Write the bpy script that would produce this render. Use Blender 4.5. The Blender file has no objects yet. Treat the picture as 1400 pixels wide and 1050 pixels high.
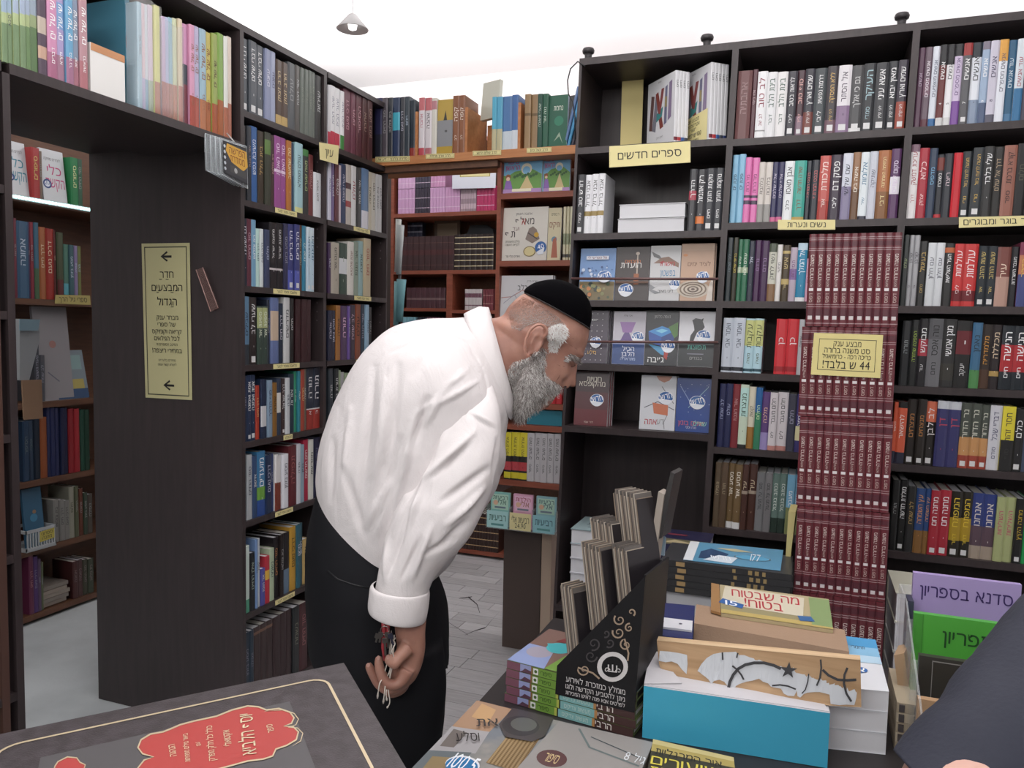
import bpy, bmesh, math, random
from mathutils import Vector, Matrix, noise
random.seed(7)
C = bpy.context.scene.collection
S = bpy.context.scene
PI = math.pi
# ------------------------------------------------------------------ camera
F, PITCH, ROLL, YAW, H = 1062.2, .07, .02, .36, 1.45
FW = Vector((-math.sin(YAW)*math.cos(PITCH), math.cos(YAW)*math.cos(PITCH), -math.sin(PITCH)))
RT = Vector((math.cos(YAW), math.sin(YAW), 0)); UP = RT.cross(FW)
cr, sr = math.cos(ROLL), math.sin(ROLL)
cam = bpy.data.cameras.new('camera'); cam.sensor_width = 36; cam.lens = 36*F/1400; cam.clip_start = .05
co = bpy.data.objects.new('camera', cam); C.objects.link(co); S.camera = co
# image x axis in the world: a point RT*a+UP*b lands at x=c*a+s*b, y(down)=s*a-c*b
ix = RT*cr + UP*sr; iy = UP*cr - RT*sr
M3 = Matrix((ix, iy, -FW)).transposed(); co.matrix_world = Matrix.Translation((0, 0, H)) @ M3.to_4x4()
# ------------------------------------------------------------------ light
w = bpy.data.worlds.new('world'); S.world = w; w.use_nodes = True
w.node_tree.nodes['Background'].inputs[0].default_value = (1, 1, 1, 1); w.node_tree.nodes['Background'].inputs[1].default_value = .6
def area(name, loc, rot, sx, sy, e, col=(1, 1, 1)):
    l = bpy.data.lights.new(name, 'AREA'); l.shape = 'RECTANGLE'; l.size = sx; l.size_y = sy; l.energy = e; l.color = col
    o = bpy.data.objects.new(name, l); C.objects.link(o); o.location = loc; o.rotation_euler = rot; return o
area('ceiling_and_fill_light', (-.3, .9, 3.0), (0, 0, 0), 1.6, .5, 14, (1, .985, .98))
area('ceiling_and_fill_light', (-.5, -1.6, 2.6), (math.radians(48), 0, 0), 3.2, 1.2, 84, (1, .985, .98))  # added frontal fill from behind the camera, not a ceiling lamp
area('ceiling_and_fill_light', (-.9, 3.9, 3.1), (0, 0, 0), 1.4, .4, 10, (1, .98, .96))
area('added_uplight', (-.3, 1.4, 2.7), (PI, 0, 0), 2.6, 1.2, 72, (1, .98, .985))  # uplights here and below are added, without fixtures, to wash ceiling and walls white
area('added_uplight', (.9, 4.0, 2.3), (PI*.9, 0, 0), 3.4, .3, 50, (1, .98, .985))
area('added_uplight', (-2.4, 3.9, 2.7), (PI*.9, 0, 0), 2.2, .5, 45, (1, .98, .985))
area('added_uplight', (-3.4, 1.6, 2.65), (PI, 0, 0), 1.4, 2.6, 42, (1, .98, .985))
S.view_settings.view_transform = 'Standard'; S.view_settings.look = 'None'; S.view_settings.gamma = 1
S.view_settings.use_curve_mapping = False; S.view_settings.exposure = -0.42
# ------------------------------------------------------------------ rays from photo pixels
def ray(px, py):
    u, v = px-700, py-525
    return FW + RT*((cr*u+sr*v)/F) - UP*((-sr*u+cr*v)/F)
O = Vector((0, 0, H))
def onY(px, py, Y): d = ray(px, py); return O+d*(Y/d.y)
def onX(px, py, X): d = ray(px, py); return O+d*(X/d.x)
def onZ(px, py, Z): d = ray(px, py); return O+d*((Z-H)/d.z)
def at(px, py, D): return O+ray(px, py)*D
def onP(px, py, p0, n): d = ray(px, py); return O+d*((p0-O).dot(n)/d.dot(n))
# ------------------------------------------------------------------ materials
def lin(h):
    if len(h) == 3: h = ''.join(c*2 for c in h)
    r = [int(h[i:i+2], 16)/255 for i in (0, 2, 4)]
    y_ = sum(r)/3; r = [(c+(y_-c)*.10)*.97 for c in r]
    return tuple((c/12.92 if c <= .04045 else ((c+.055)/1.055)**2.4) for c in r)+(1,)
MC = {}
def mat(spec, rough=.5, **k):
    """hex colour; 'g<hex>,<hex>' vertical print gradient; 'n<hex>,<hex>,<scale>' mottled print"""
    key = (spec, rough, tuple(sorted(k.items())))
    if key in MC: return MC[key]
    m = bpy.data.materials.new('m_'+spec.replace(',', '_')); m.use_nodes = True
    nt = m.node_tree; b = nt.nodes['Principled BSDF']; b.inputs['Roughness'].default_value = rough
    for a, v in k.items():
        if a in ('metal',): b.inputs['Metallic'].default_value = v
        if a == 'spc': b.inputs['Specular IOR Level'].default_value = v
        if a == 'alpha': b.inputs['Alpha'].default_value = v
        if a == 'trans': b.inputs['Transmission Weight'].default_value = v
        if a == 'sss': b.inputs['Subsurface Weight'].default_value = v; b.inputs['Subsurface Radius'].default_value = (.012, .004, .002)
        if a == 'coat': b.inputs['Coat Weight'].default_value = v; b.inputs['Coat Roughness'].default_value = .15
        if a == 'emit': b.inputs['Emission Strength'].default_value = v; b.inputs['Emission Color'].default_value = lin(spec)
    if spec[0] in 'gn' and ',' in spec:
        p = spec[1:].split(','); tc = nt.nodes.new('ShaderNodeTexCoord'); cr_ = nt.nodes.new('ShaderNodeValToRGB')
        cr_.color_ramp.elements[0].color = lin(p[0]); cr_.color_ramp.elements[1].color = lin(p[1])
        if spec[0] == 'g':
            sp = nt.nodes.new('ShaderNodeSeparateXYZ'); nt.links.new(tc.outputs['Generated'], sp.inputs[0])
            nt.links.new(sp.outputs['Z'], cr_.inputs[0]); cr_.color_ramp.elements[0].position = .2; cr_.color_ramp.elements[1].position = .75
        else:
            n = nt.nodes.new('ShaderNodeTexNoise'); n.inputs['Scale'].default_value = float(p[2]); n.inputs['Detail'].default_value = 4
            nt.links.new(tc.outputs['Object'], n.inputs[0]); nt.links.new(n.outputs[0], cr_.inputs[0])
            cr_.color_ramp.elements[0].position = .4; cr_.color_ramp.elements[1].position = .6
            if len(p) > 3:
                e = cr_.color_ramp.elements.new(.5); e.color = lin(p[3])
        nt.links.new(cr_.outputs[0], b.inputs['Base Color'])
    else: b.inputs['Base Color'].default_value = lin(spec)
    if k.get('grain'):
        g = k['grain']; n = nt.nodes.new('ShaderNodeTexNoise'); n.inputs['Scale'].default_value = g; bp = nt.nodes.new('ShaderNodeBump')
        tc = nt.nodes.new('ShaderNodeTexCoord'); nt.links.new(tc.outputs['Object'], n.inputs[0])
        bp.inputs['Strength'].default_value = .25; bp.inputs['Distance'].default_value = .002
        nt.links.new(n.outputs[0], bp.inputs['Height']); nt.links.new(bp.outputs[0], b.inputs['Normal'])
    MC[key] = m; return m
def woodmat(name, c1, c2, rough=.5, sc=(1, 14, 14), bump=.15):
    if name in MC: return MC[name]
    m = bpy.data.materials.new(name); m.use_nodes = True; nt = m.node_tree; b = nt.nodes['Principled BSDF']
    tc = nt.nodes.new('ShaderNodeTexCoord'); mp = nt.nodes.new('ShaderNodeMapping'); mp.inputs['Scale'].default_value = sc
    n = nt.nodes.new('ShaderNodeTexNoise'); n.inputs['Scale'].default_value = 4; n.inputs['Detail'].default_value = 6; n.inputs['Distortion'].default_value = .6
    r = nt.nodes.new('ShaderNodeValToRGB'); r.color_ramp.elements[0].color = lin(c1); r.color_ramp.elements[1].color = lin(c2)
    r.color_ramp.elements[0].position = .3; r.color_ramp.elements[1].position = .7
    nt.links.new(tc.outputs['Object'], mp.inputs[0]); nt.links.new(mp.outputs[0], n.inputs[0]); nt.links.new(n.outputs[0], r.inputs[0])
    nt.links.new(r.outputs[0], b.inputs['Base Color']); b.inputs['Roughness'].default_value = rough
    bp = nt.nodes.new('ShaderNodeBump'); bp.inputs['Strength'].default_value = bump; bp.inputs['Distance'].default_value = .001
    nt.links.new(n.outputs[0], bp.inputs['Height']); nt.links.new(bp.outputs[0], b.inputs['Normal'])
    MC[name] = m; return m
WENGE = woodmat('wenge', '332a2b', '3e3334', .42, (14, 14, 1.2))
RED = woodmat('redwood', '84402c', '9a4f38', .45, (1.5, 14, 14))
ORG = woodmat('beech', 'b8703c', 'cb8650', .45, (1.5, 14, 14))
DRED = woodmat('brownwood', '5c3a28', '70482f', .5, (14, 1.5, 14))
PAGES = mat('dcd8cf', .8); WPAGES = mat('dfdfe4', .8)
# ------------------------------------------------------------------ objects
def link(o, parent=None):
    C.objects.link(o)
    if parent: o.parent = parent
    return o
def mesh(name, vs, fs, mats, parent=None, mi=None, smooth=False):
    me = bpy.data.meshes.new(name); me.from_pydata([tuple(v) for v in vs], [], fs)
    for m in (mats if isinstance(mats, (list, tuple)) else [mats]): me.materials.append(m)
    if mi: me.polygons.foreach_set('material_index', mi)
    if smooth: me.polygons.foreach_set('use_smooth', [True]*len(fs))
    return link(bpy.data.objects.new(name, me), parent)
def tag(o, label, cat, group=None, kind=None):
    if label: o['label'] = label
    if cat: o['category'] = cat
    if group: o['group'] = group
    if kind: o['kind'] = kind
    return o
def thing(name, label, cat, loc=(0, 0, 0), rz=0, group=None, ry=0):
    o = bpy.data.objects.new(name, None); C.objects.link(o); o.location = loc; o.rotation_euler = (0, ry, rz); o.empty_display_size = .05
    return tag(o, label, cat, group)
BF = [(0, 3, 2, 1), (4, 5, 6, 7), (0, 1, 5, 4), (1, 2, 6, 5), (2, 3, 7, 6), (3, 0, 4, 7)]
def bxv(x0, x1, y0, y1, z0, z1): return [(x0, y0, z0), (x1, y0, z0), (x1, y1, z0), (x0, y1, z0), (x0, y0, z1), (x1, y0, z1), (x1, y1, z1), (x0, y1, z1)]
SH = 0.0
def shear(v):
    return [(p[0]+SH*(p[2]-1.75), p[1], p[2]) for p in v]
def box(name, b, m, parent=None, bev=0):
    vs = shear(bxv(*b)) if SH else bxv(*b)
    if parent and parent.location.length > 0 and not SH: pass
    o = mesh(name, vs, BF, m, parent)
    if bev:
        bm = bmesh.new(); bm.from_mesh(o.data); bmesh.ops.bevel(bm, geom=bm.edges[:], offset=bev, segments=2, affect='EDGES'); bm.to_mesh(o.data); bm.free()
    return o
def prism(name, pts, vec, m, parent=None):
    n = len(pts); pts = [Vector(p) for p in pts]; v = Vector(vec)
    return mesh(name, pts+[p+v for p in pts], [tuple(range(n))[::-1], tuple(range(n, 2*n))]+[(i, (i+1) % n, n+(i+1) % n, n+i) for i in range(n)], m, parent)
def tube(name, pts, r, m, parent=None, seg=8, smooth=True, closed=False):
    pts = [Vector(p) for p in pts]; rs = r if isinstance(r, (list, tuple)) else [r]*len(pts)
    vs, fs = [], []; n = len(pts); up = None
    for i, p in enumerate(pts):
        t = (pts[min(i+1, n-1)]-pts[max(i-1, 0)]).normalized()
        if up is None: up = t.orthogonal().normalized()
        up = (up-t*up.dot(t)).normalized(); s = t.cross(up)
        for k in range(seg): a = 2*PI*k/seg; vs.append(p+(up*math.cos(a)+s*math.sin(a))*rs[i])
    for i in range(n-1):
        for k in range(seg): k2 = (k+1) % seg; fs.append((i*seg+k, i*seg+k2, (i+1)*seg+k2, (i+1)*seg+k))
    fs += [tuple(range(seg))[::-1], tuple(range((n-1)*seg, n*seg))]
    return mesh(name, vs, fs, m, parent, smooth=smooth)
def lathe(name, prof, m, parent=None, loc=(0, 0, 0), seg=20):
    vs, fs = [], []; n = len(prof)
    for r, z in prof:
        for k in range(seg): a = 2*PI*k/seg; vs.append((loc[0]+r*math.cos(a), loc[1]+r*math.sin(a), loc[2]+z))
    for i in range(n-1):
        for k in range(seg): k2 = (k+1) % seg; fs.append((i*seg+k, i*seg+k2, (i+1)*seg+k2, (i+1)*seg+k))
    fs += [tuple(range(seg))[::-1], tuple(range((n-1)*seg, n*seg))]
    return mesh(name, vs, fs, m, parent, smooth=True)
# ------------------------------------------------------------------ lettering (built-in font, glyph outlines cached)
GL = {}
HAND = {'ד': [[(0, .51), (0, .59), (.49, .59), (.49, .51), (.4, .51), (.4, 0), (.31, 0), (.31, .51)]],
        'ת': [[(.06, .51), (.06, .59), (.36, .59), (.45, .5), (.45, 0), (.36, 0), (.36, .47), (.33, .51)], [(.12, .509), (.2, .509), (.2, .12), (.15, 0), (0, 0), (0, .07), (.09, .08), (.12, .14)]]}
def glyph(c):
    if c in HAND and c not in GL:
        v, f = [], []
        for p in HAND[c]: f.append(tuple(range(len(v), len(v)+len(p)))); v += p
        GL[c] = (v, f, max(a for a, b in v))
    if c in GL: return GL[c]
    cu = bpy.data.curves.new('g', 'FONT'); cu.body = c; cu.resolution_u = 3 if c == 'א' else 2; o = bpy.data.objects.new('g', cu); C.objects.link(o)
    bpy.context.view_layer.update(); dg = bpy.context.evaluated_depsgraph_get(); ev = o.evaluated_get(dg); me = bpy.data.meshes.new_from_object(ev)
    vs = [(v.co.x, v.co.y) for v in me.vertices]; fs = [tuple(p.vertices) for p in me.polygons]
    x0 = min([v[0] for v in vs], default=0); x1 = max([v[0] for v in vs], default=.25)
    GL[c] = ([(v[0]-x0, v[1]) for v in vs], fs, x1-x0); bpy.data.objects.remove(o); bpy.data.curves.remove(cu); bpy.data.meshes.remove(me)
    return GL[c]
MIR = {'(': ')', ')': '('}
def textgeo(s, heb=True):
    """2-D outline of a line of text, height about .6 per unit, starting at x=0; returns verts, faces, width"""
    if heb and any('\u0590' <= c <= '\u05ff' for c in s):
        out, num = [], ''
        for c in s[::-1]:
            if c.isdigit() or c in '.,' and num: num = c+num
            else:
                if num: out.append(num); num = ''
                out.append(MIR.get(c, c))
        if num: out.append(num)
        s = ''.join(out)
    vs, fs, x = [], [], 0
    for c in s:
        if c == ' ': x += .3; continue
        gv, gf, gw = glyph(c); n = len(vs)
        vs += [(a+x, b) for a, b in gv]; fs += [tuple(i+n for i in f) for f in gf]; x += gw+.09
    return vs, fs, max(x-.09, .01)
def art(name, q, shapes, parent=None, base=None, lift=.0005, nrm=None, rough=.5, thick=0, **mk):
    """flat print on the quad q = (bottom-left, bottom-right, top-right, top-left); shapes in unit coordinates, layer by layer"""
    bl, br, tr, tl = [Vector(p) for p in q]
    n = nrm or (br-bl).cross(tl-bl).normalized(); W = (br-bl).length; Hh = (tl-bl).length
    def P(u, v, k): return bl*(1-u)*(1-v)+br*u*(1-v)+tr*u*v+tl*(1-u)*v+n*(lift+k*.00012)
    vs, fs, mi, ms, mid = [], [], [], [], {}
    def M(c):
        if c not in mid: mid[c] = len(ms); ms.append(mat(c, rough, **mk))
        return mid[c]
    def poly(pts, c, k):
        i = len(vs); vs.extend(P(u, v, k) for u, v in pts); fs.append(tuple(range(i, i+len(pts)))); mi.append(M(c))
    if base: poly([(0, 0), (1, 0), (1, 1), (0, 1)], base, 0)
    for k, s in enumerate(shapes):
        k += 1; t = s[0]
        if t == 'r': poly([(s[1], s[2]), (s[3], s[2]), (s[3], s[4]), (s[1], s[4])], s[5], k)
        elif t == 'p': poly(s[1], s[2], k)
        elif t == 'c':
            rx_, ry_ = s[3], s[3]*W/Hh*(s[5] if len(s) > 5 else 1)
            poly([(s[1]+rx_*math.cos(2*PI*i/20), s[2]+ry_*math.sin(2*PI*i/20)) for i in range(20)], s[4], k)
        elif t == 'l':   # polyline of width s[2] (fraction of W)
            pts = [Vector((a*W, b*Hh)) for a, b in s[1]]; wd = s[2]*W/2
            for a in range(len(pts)-1):
                d = (pts[a+1]-pts[a]); 
                if d.length < 1e-9: continue
                d = d.normalized(); nn = Vector((-d.y, d.x))*wd; e = d*wd*.4
                poly([((pp.x)/W, (pp.y)/Hh) for pp in (pts[a]-nn-e, pts[a+1]-nn+e, pts[a+1]+nn+e, pts[a]+nn-e)], s[3], k)
        elif t == 'f':   # frame: inset, width, colour
            a, b_, c = s[1], s[2], s[3]; ay, by = a*W/Hh, b_*W/Hh
            for r in ((a, ay, 1-a, ay+by), (a, 1-ay-by, 1-a, 1-ay), (a, ay, a+b_, 1-ay), (1-a-b_, ay, 1-a, 1-ay)): poly([(r[0], r[1]), (r[2], r[1]), (r[2], r[3]), (r[0], r[3])], c, k)
        elif t == 't':   # text: cx, cy, max width, height, string, colour, rotation
            tv, tf, tw = textgeo(s[5]); rot = s[7] if len(s) > 7 else 0
            sc = s[4]*Hh/.62; 
            if tw*sc > s[3]*W: scx = s[3]*W/tw
            else: scx = sc
            ca, sa = math.cos(rot), math.sin(rot); i = len(vs); ma = M(s[6])
            for a, b_ in tv:
                X, Y = (a-tw/2)*scx, (b_-.3)*sc
                vs.append(P(s[1]+(X*ca-Y*sa)/W, s[2]+(X*sa+Y*ca)/Hh, k))
            for f in tf: fs.append(tuple(j+i for j in f)); mi.append(ma)
    if not fs: return None
    o = mesh(name, vs, fs, ms, parent, mi)
    return o
def quadY(x0, y0, x1, y1, x2, y2, x3, y3, Y): return [onY(x0, y0, Y), onY(x1, y1, Y), onY(x2, y2, Y), onY(x3, y3, Y)]
def sign(name, label, q, shapes, base='e9dc9a', cat='sign', group=None, th=.0012, rough=.6):
    """a sheet of paper or card with real thickness"""
    q = [Vector(p) for p in q]; n = (q[1]-q[0]).cross(q[3]-q[0]).normalized()
    o = prism(name, q, -n*th, mat(base, rough)); tag(o, label, cat, group)
    art('print', q, shapes, o, lift=.0003, nrm=n); return o
# ------------------------------------------------------------------ books
def colname(h):
    h = h.split(',')[0].lstrip('gn')
    if len(h) == 3: h = ''.join(c*2 for c in h)
    import colorsys
    r, g, b = [int(h[i:i+2], 16)/255 for i in (0, 2, 4)]; hh, s, v = colorsys.rgb_to_hsv(r, g, b); hh *= 360
    if s < .13: return 'white' if v > .78 else 'light grey' if v > .6 else 'grey' if v > .38 else 'charcoal' if v > .2 else 'black'
    if v < .24: return 'near-black'
    if v > .7 and s < .25: return {0: 'pinkish white', 1: 'cream', 2: 'pale green', 3: 'pale blue'}[0 if hh < 20 or hh > 290 else 1 if hh < 75 else 2 if hh < 170 else 3]
    nm = 'red' if hh < 14 or hh > 345 else 'orange' if hh < 38 else 'yellow' if hh < 66 else 'green' if hh < 160 else 'teal' if hh < 190 else 'blue' if hh < 250 else 'purple' if hh < 295 else 'pink'
    if nm == 'orange': nm = 'brown' if v < .62 or s < .45 else 'tan' if s < .5 else 'orange'
    if nm == 'red' and v < .5: nm = 'maroon'
    if nm == 'yellow' and v < .6: nm = 'olive'
    if nm == 'blue' and v < .42: return 'navy'
    return ('dark ' if v < .42 and nm != 'maroon' else 'light ' if v > .78 and s < .45 else '')+nm
ORD = 'first second third fourth fifth sixth seventh eighth ninth tenth eleventh twelfth thirteenth fourteenth fifteenth sixteenth seventeenth eighteenth nineteenth twentieth twenty-first twenty-second twenty-third twenty-fourth'.split()
TCACHE = {}
def lettering_mesh(s, m):
    k = (s, m.name)
    if k not in TCACHE:
        v, f, wd = textgeo(s); me = bpy.data.meshes.new('lettering'); me.from_pydata([(-(b-.3), 0, -a+wd/2) if False else (-(b-.3), 0, (a-wd/2)) for a, b in v], [], f); me.materials.append(m)
        TCACHE[k] = (me, wd)
    return TCACHE[k]
def spine_text(o, s, t, zc, length, col, y, maxh=.62):
    me, wd = lettering_mesh(s, mat(col, .5)); sc = min(t*maxh/.6, length/wd); ln = bpy.data.objects.new('title_lettering', me); C.objects.link(ln); ln.parent = o
    ln.scale = (sc, 1, min(length/wd, sc*1.35)); ln.location = (0, y, zc)
POOL = ['אהבה', 'דרכי נועם', 'סוד החיים', 'אור הגנוז', 'שערי תשובה', 'מסע בזמן', 'חלום', 'בית ומלואו', 'אמונה', 'לב שמח', 'תפילה', 'הסיפור', 'דרך חיים', 'נשמה', 'עולם', 'תורה']
def book(t, d, h, color, pages=None, rough=.38, rnd=.0012, name='book', cov=.0014):
    """upright book, spine at y=0 facing -y, base centre at the origin; cover is the thing, pages its child"""
    a = t/2; c = min(cov, t*.2)
    out = [(-a, d), (-a, .0015), (-a*.55, -rnd), (a*.55, -rnd), (a, .0015), (a, d)]; inn = [(a-c, d), (a-c, .003), (-a+c, .003), (-a+c, d)]
    pr = out+inn; n = len(pr); vs = [(x, y, 0) for x, y in pr]+[(x, y, h) for x, y in pr]
    fs = [(i, (i+1) % n, n+(i+1) % n, n+i) for i in range(n)]
    cap = [(0, 9, 8, 1), (1, 8, 2), (2, 8, 7, 3), (3, 7, 4), (4, 7, 6, 5)]
    fs += [tuple(f) for f in cap]+[tuple(i+n for i in f[::-1]) for f in cap]
    m = mat(color, rough) if isinstance(color, str) else color
    o = mesh(name, vs, fs, m)
    pg = mesh('pages', bxv(-a+c, a-c, .004, d-.003, .0015, h-.003), BF, pages or PAGES, o)
    return o
def bands(o, t, h, bl, rnd=.0012):
    """printed colour fields of a spine, one gap-free strip of quads"""
    a = t/2; e = .0003; zs = sorted({0.0, 1.0}|{z for b in bl for z in b[:2]}); sq = [(b[0], b[1], b[2][1:]) for b in bl if b[2][0] == '*']; bl = [b for b in bl if b[2][0] != '*']; ms = [o.data.materials[0]]; vs, fs, mi = [], [], []
    for z in zs:
        z *= h; vs += [(-a-.0001, .0014-e, z), (-a*.55, -rnd-e, z), (a*.55, -rnd-e, z), (a+.0001, .0014-e, z)]
    for k in range(len(zs)-1):
        zm = (zs[k]+zs[k+1])/2; m = ms[0]
        for z0, z1, c in bl:
            if z0 <= zm <= z1: m = mat(c, .4)
        if m not in ms: ms.append(m)
        mm = m
        for z0, z1, c in sq:
            if z0 <= zm <= z1: mm = mat(c, .4)
        if mm not in ms: ms.append(mm)
        i = 4*k; fs += [(i, i+1, i+5, i+4), (i+1, i+2, i+6, i+5), (i+2, i+3, i+7, i+6)]; mi += [ms.index(m), ms.index(mm), ms.index(m)]
    mesh('spine_print', vs, fs, ms, o, mi)
COUNT = {}
def row(plane, pos, z, x0, y0, s, start, data, rowname, group, d=.145, lo=None, hi=None, lean=0, cat='book', hmax=None, oname='book'):
    """books in crop coordinates: 'right top colour textcolour title [bands]' ; negative right = gap"""
    def xw(px, zz):
        py = 400
        for _ in range(4):
            p = onY(px, py, pos) if plane == 'R' else onX(px, py, pos)
            # move py so that z matches
            py -= (zz-p.z)*F/max(.5, (p-O).dot(FW))
        return p.x if plane == 'R' else p.y
    prev = xw(x0+start/s, z); lasttop = None; ents = []; first = prev; prevX = start
    for e in data.strip().split(';'):
        f = e.split()
        if not f: continue
        gap = f[0].startswith('-'); X = abs(float(f[0])); cur = xw(x0+X/s, z)
        if gap: prev = cur; prevX = X; continue
        if f[1] != '.': lasttop = float(f[1])
        (x0+prevX/s < 1402) and ents.append((prev, cur, X, lasttop, f[2:])); prev = cur; prevX = X
    prev = ents[-1][1]; off = 0
    if lo is not None and first < lo: off = lo-first
    if hi is not None and prev+off > hi: off = hi-prev
    sc = 1
    if lo is not None and first+off < lo: off = 0; sc = (hi-lo)/(prev-first); 
    mid = first
    for k, (a, b, X, top, f) in enumerate(ents):
        if sc != 1: a = lo+(a-first)*sc; b = lo+(b-first)*sc
        a += off; b += off
        t = max(.004, b-a-.0007); px = x0+(X-3)/s; py = y0+top/s
        p = onY(px, py, pos) if plane == 'R' else onX(px, py, pos); hgt = max(.06, p.z-z)
        if hmax: hgt = min(hgt, hmax)
        col = f[0]; tc = f[1] if len(f) > 1 else 'ddd'; title = f[2].replace('_', ' ') if len(f) > 2 and f[2] != '*' else POOL[(k*5+len(group)) % len(POOL)]
        bl = []
        for x in f[3:]:
            if x[0] == 'b': r, c = x[1:].split(':'); z0_, z1_ = r.split('-'); bl.append((float(z0_), float(z1_), c))
            if x == 'l': bl.append((.035, .035+min(.09, t*.6/hgt), '*d8d8d8'))
        dep = d*random.uniform(.95, 1.0); o = book(t, dep, hgt, col, WPAGES if k % 3 else PAGES, name=oname)
        c_ = (a+b)/2; sb = random.uniform(.0, .009)
        ry = -lean
        if plane == 'R': o.location = (c_, pos+.006+sb, z+.0005); o.rotation_euler = (0, lean, 0)
        else: o.location = (pos-.006-sb, c_, z+.0005); o.rotation_euler = (0, 0, PI/2)
        cn = colname(col); tn = colname(tc)
        tn = tn if tn != cn else 'faint'
        lab = f'{cn} book with {tn} title, {ORD[k]} from left, {rowname}'
        tag(o, lab, cat, group)
        if bl: bands(o, t, hgt, bl)
        if title != '-':
            tt = title.split('/')
            if len(tt) > 1:
                spine_text(o, tt[0], t, hgt*.68, hgt*.44, tc, -.0019, .5); spine_text(o, tt[1], t, hgt*.27, hgt*.18, tc, -.0019, .3)
            else: spine_text(o, tt[0], t, hgt*.6, hgt*.46, tc, -.0019, .42)
    return ents
# ------------------------------------------------------------------ the setting
def struct(name, b, m):
    o = box(name, b, m); o['kind'] = 'structure'; return o
WALL = mat('f4f2f2', .8); 
floor = struct('floor', (-5, 2.6, -2.6, 5.2, -.06, -.012), mat('9a989a', .6))
PL = [woodmat('plank_%d' % i, c1, c2, .4, (2, 22, 2), .3) for i, (c1, c2) in enumerate((('a8a6a8', 'bab8ba'), ('9c999b', 'b2b0b1'), ('b0aeb0', 'c0bebf')))]
pm = {}
for r in range(0, 36):
    y = 1.0+r*.098; x = (-1.78 if y < 3.1 else -2.9)
    while x < .3:
        L = .62+((r*7+int(x*10)) % 3)*.14-(.3 if x < -1.7 and r % 2 else 0)-(.17 if x < -1.7 and r % 3 else 0); x1 = min(x+L, .4); k = (r, round(x1, 2))
        vs = bxv(x+.0015, x1-.0015, y+.0012, y+.0968, -.012, 0)
        o = mesh('plank', vs, BF, PL[(r*3+int(x*7)) % 3], floor); x = x1
# pale sheet flooring of the side room and of the shop front
o = box('floor_sheet', (-4.2, -1.785, .992, 3.1, -.012, -.001), mat('nb2b8ba,c2c8ca,3', .55, grain=60), floor)
o = box('floor_sheet', (-4.2, -2.95, 3.101, 5.1, -.012, -.001), mat('nb2b8ba,c2c8ca,3', .55, grain=60), floor)
o = box('floor_sheet', (-4.2, 1.5, -2.5, .99, -.012, -.001), mat('nb2b8ba,c2c8ca,3', .55, grain=60), floor)
# jagged splits in the old flooring
def crack(pts, w_=.006):
    P = [onZ(x, y, .0012) for x, y in pts]; vs, fs = [], []
    for i, p in enumerate(P):
        ww = w_*(.4 if i in (0, len(P)-1) else 1)*random.uniform(.6, 1.2); vs += [p+Vector((0, ww, 0)), p-Vector((0, ww, 0))]
        if i: fs.append((2*i-2, 2*i-1, 2*i+1, 2*i))
    mesh('crack', vs, fs, mat('2c2728', .8), floor)
crack([(636, 868), (650, 862), (664, 858), (672, 848), (683, 836)], .012); crack([(612, 838), (630, 822), (640, 816), (652, 826), (656, 838)], .007)
crack([(612, 850), (640, 868)], .006); crack([(628, 818), (645, 816)], .02)
ceil_ = struct('ceiling', (-5, 2.6, -2.6, 5.2, 3.25, 3.3), WALL)
struct('wall_back', (-5, 2.6, 5.2, 5.3, -.06, 3.3), WALL); struct('wall_left', (-5.1, -5, -2.6, 5.3, -.06, 3.3), WALL)
struct('wall_right', (2.6, 2.7, -2.6, 5.3, -.06, 3.3), WALL); struct('wall_front', (-5, 2.6, -2.7, -2.6, -.06, 3.3), mat('b8b4b0', .8))
# ------------------------------------------------------------------ bookcases
def pins(parent, pts, axis):
    vs, fs = [], []
    for p in pts:
        n = len(vs); r = .0035
        for k in range(6):
            a = k*PI/3
            vs.append(Vector(p)+(Vector((0, r*math.cos(a), r*math.sin(a))) if axis == 'x' else Vector((r*math.cos(a), 0, r*math.sin(a)))))
        fs.append(tuple(range(n, n+6)))
    mesh('peg_holes', vs, fs, mat('6d6466', .4), parent)
XA, CW, YR = -.7437, .4923, 2.5033
SHK = .024
TH = .021
def caseR(k, label, shelves, ztop=2.335, rows=None):
    global SH
    SH = SHK; x0, x1 = XA+k*CW, XA+(k+1)*CW
    t = thing('bookcase', label, 'bookcase')
    for a, b in ((x0, x0+.0095), (x1-.0095, x1)): box('side_panel', (a, b, YR, YR+.28, 0, ztop), WENGE, t)
    box('back_panel', (x0+.0095, x1-.0095, YR+.272, YR+.28, .05, ztop-.02), WENGE, t)
    box('top_board', (x0+.0095, x1-.0095, YR, YR+.272, ztop-.022, ztop), WENGE, t)
    for z in shelves: box('shelf', (x0+.0095, x1-.0095, YR, YR+.272, z-TH/2, z+TH/2), WENGE, t)
    pins(t, [(x0+.0100+SHK*(z-1.75), YR+.02, z-.022) for z in shelves]+[(x1-.0105+SHK*(z-1.75), YR+.02, z-.022) for z in shelves], 'x')
    SH = 0; return t
zA = [2.039, 1.76, 1.541, 1.331, 1.12]; zB = [2.034, 1.781, 1.541, 1.319, 1.083, .826]; zC = [2.035, 1.779, 1.53, 1.299, 1.07, .811]
caseR(0, 'tall dark brown bookcase of new titles with front-facing covers, beside the man', zA+[.5])
caseR(1, 'tall dark brown bookcase directly behind the tall maroon book tower', zB+[.5])
caseR(2, 'tall dark brown bookcase right of the maroon tower, cut by the right frame edge', zC+[.5])
box_ = thing('base_cabinet', 'low dark ledge running along the foot of the dark bookcases', 'cabinet')
box('body', (-.19, 1.2, 1.86, 2.498, .0, .50), WENGE, box_); box('top', (-.2, 1.21, 1.85, 2.498, .50, .52), WENGE, box_)
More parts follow.
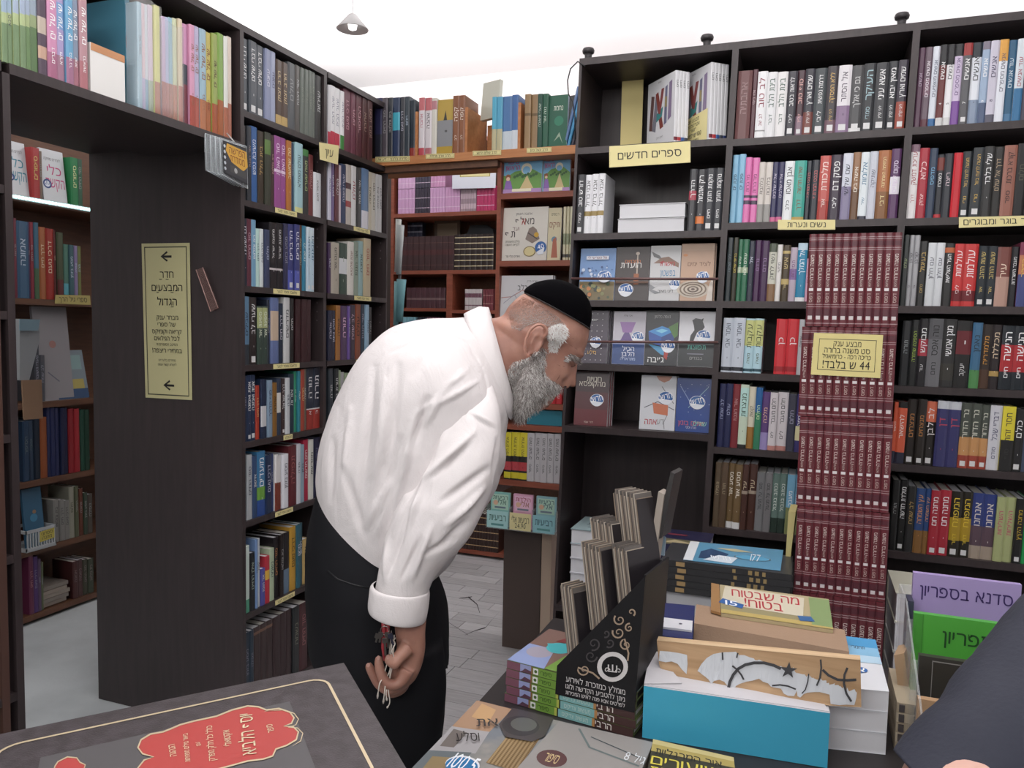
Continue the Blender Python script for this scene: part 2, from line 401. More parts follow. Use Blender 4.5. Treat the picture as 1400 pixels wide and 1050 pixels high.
XL, LW, YL = -1.8046, .4923, 2.161
zL = [2.159, 1.862, 1.571, 1.298, 1.03, .75, .417, .075]
def caseL(k, label, shelves, ztop, dep):
    y0, y1 = YL+k*LW, YL+(k+1)*LW
    t = thing('bookcase', label, 'bookcase')
    for a, b in ((y0, y0+.018 if k == 0 else y0+.0095), (y1-.0095, y1)): box('side_panel', (XL-dep, XL, a, b, 0, ztop), WENGE, t)
    box('back_panel', (XL-.29, XL-.28, y0+.018, y1-.0095, .02, ztop-.02), WENGE, t)
    box('top_board', (XL-dep, XL, y0+.018, y1-.0095, ztop-.022, ztop), WENGE, t)
    for z in shelves: box('shelf', (XL-.28, XL, y0+.018, y1-.0095, z-TH/2, z+TH/2), WENGE, t)
    hz = [z-.03+j*.035 for z in shelves for j in (0, -1, -2) if z-.1 > 0.1]
    pins(t, [(XL-.03, y1-.0100, z) for z in hz], 'y')
    return t
caseL(0, 'dark brown bookcase whose wide side panel carries the tall yellow arrow sign', zL, 2.448, .684)
caseL(1, 'dark brown corner bookcase behind the man, next to the orange shelf', [2.159, 1.862, 1.571, 1.298, 1.03, .75, .417, .075], 2.448, .30)
# bridge over the passage and the case on its near side
br = thing('bridge_bookcase', 'dark brown overhead shelf unit bridging the side passage', 'bookcase')
YN = 1.35
box('bottom_board', (XL-.40, XL, YN, YL-.0005, 2.035, 2.06), WENGE, br); box('top_board', (XL-.35, XL, .2, YL-.0005, 2.426, 2.448), WENGE, br)
box('bottom_board', (XL-.40, XL, .2, YN-.02, 2.035, 2.06), WENGE, br)
box('rear_board', (XL-.685, XL-.445, YN, YL-.0005, 2.062, 2.085), WENGE, br); box('rear_face', (XL-.455, XL-.445, YN, YL-.0005, 2.0855, 2.3), WENGE, br)
box('back_panel', (XL-.36, XL-.35, .2, YL-.0005, 2.06, 2.43), WENGE, br)
nc = thing('bookcase', 'dark brown bookcase end at the far left edge of the picture', 'bookcase')
box('side_panel', (XL-.40, XL, YN-.019, YN, 0, 2.034), WENGE, nc); box('side_panel', (XL-.40, XL, YN-.62, YN-.60, 0, 2.034), WENGE, nc)
for z in (1.75, 1.45, 1.15, .85, .5, .1): box('shelf', (XL-.28, XL-.002, YN-.60, YN-.019, z, z+.02), WENGE, nc)
box('back_panel', (XL-.29, XL-.28, YN-.60, YN-.019, .02, 2.03), WENGE, nc); box('front_strip', (XL-.012, XL, YN-.058, YN-.0385, 0, 2.034), mat('54382f', .5), nc); 
# ------------------------------------------------------------------ middle: orange shelf, alcove case, right-hand red case
YO = 3.10
sh = thing('wall_shelf', 'orange beech shelf spanning the gap between the dark bookcases', 'shelf')
zO = 2.205
box('board', (XL-.3, -.70, YO, YO+.28, zO-.035, zO), ORG, sh)
def xO(X): return onY(500+X/4.567, 205, YO).x
for a, b in ((305, 322), (615, 640), (945, 978)):
    box('divider', (xO(a), xO(a)+.012, YO+.004, YO+.22, zO, zO+.19), ORG, sh)
box('divider_back', (xO(640)+.004, xO(778), YO+.20, YO+.212, zO, zO+.16), ORG, sh)
o = box('crossbeam', (XL-.3, -1.26, YO+.02, YO+.06, zO-.062, zO-.036), DRED, sh)
YM, XM0, XM1 = 4.47, -2.52, -1.30
m1 = thing('alcove_bookcase', 'redwood bookcase deep in the alcove holding prayer books', 'bookcase')
zM = [2.185, 2.02, 1.803, 1.42, 1.10, .80, .56, .05]
zM = [2.165, 1.803, 1.36, .95, .56, .03]
for x in (XM0-.02, XM1, ): box('side_panel', (x, x+.02, YM, YM+.3, 0, 2.6), RED, m1)
box('end_filler', (-3.1, XM0-.0205, YM+.01, YM+.03, 0, 2.6), mat('403634', .6), m1)
xd = onY(614, 420, YM).x
box('divider', (xd-.02, xd+.02, YM, YM+.28, .58, 1.79), RED, m1)
for z in zM: box('shelf', (XM0, XM1, YM, YM+.29, z-.012, z+.012), RED, m1)
box('back_panel', (XM0, XM1, YM+.29, YM+.3, 0, 2.6), DRED, m1); box('top_board', (XM0, XM1, YM, YM+.29, 2.6, 2.625), RED, m1)
Y2 = 3.15
m2 = thing('narrow_bookcase', 'narrow redwood bookcase just left of the new-titles bookcase', 'bookcase')
X20, X21 = -1.272, -.70
z2 = [2.02, 1.733, 1.43, 1.124, .78]
box('side_panel', (X20, X20+.018, Y2, Y2+.28, .72, 2.165), RED, m2); box('side_panel', (X21-.018, X21, Y2, Y2+.28, .0, 2.165), RED, m2)
for z in z2: box('shelf', (X20+.018, X21-.018, Y2, Y2+.27, z-.012, z+.012), RED, m2)
box('back_panel', (X20+.018, X21-.018, Y2+.27, Y2+.28, .72, 2.165), DRED, m2)
pl = thing('panel_cabinet', 'dark brown upright floor panel with a pale edge under the narrow redwood bookcase', 'cabinet')
box('front_panel', (-1.243, -1.066, 3.24, 3.26, 0, .62), mat('51423c', .5), pl); box('side', (-1.243, -1.228, 3.26, 3.42, 0, .62), mat('51423c', .5), pl)
box('pale_edge', (-1.064, -1.018, 3.245, 3.42, 0, .62), mat('c3ab95', .6), pl); box('top', (-1.243, -1.018, 3.24, 3.42, .62, .635), mat('51423c', .5), pl)
# knobs on clamping poles
for i, p in enumerate((onX(431, 95, -1.95), onY(804, 90, 2.60), onY(966, 74, 2.60), onY(1232, 44, 2.60))):
    zt = 2.448 if i == 0 else 2.335
    lab = ['black clamp knob on top of the left bookcase', 'black clamp knob on the left corner of the new-titles bookcase', 'black clamp knob above the leaning white books', 'black clamp knob above the bookcase behind the maroon tower'][i]
    t = thing('clamp_knob', lab, 'knob', (p.x, p.y, zt), 0)
    lathe('stem', [(.012, 0), (.012, .035), (.013, .045)], mat('3a3638', .5), t); lathe('cap', [(.013, .045), (.019, .048), (.021, .056), (.018, .063), (.0, .066)], mat('3a3638', .45), t)
    lathe('foot', [(.026, 0.0005), (.026, .006), (.013, .012)], mat('3a3638', .45), t)
# ------------------------------------------------------------------ rows of books
zt = lambda z: z+TH/2
def RR(k, z, x0, y0, s, st, data, nm, gr, **kw):
    dx = SHK*(z-1.75)
    return row('R', YR, zt(z), x0, y0, s, st, data, nm, gr, lo=XA+k*CW+.012+dx, hi=XA+(k+1)*CW-.012+dx, lean=math.atan(SHK), **kw)
def LL(k, z, x0, y0, s, st, data, nm, gr, **kw):
    return row('L', XL, zt(z), x0, y0, s, st, data, nm, gr, lo=YL+k*LW+.0195, hi=YL+(k+1)*LW-.011, **kw)
BB, BC = 'bookcase behind maroon tower', 'rightmost bookcase'
RR(1, 2.034, 980, 0, 3.281, 60, '''125 315 6b4040 a08080 אהבתיה;150 308 5a343c c0a8a8 ויהי_בימי;195 318 e8e8ea 903040 לב_טוב/לב_שב b.1-.12:999;240 322 e2e2e4 446655 בינת_הלב/דבר;287 320 e4e2e2 446655 בינת_הלב/דבר;330 318 3a3840 ddd לראות_בטוב/ליבי l;365 312 4a3038 e0a8a0 סוף_טוב/קליין b0-.3:8a7080 l;410 305 33323c e8e8e8 שמים_וארץ/ליבי_קליין b0-.35:7a4038 l;465 303 3d4448 e8e8e8 דרמה_נפשית/ליבי l;515 295 3a3338 d8b060 ללא_הפסקה/ליבי_קליין b0-.2:70505c l;575 290 e0dce0 403048 אל_הסתר/- b0-.4:8a7090 l;630 290 4a4a4c c8c8c8 גם_כי_אלך b0-.06:e0e0e0 l;685 280 2a2c30 a0c0c8 העיקר/סמדי l;742 278 35363a f0f0f0 אשא_עיני/ליבי_קליין l;785 270 2f3136 f0f0f0 מאין_יבוא/ליבי_קליין l;830 265 3a3440 e8e8e8 שמים_וארץ/ליבי_קליין b0-.4:a04838 l''', 'top shelf, '+BB, 'books on the top shelf behind the tower')
RR(1, 1.781, 980, 0, 3.281, 45, '''75 692 7fb8d8 223858 פינת_ים;105 690 84bcdc 223858 פינת_ים;135 705 e070b0 803060 מדברות b.28-.34:504058 b.38-.42:504058;168 705 e274b4 803060 מדברות b.28-.34:504058 b.38-.42:504058;198 725 d0c8c0 554a48 בלהבות b0-.3:9a9894;230 725 d4ccc4 554a48 בלהבות b0-.3:9a9894;258 725 33325a c0b8d0 אלף_שלבים b0-.08:d06090;285 725 33325a c0b8d0 אלף_שלבים b0-.08:d06090;330 720 e8ecee 222 אבן_מאסו/כלב;385 718 40a898 8a5028 שירה_חדשה/דרך b0-.07:c0a050;410 718 2a3038 d06060 בנבכי_המרתף;445 715 2c3038 d06060 בנבכי_המרתף;495 695 c85850 f0d8d0 מלכודת/אור b0-.3:b04038;550 690 3c3040 f0f0f0 פסק_דם/ליבי;595 685 d4d8e4 334 שם_שלישי b.0-.5:8880a0;632 680 9a7050 f0e8d8 אישה_בים b0-.45:705038;672 680 dfe8ec 5080a0 אלומות/שיר b0-.05:334;710 677 c8ccd8 667 שתיקה;770 670 b06838 f0e0a0 המזימה_האחרונה/דבי b0-.4:8a5a30;815 665 5a3460 e0d0e8 סקום_לשתיים b.35-.6:e8e4ec''', 'second shelf, '+BB, 'books on the second shelf behind the tower')
RR(1, 1.541, 960, 300, 3.281, 95, '''122 80 2a3438 607078;145 80 2e2c1c d0b830 בריתי_שלום;165 88 2f7050 e0e8d8 עולם_הבא b.46-.55:b0c0a0;193 88 2f7050 e0e8d8 עולם_הבא b.46-.55:b0c0a0;220 95 2a3040 c0c8d8 אל/-;250 92 4a2850 9070a0 נרדם;284 95 44264c 9070a0 נרדם;320 107 c8c8b8 1c1c1c נשוי_לחוק b0-.3:8a6848 b.85-1:505848;345 112 e0dcd8 666 מסעי;380 115 4a3c28 c8b070 איש/שור b.3-.4:c0a868 b.85-.9:c0a868;412 125 b8a8b8 704070 תפרחת b.4-.6:8868a0;455 105 2a88b0 d8e8f0 אל_המלך/- b0-.07:e8e8e8 b.88-1:b8d0e0;475 175 d8a0b8 804860''', 'third shelf, '+BB, 'books on the third shelf behind the tower')
RR(1, 1.319, 960, 300, 3.281, 80, '''128 442 c0c8d4 404858 ואמר_אבי/- b.03-.1:30343c;180 442 c4ccd8 404858 ואמר_אבי/- b.03-.1:30343c;222 445 b0d4e0 505830 עקבות/מאיה b.5-.97:c8cc80 b.03-.08:30505c;262 445 b0d4e0 505830 עקבות/מאיה b.5-.97:c8cc80 b.03-.08:30505c;-318;368 447 d83038 f0e0e0 כן b.05-.14:a82028;420 447 d83038 f0e0e0 כן b.05-.14:a82028;445 449 b8b8bc 555''', 'fourth shelf, '+BB, 'books on the fourth shelf behind the tower')
RR(1, 1.083, 960, 300, 3.281, 62, '''92 738 242850 a0a8c8;122 738 242850 a0a8c8;155 740 802830 c09090;193 742 c8d8c0 304830 מנצחת/- b0-.06:222 b.5-.95:b8e0d8;225 752 d8d0b8 554 קשת b0-.35:a07030;255 755 2060a0 c8e8b0 החלום b0-.6:30805c;290 775 5a3c78 f0c0a0 מלכה b0-.3:9888c0;325 778 d8d0d4 333 חלום_מעבר/לים b0-.08:c08078;372 778 d8d0d4 333 חלום_מעבר/לים b0-.08:c08078;410 785 404050 a0a0b8;440 785 3a3470 e0e0e8 מלחמה b.2-.45:d8d0a0''', 'fifth shelf, '+BB, 'books on the fifth shelf behind the tower')
RR(1, .826, 760, 580, 3.5, 745, '''775 185 5a4a38 b0a080;808 185 5a4634 b0a080;840 190 705838 e8e0d0 מסע_אור/- b0-.1:d8d8d8;875 195 705838 e8e0d0 מסע_אור/- b0-.1:d8d8d8;905 195 4a2c24 d0c0a0 עיר/- b.55-.6:a09080;945 195 4a2c24 d0c0a0 עיר/- b.55-.6:a09080;985 235 78787a 2a2a2a סגור_על_מנעול;1020 237 787678 2a2a2a סגור_על_מנעול;1055 239 607870 d8e0d8 נכתב_בגבול b0-.25:283830;1090 241 607870 d8e0d8 נכתב_בגבול b0-.25:283830;1128 245 70a8c8 f0f0f0 מעבר b0-.45:7a8050;1150 247 74acc8 f0f0f0 מעבר b0-.45:7a8050''', 'lowest shelf, '+BB, 'books on the lowest shelf behind the tower')
RR(2, 2.035, 980, 0, 3.281, 875, '''905 210 5a3a50 c0a8c0 אנשים;938 207 6a5864 e8e0e8 אנשים_מספרים b.4-.6:806070 b0-.1:60303c;970 205 d4dae4 303858 אנשים_משפיעים b0-.1:3068a0;1003 200 6a2c2c f0f0f0 אנשים/4 b.75-1:26262a b0-.1:d0d0d0;1037 197 e6e6e8 222 אנשים/5 b.75-1:26262a b0-.1:d0d0d0;1075 193 d0c0dc 553070 אנשים_מספרים b0-.3:8050a0 b.85-1:2a2a2e;1115 190 58585c f0f0f0 אנשים/7 b.85-1:a03030 l;1160 185 e0e4ec 222 אנשים/- b.82-1:2a3038 b0-.3:8898b0;1195 183 9ab0cc f0f0f0 אנשים/9 b0-.25:506080 b.9-1:807888;1235 180 c8c4d4 403858 אנשים/8 b0-.1:5a5868;1275 175 dfe3ec 556 אנשים_מספרים b.74-1:e0a040;1315 175 2f5f80 c8d8e0 עוד_אנשים b0-.1:4878a0;1355 170 d4dde4 a03040 עוד_אנשים b0-.4:3070a0;1390 165 4a4858 ddd;1425 160 7a6880 ddd;1460 160 3a4858 ddd;1500 155 d0d0d4 333''', 'top shelf, '+BC, 'people-series books on the top right shelf')
RR(2, 1.779, 980, 0, 3.281, 850, '''890 645 e4e0e0 a03038 עריכת_דמשק/דרך b.9-1:806070;935 660 b02838 f0c8c8 כלוא/יצחק;972 662 2c3c54 70b0d8 מדפיס;1005 690 20242c e8e8e8 נשכח b0-.06:c02830 b.75-.95:7a3028;1045 685 2c3038 d8c0c8 ריצה;1085 683 d01828 a01018 -;1130 675 2a3034 d8b050 הצעה_לרצח_בזול/נורי l;1180 660 2a3034 d8b050 הצעה_לרצח_בזול/נורי l;1225 655 2c2c2c f0f0f0 שלי_בלבד/-;1270 655 262422 b09878 דרך_אל_עולם;1330 647 9a6050 2a1c1c קורא_ברכות/ספר;1378 640 1c1a1c 554;1420 640 1c1a1c 554;1460 640 302c34 aaa''', 'second shelf, '+BC, 'books on the second right shelf')
RR(2, 1.53, 1080, 300, 4.0375, 600, '''633 85 262a2a 90a070;660 85 a8a8ac 333 קורבן/צר;692 85 a8a8ac 333 קורבן/צר;738 118 2c2c2c c0a050 בעיגול/נחום;785 128 d8dce0 445 עם_חלון;830 128 d8dce0 445 עם_חלון;885 130 2a2a2a f4f4f4 העיר_השלישית b.85-.93:c06030;942 133 d03030 f4e0e0 עולמות/ליבי b.08-.25:701820;1018 133 d03030 f4e0e0 עולמות/ליבי b.08-.25:701820;1070 145 202830 c8b060 שעות_הזהב/אור l;1125 145 202830 c8b060 שעות_הזהב/אור l;1200 150 7a4038 e8d0b8 עיר b0-.5:b89080;1242 150 222226 e8e8e8 מעבר_הישרדות;1300 125 80304c e8c050 הדרך b0-.5:404880 b.5-.8:c07850;1350 120 303038 ddd;1400 120 904838 ddd''', 'third shelf, '+BC, 'books on the third right shelf')
RR(2, 1.299, 1080, 300, 4.0375, 600, '''650 560 242628 909898;692 555 202222 a0c040 הספינה_שחזרה;745 548 222024 e8e8e8 מבוקש/עוד b.45-.7:b03040;823 548 707074 202020 נווה_אפס/נחום b.7-1:5c5c60;900 550 2c2c2c f0f0f0 מגן_אנושי/- b.1-.35:383630;985 560 1c1c1c e0e0e0 -/יעקב b.5-.85:6a1c24;1040 570 38688c 183040 נאמן/- b0-.28:4c8a4c;1095 580 2c2420 d09030 מלמדריה b0-.3:4a3020;1150 582 282022 d8c0a0 מכללה/- b.2-.28:b09050;1222 587 182028 f4f4f4 הנישה/חיים b.28-.7:b02028;1292 590 182028 f4f4f4 הנישה/חיים b.28-.7:b02028;1345 590 283038 ccc;1400 590 444 ccc''', 'fourth shelf, '+BC, 'books on the fourth right shelf')
RR(2, 1.07, 1080, 500, 3.5, 480, '''500 175 d85838 f0e8e0 להישאר b0-.2:2a2c40;545 175 e06040 f0e8e0 להישאר b.9-1:222 b0-.18:2a2c40;593 163 2a2420 c08040 מנצחים l;636 163 2a2420 c08040 מנצחים l;685 173 2a2624 f0e8e8 לב_לבן/- b.68-1:e07050 l;740 170 38386c c04058 דן/- b.88-1:c8ccd4;800 175 38386c c04058 דן/- b.88-1:c8ccd4;848 180 4a5048 d0d0c0 נר_הדור/- b0-.2:a04030 b.2-.48:c89058 l;898 183 4a5048 d0d0c0 נר_הדור/- b0-.2:a04030 b.2-.48:c89058 l;940 190 4a5048 d0d0c0 נר_הדור/- b0-.2:a04030 b.2-.48:c89058 l;998 193 d0d0d8 404468 דבריי_שכל/סודם;1060 197 e0d030 333 חסר_זהות/סוף b0-.48:222222;1110 210 222224 f0f0f0 כולם/- l;1170 215 404a60 ddd;1220 220 8a3030 ddd''', 'fifth shelf, '+BC, 'books on the fifth right shelf')
RR(2, .811, 1080, 500, 3.5, 470, '''505 550 181818 a0a0a0;545 550 181818 e8e8e8 מולדת_חדשה/- l;585 580 2c2c2c c0a060;628 590 284880 e09858 עץ_השמחה/- b0-.35:8a6030;655 590 284880 e09858 עץ_השמחה/- b0-.35:8a6030;700 600 b02838 f0f0f0 מחנה_חם/- l;752 600 b02838 f0f0f0 מחנה_חם/- l;805 605 26221a e0c030 המפתח/דרור b.25-.6:b09020 l;855 608 26221a e0c030 המפתח/דרור b.25-.6:b09020 l;912 615 2c3c80 d8d0c8 אנחנו/- b.2-.5:5a4450 b0-.2:a09080;970 622 2c3c80 d8d0c8 אנחנו/- b.2-.5:5a4450 b0-.2:a09080;1015 632 a8b078 c04868 השליחות;1062 635 a8b078 c04868 השליחות;1105 640 202020 d0b030 מחנה_הקיץ l;1130 645 20a050 e0f0e0;1180 650 304058 ddd;1230 655 904040 ddd''', 'lowest shelf, '+BC, 'books on the lowest right shelf')
# spines in the new-titles case
RR(0, 1.76, 760, 220, 5.25, 135, '''188 95 404044 f0f0f0 דורש_טוב/סמדי l;235 95 e8e8ec 444 אבני_ברזל/- b.3-.38:a08850;285 90 e8e8ec 444 אבני_ברזל/- b.3-.38:a08850;332 88 e8e8ec 444 אבני_ברזל/- b.3-.38:a08850''', 'left end, second shelf of new titles', 'new books left on the second shelf')
RR(0, 1.76, 760, 220, 5.25, 936, '''990 55 3c3c40 e8e8e8 הדרך/- b.5-.65:b04050;1052 55 3a3a3e f4f4f4 רק_אתמול/- b.12-.24:e07838;1118 48 36383e f0f0f0 נוקמת_הזמן/חיים l;1180 45 36383e f0f0f0 נוקמת_הזמן/חיים l''', 'right end, second shelf of new titles', 'new books right on the second shelf')
# ---- left wall
L1, L2 = 'bookcase by arrow sign', 'corner bookcase'
LL(0, 2.159, 300, 0, 3.889, 118, '''155 205 4a5058 e8e8e8 דברי_שלום/- l;198 222 4a5058 e8e8e8 דברי_שלום/- l;240 245 4a5058 e8e8e8 דברי_שלום/- l;270 262 8890b0 e0e0f0 עיונים;297 275 98a0bc 404060 עיונים;330 320 503c30 d8c090 הרב_זצוק b0-.15:c0a060;362 335 503c30 d8c090 הרב_זצוק b0-.15:c0a060;402 338 505458 999;428 348 585450 bbb;450 360 687068 889080;470 368 687068 889080;490 375 687068 889080;512 382 687068 889080;545 405 303030 c8c8c8 שיחות''', 'top shelf, '+L1, 'books on the top left shelf')
LL(1, 2.159, 300, 0, 3.889, 585, '''600 455 d8d8dc 555 - b0-.22:c03048;627 462 e8e8ea 889 שער_הבית b0-.25:c83048;655 475 e8e8ea 889 שער_הבית b0-.25:c83048;675 488 e8e8ea 889 שער_הבית b0-.25:388838;715 482 703848 d0a0a8;740 495 703848 d0a0a8;770 510 603038 d0a0a8;795 520 502828 c0a090;822 528 502828 c0a090''', 'top shelf, '+L2, 'books on the top corner shelf')
LL(0, 1.862, 320, 160, 4.0375, 45, '''70 45 3a3434 988;95 50 2c3038 988;135 55 2f5fa0 d8e0f0 משיבת_נפש;170 80 3c3024 c0a060 בית_הלל;205 88 3a3c30 70a050 - b.7-.9:608040;225 100 402828 c09090;262 108 9a4a90 f0d8f0 סוד_האמת/- b.5-.54:e0c8e0;295 118 9a4a90 f0d8f0 סוד_האמת/- b.5-.54:e0c8e0;323 132 b87030 f0e0b0 מה_שחשוב/-;340 142 304860 a0b0c0;383 148 a0c8d0 303c40 עולם_מופלא b0-.08:d8d890;415 182 2c3030 b0c080 מאה_שערים b.9-1:408040;443 210 703030 b08080;487 312 d8dce0 444 תלמיד_חכם''', 'second shelf, '+L1, 'books on the second left shelf')
LL(1, 1.862, 320, 160, 4.0375, 528, '''547 245 d0d0e0 556;565 250 706090 ddd;587 258 603038 ddd;600 268 c8b8c0 556;630 265 243860 ccd;660 268 c0b8b0 843 - b.3-.4:a04040 b.6-.7:503038;690 275 d8d8d8 a03040;712 285 404040 ccc;750 292 6080a8 eee - b.0-.3:d8d8e0;772 305 c8c0a8 443;795 312 c8c4b8 443;812 318 c4c4c4 334;830 322 c8c8c8 334''', 'second shelf, '+L2, 'books on the second corner shelf')
LL(0, 1.571, 320, 160, 4.0375, 45, '''72 560 202838 e0e0e8 גם_ישעיה/-;100 562 602838 d0a0b0;125 567 70a0c0 e8f0f4;145 615 b8d8d0 345;165 617 d0d8d8 345;192 622 384060 b0b8d0;235 585 201c20 e0e0e0 מחשבת_ישראל/- b.28-.31:d0c8c8;275 588 201c20 e0e0e0 מחשבת_ישראל/- b.28-.31:d0c8c8;300 588 303050 99a;330 592 383c78 e8e8f0 הדברים/- b0-.3:5058b0 l;358 594 383c78 e8e8f0 הדברים/- b0-.3:5058b0 l;378 596 604030 bba;398 600 3080a0 dee;418 606 c8d8e0 206080 התבוננות/- b.0-.8:b8d0e0 l;440 612 c8d8e0 206080 התבוננות/- b.0-.8:b8d0e0 l''', 'third shelf, '+L1, 'books on the third left shelf')
LL(1, 1.571, 320, 160, 4.0375, 528, '''545 695 402850 ccd;590 697 b0a898 444 מעט_אור/-;640 700 30483c a0b0a0 -/- b.4-.7:d8dce0;672 692 d8d4cc 743 שבת_מלכתא;700 690 8c9c8c 343;725 688 90b0b0 343;762 675 c0b090 a03030 ספר_חיים''', 'third shelf, '+L2, 'books on the third corner shelf')
LL(0, 1.298, 320, 400, 4.0375, 48, '''82 22 5a80a0 203040 שבילים b0-.3:303840;123 28 2c2424 e8e8e8 שערי_לב/- l;155 75 384840 e0e8d0 ספיגת_אור/- b.62-.97:a8b078;185 75 384840 e0e8d0 ספיגת_אור/- b.62-.97:a8b078;200 40 283040 aaa;245 30 6070a0 333 - b.35-.8:c8b098;272 60 202c40 c8c8d0;305 28 c8c8c8 444 מדרשים;328 34 242424 ccc;-345;375 38 3a1c20 806060 -;405 38 3a1c20 806060 -;432 40 3a1c20 806060 -''', 'fourth shelf, '+L1, 'books on the fourth left shelf')
LL(1, 1.298, 320, 400, 4.0375, 528, '''552 100 20243c d0d0e0;576 100 20243c d0d0e0;600 72 a06830 2c2020;637 76 50385a e0b8d0;650 76 6a5098 ccd;680 70 3c3040 d0b0c0;712 66 8c4830 321;735 66 283848 99a;752 68 90b0c8 345;770 82 202020 999''', 'fourth shelf, '+L2, 'books on the fourth corner shelf')
LL(0, 1.03, 320, 400, 4.0375, 50, '''70 462 203050 99a;95 458 203050 f0f0f0 אמת_ואמונה/- l;125 456 203050 f0f0f0 אמת_ואמונה/- l;148 515 b03828 e8c080;168 480 1f2c48 e8e8e8 - b.2-.55:d0d0d4;188 482 1f2c48 e8e8e8 - b.2-.55:d0d0d4;218 485 8098b0 203050 סוף_הדרך;245 498 8a6028 321;270 475 303c50 ccc - b.4-.75:d8d4cc;290 475 382828 e0e0e0 דרך_ישראל/- l;315 472 c8ccd0 345;347 450 283848 d8d8d8 אורות;362 436 308868 ddd;378 434 2a8090 ddd;400 425 a04030 e8c080 מגילה;418 421 706858 ccc;455 416 283040 e0e0e0 תורה/א b0-.32:a03028 b.32-.34:ccc;495 414 283040 e0e0e0 תורה/ב b0-.32:a03028 b.32-.34:ccc''', 'fifth shelf, '+L1, 'books on the fifth left shelf')
LL(1, 1.03, 320, 400, 4.0375, 535, '''560 420 303840 ccc;585 420 202428 d8d8d8 תורת_החן;600 430 90a080 343;620 440 a0a0a0 333;640 445 90a080 333;665 445 404858 ccc;700 445 807060 ccc''', 'fifth shelf, '+L2, 'books on the fifth corner shelf')
LL(0, .75, 320, 600, 2.917, 38, '''50 65 50788c dde;72 65 b0b4b8 334;92 70 304870 e8e8e8 אישון;125 50 3878a8 f0f0f0 מועדים/- b.25-.45:70a840 b0-.25:284c98;148 65 203050 ccd;162 62 283c70 99a;175 65 e0dcdc 445 - b0-.5:803828;192 68 e0dcdc 445 - b0-.5:803828;216 62 e0e0e8 445;248 27 602028 a06060;264 22 c8c8d0 334;280 25 88a0b0 334 בניין;300 4 b02040 f0e0e0 חיים_חדשים;318 4 d0d0c8 222 מאורעות;345 -5 202040 668''', 'sixth shelf, '+L1, 'books on the sixth left shelf')
LL(0, .417, 320, 600, 2.917, 38, '''60 430 d0e0d8 307050 - b0-.2:50a080;82 456 202428 b0c0b0 אילן_החיים;92 405 7090c0 345;104 402 c0c8d0 345;122 520 5050a0 ddd;140 470 c03040 e8d060 - b.5-.7:e0b040;160 440 b0c0a0 345;180 395 201c20 c08050;195 385 241c1c b0b0b0;222 375 242024 c0a080 - b.0-.4:607890;246 352 c09030 332;262 345 306070 dde;276 340 284c58 dde;300 400 c0a060 443''', 'seventh shelf, '+L1, 'books on the seventh left shelf')
LL(0, .075, 320, 600, 2.917, 38, '''58 755 283848 889;75 750 283848 889;105 745 3c2c2c 988 - b.9-.94:806050;130 735 3c2c2c 988 - b.9-.94:806050;155 722 3c2c2c 988 - b.9-.94:806050;182 705 382628 988 -;208 690 382628 988 -;232 678 382628 988 -;258 665 262a2c 887;290 640 482428 a87070''', 'bottom shelf, '+L1, 'dark volumes on the bottom left shelf', hmax=.27)
# ---- overhead unit above the passage
def PB(st, data, nm, gr, **kw): return row('L', XL, 2.06, 0, 0, 3.889, st, data, nm, gr, oname='picture_book', cat='picture book', **kw)
PB(-60, '''-10 -40 708858 ddd - b.5-.8:a8b878;25 -40 b8c890 ddd - b0-.55:78946a b.7-1:a0b8d0;55 -40 b8c890 ddd - b0-.55:78946a b.7-1:a0b8d0;88 -40 b8c890 445 סבא - b0-.55:78946a b.7-1:a0b8d0;122 -40 b8c890 445 - b0-.55:78946a b.7-1:a8b8d0;152 -40 b8c890 445 - b0-.55:78946a b.7-1:a8b8d0;182 -40 b0c088 445 - b0-.55:70905e b.7-1:a8b8d0;222 -40 98a878 445 - b0-.55:607f52 b.7-1:98a8b8;270 -30 584858 d09050 - b.2-.35:d0a890 b.5-.7:c8b8a8;322 -30 d890b8 fff שי_של_ים/דברים b0-.3:b06888;365 -20 b0a0d0 fff שי_של_ים/ויקרא b0-.3:a87890 b.6-.9:80a8d8;405 -15 68a8d0 fff שי_של_ים/במדבר b0-.3:a87090;440 -12 8898b0 fff שי_של_ים/שמות b0-.3:b07080;483 -8 c09098 fff שי_של_ים/בראשית b0-.3:b87078''', 'row over the passage', 'children books over the passage', d=.17)
PB(985, '''1020 135 d090b8 fff - b0-.4:782838 b.4-.6:303848;1047 140 d898b8 964 שי_של_ים/דברים b0-.3:b04838;1075 148 b8b0d0 964 שי_של_ים/ויקרא b0-.3:b85848;1110 165 98b8c8 964 שי_של_ים/במדבר b0-.3:b87048;1140 180 c8b858 7a3018 שי_של_ים/שמות b0-.3:b06030;1170 188 98a850 503020 שי_של_ים b0-.3:a85028;1203 188 80a848 fff - b0-.35:a85828;1225 200 e0e0d8 964 - b0-.3:b06040;1250 202 e0d0c0 964 - b0-.35:b06850''', 'right end over the passage', 'children books right over the passage', d=.17)
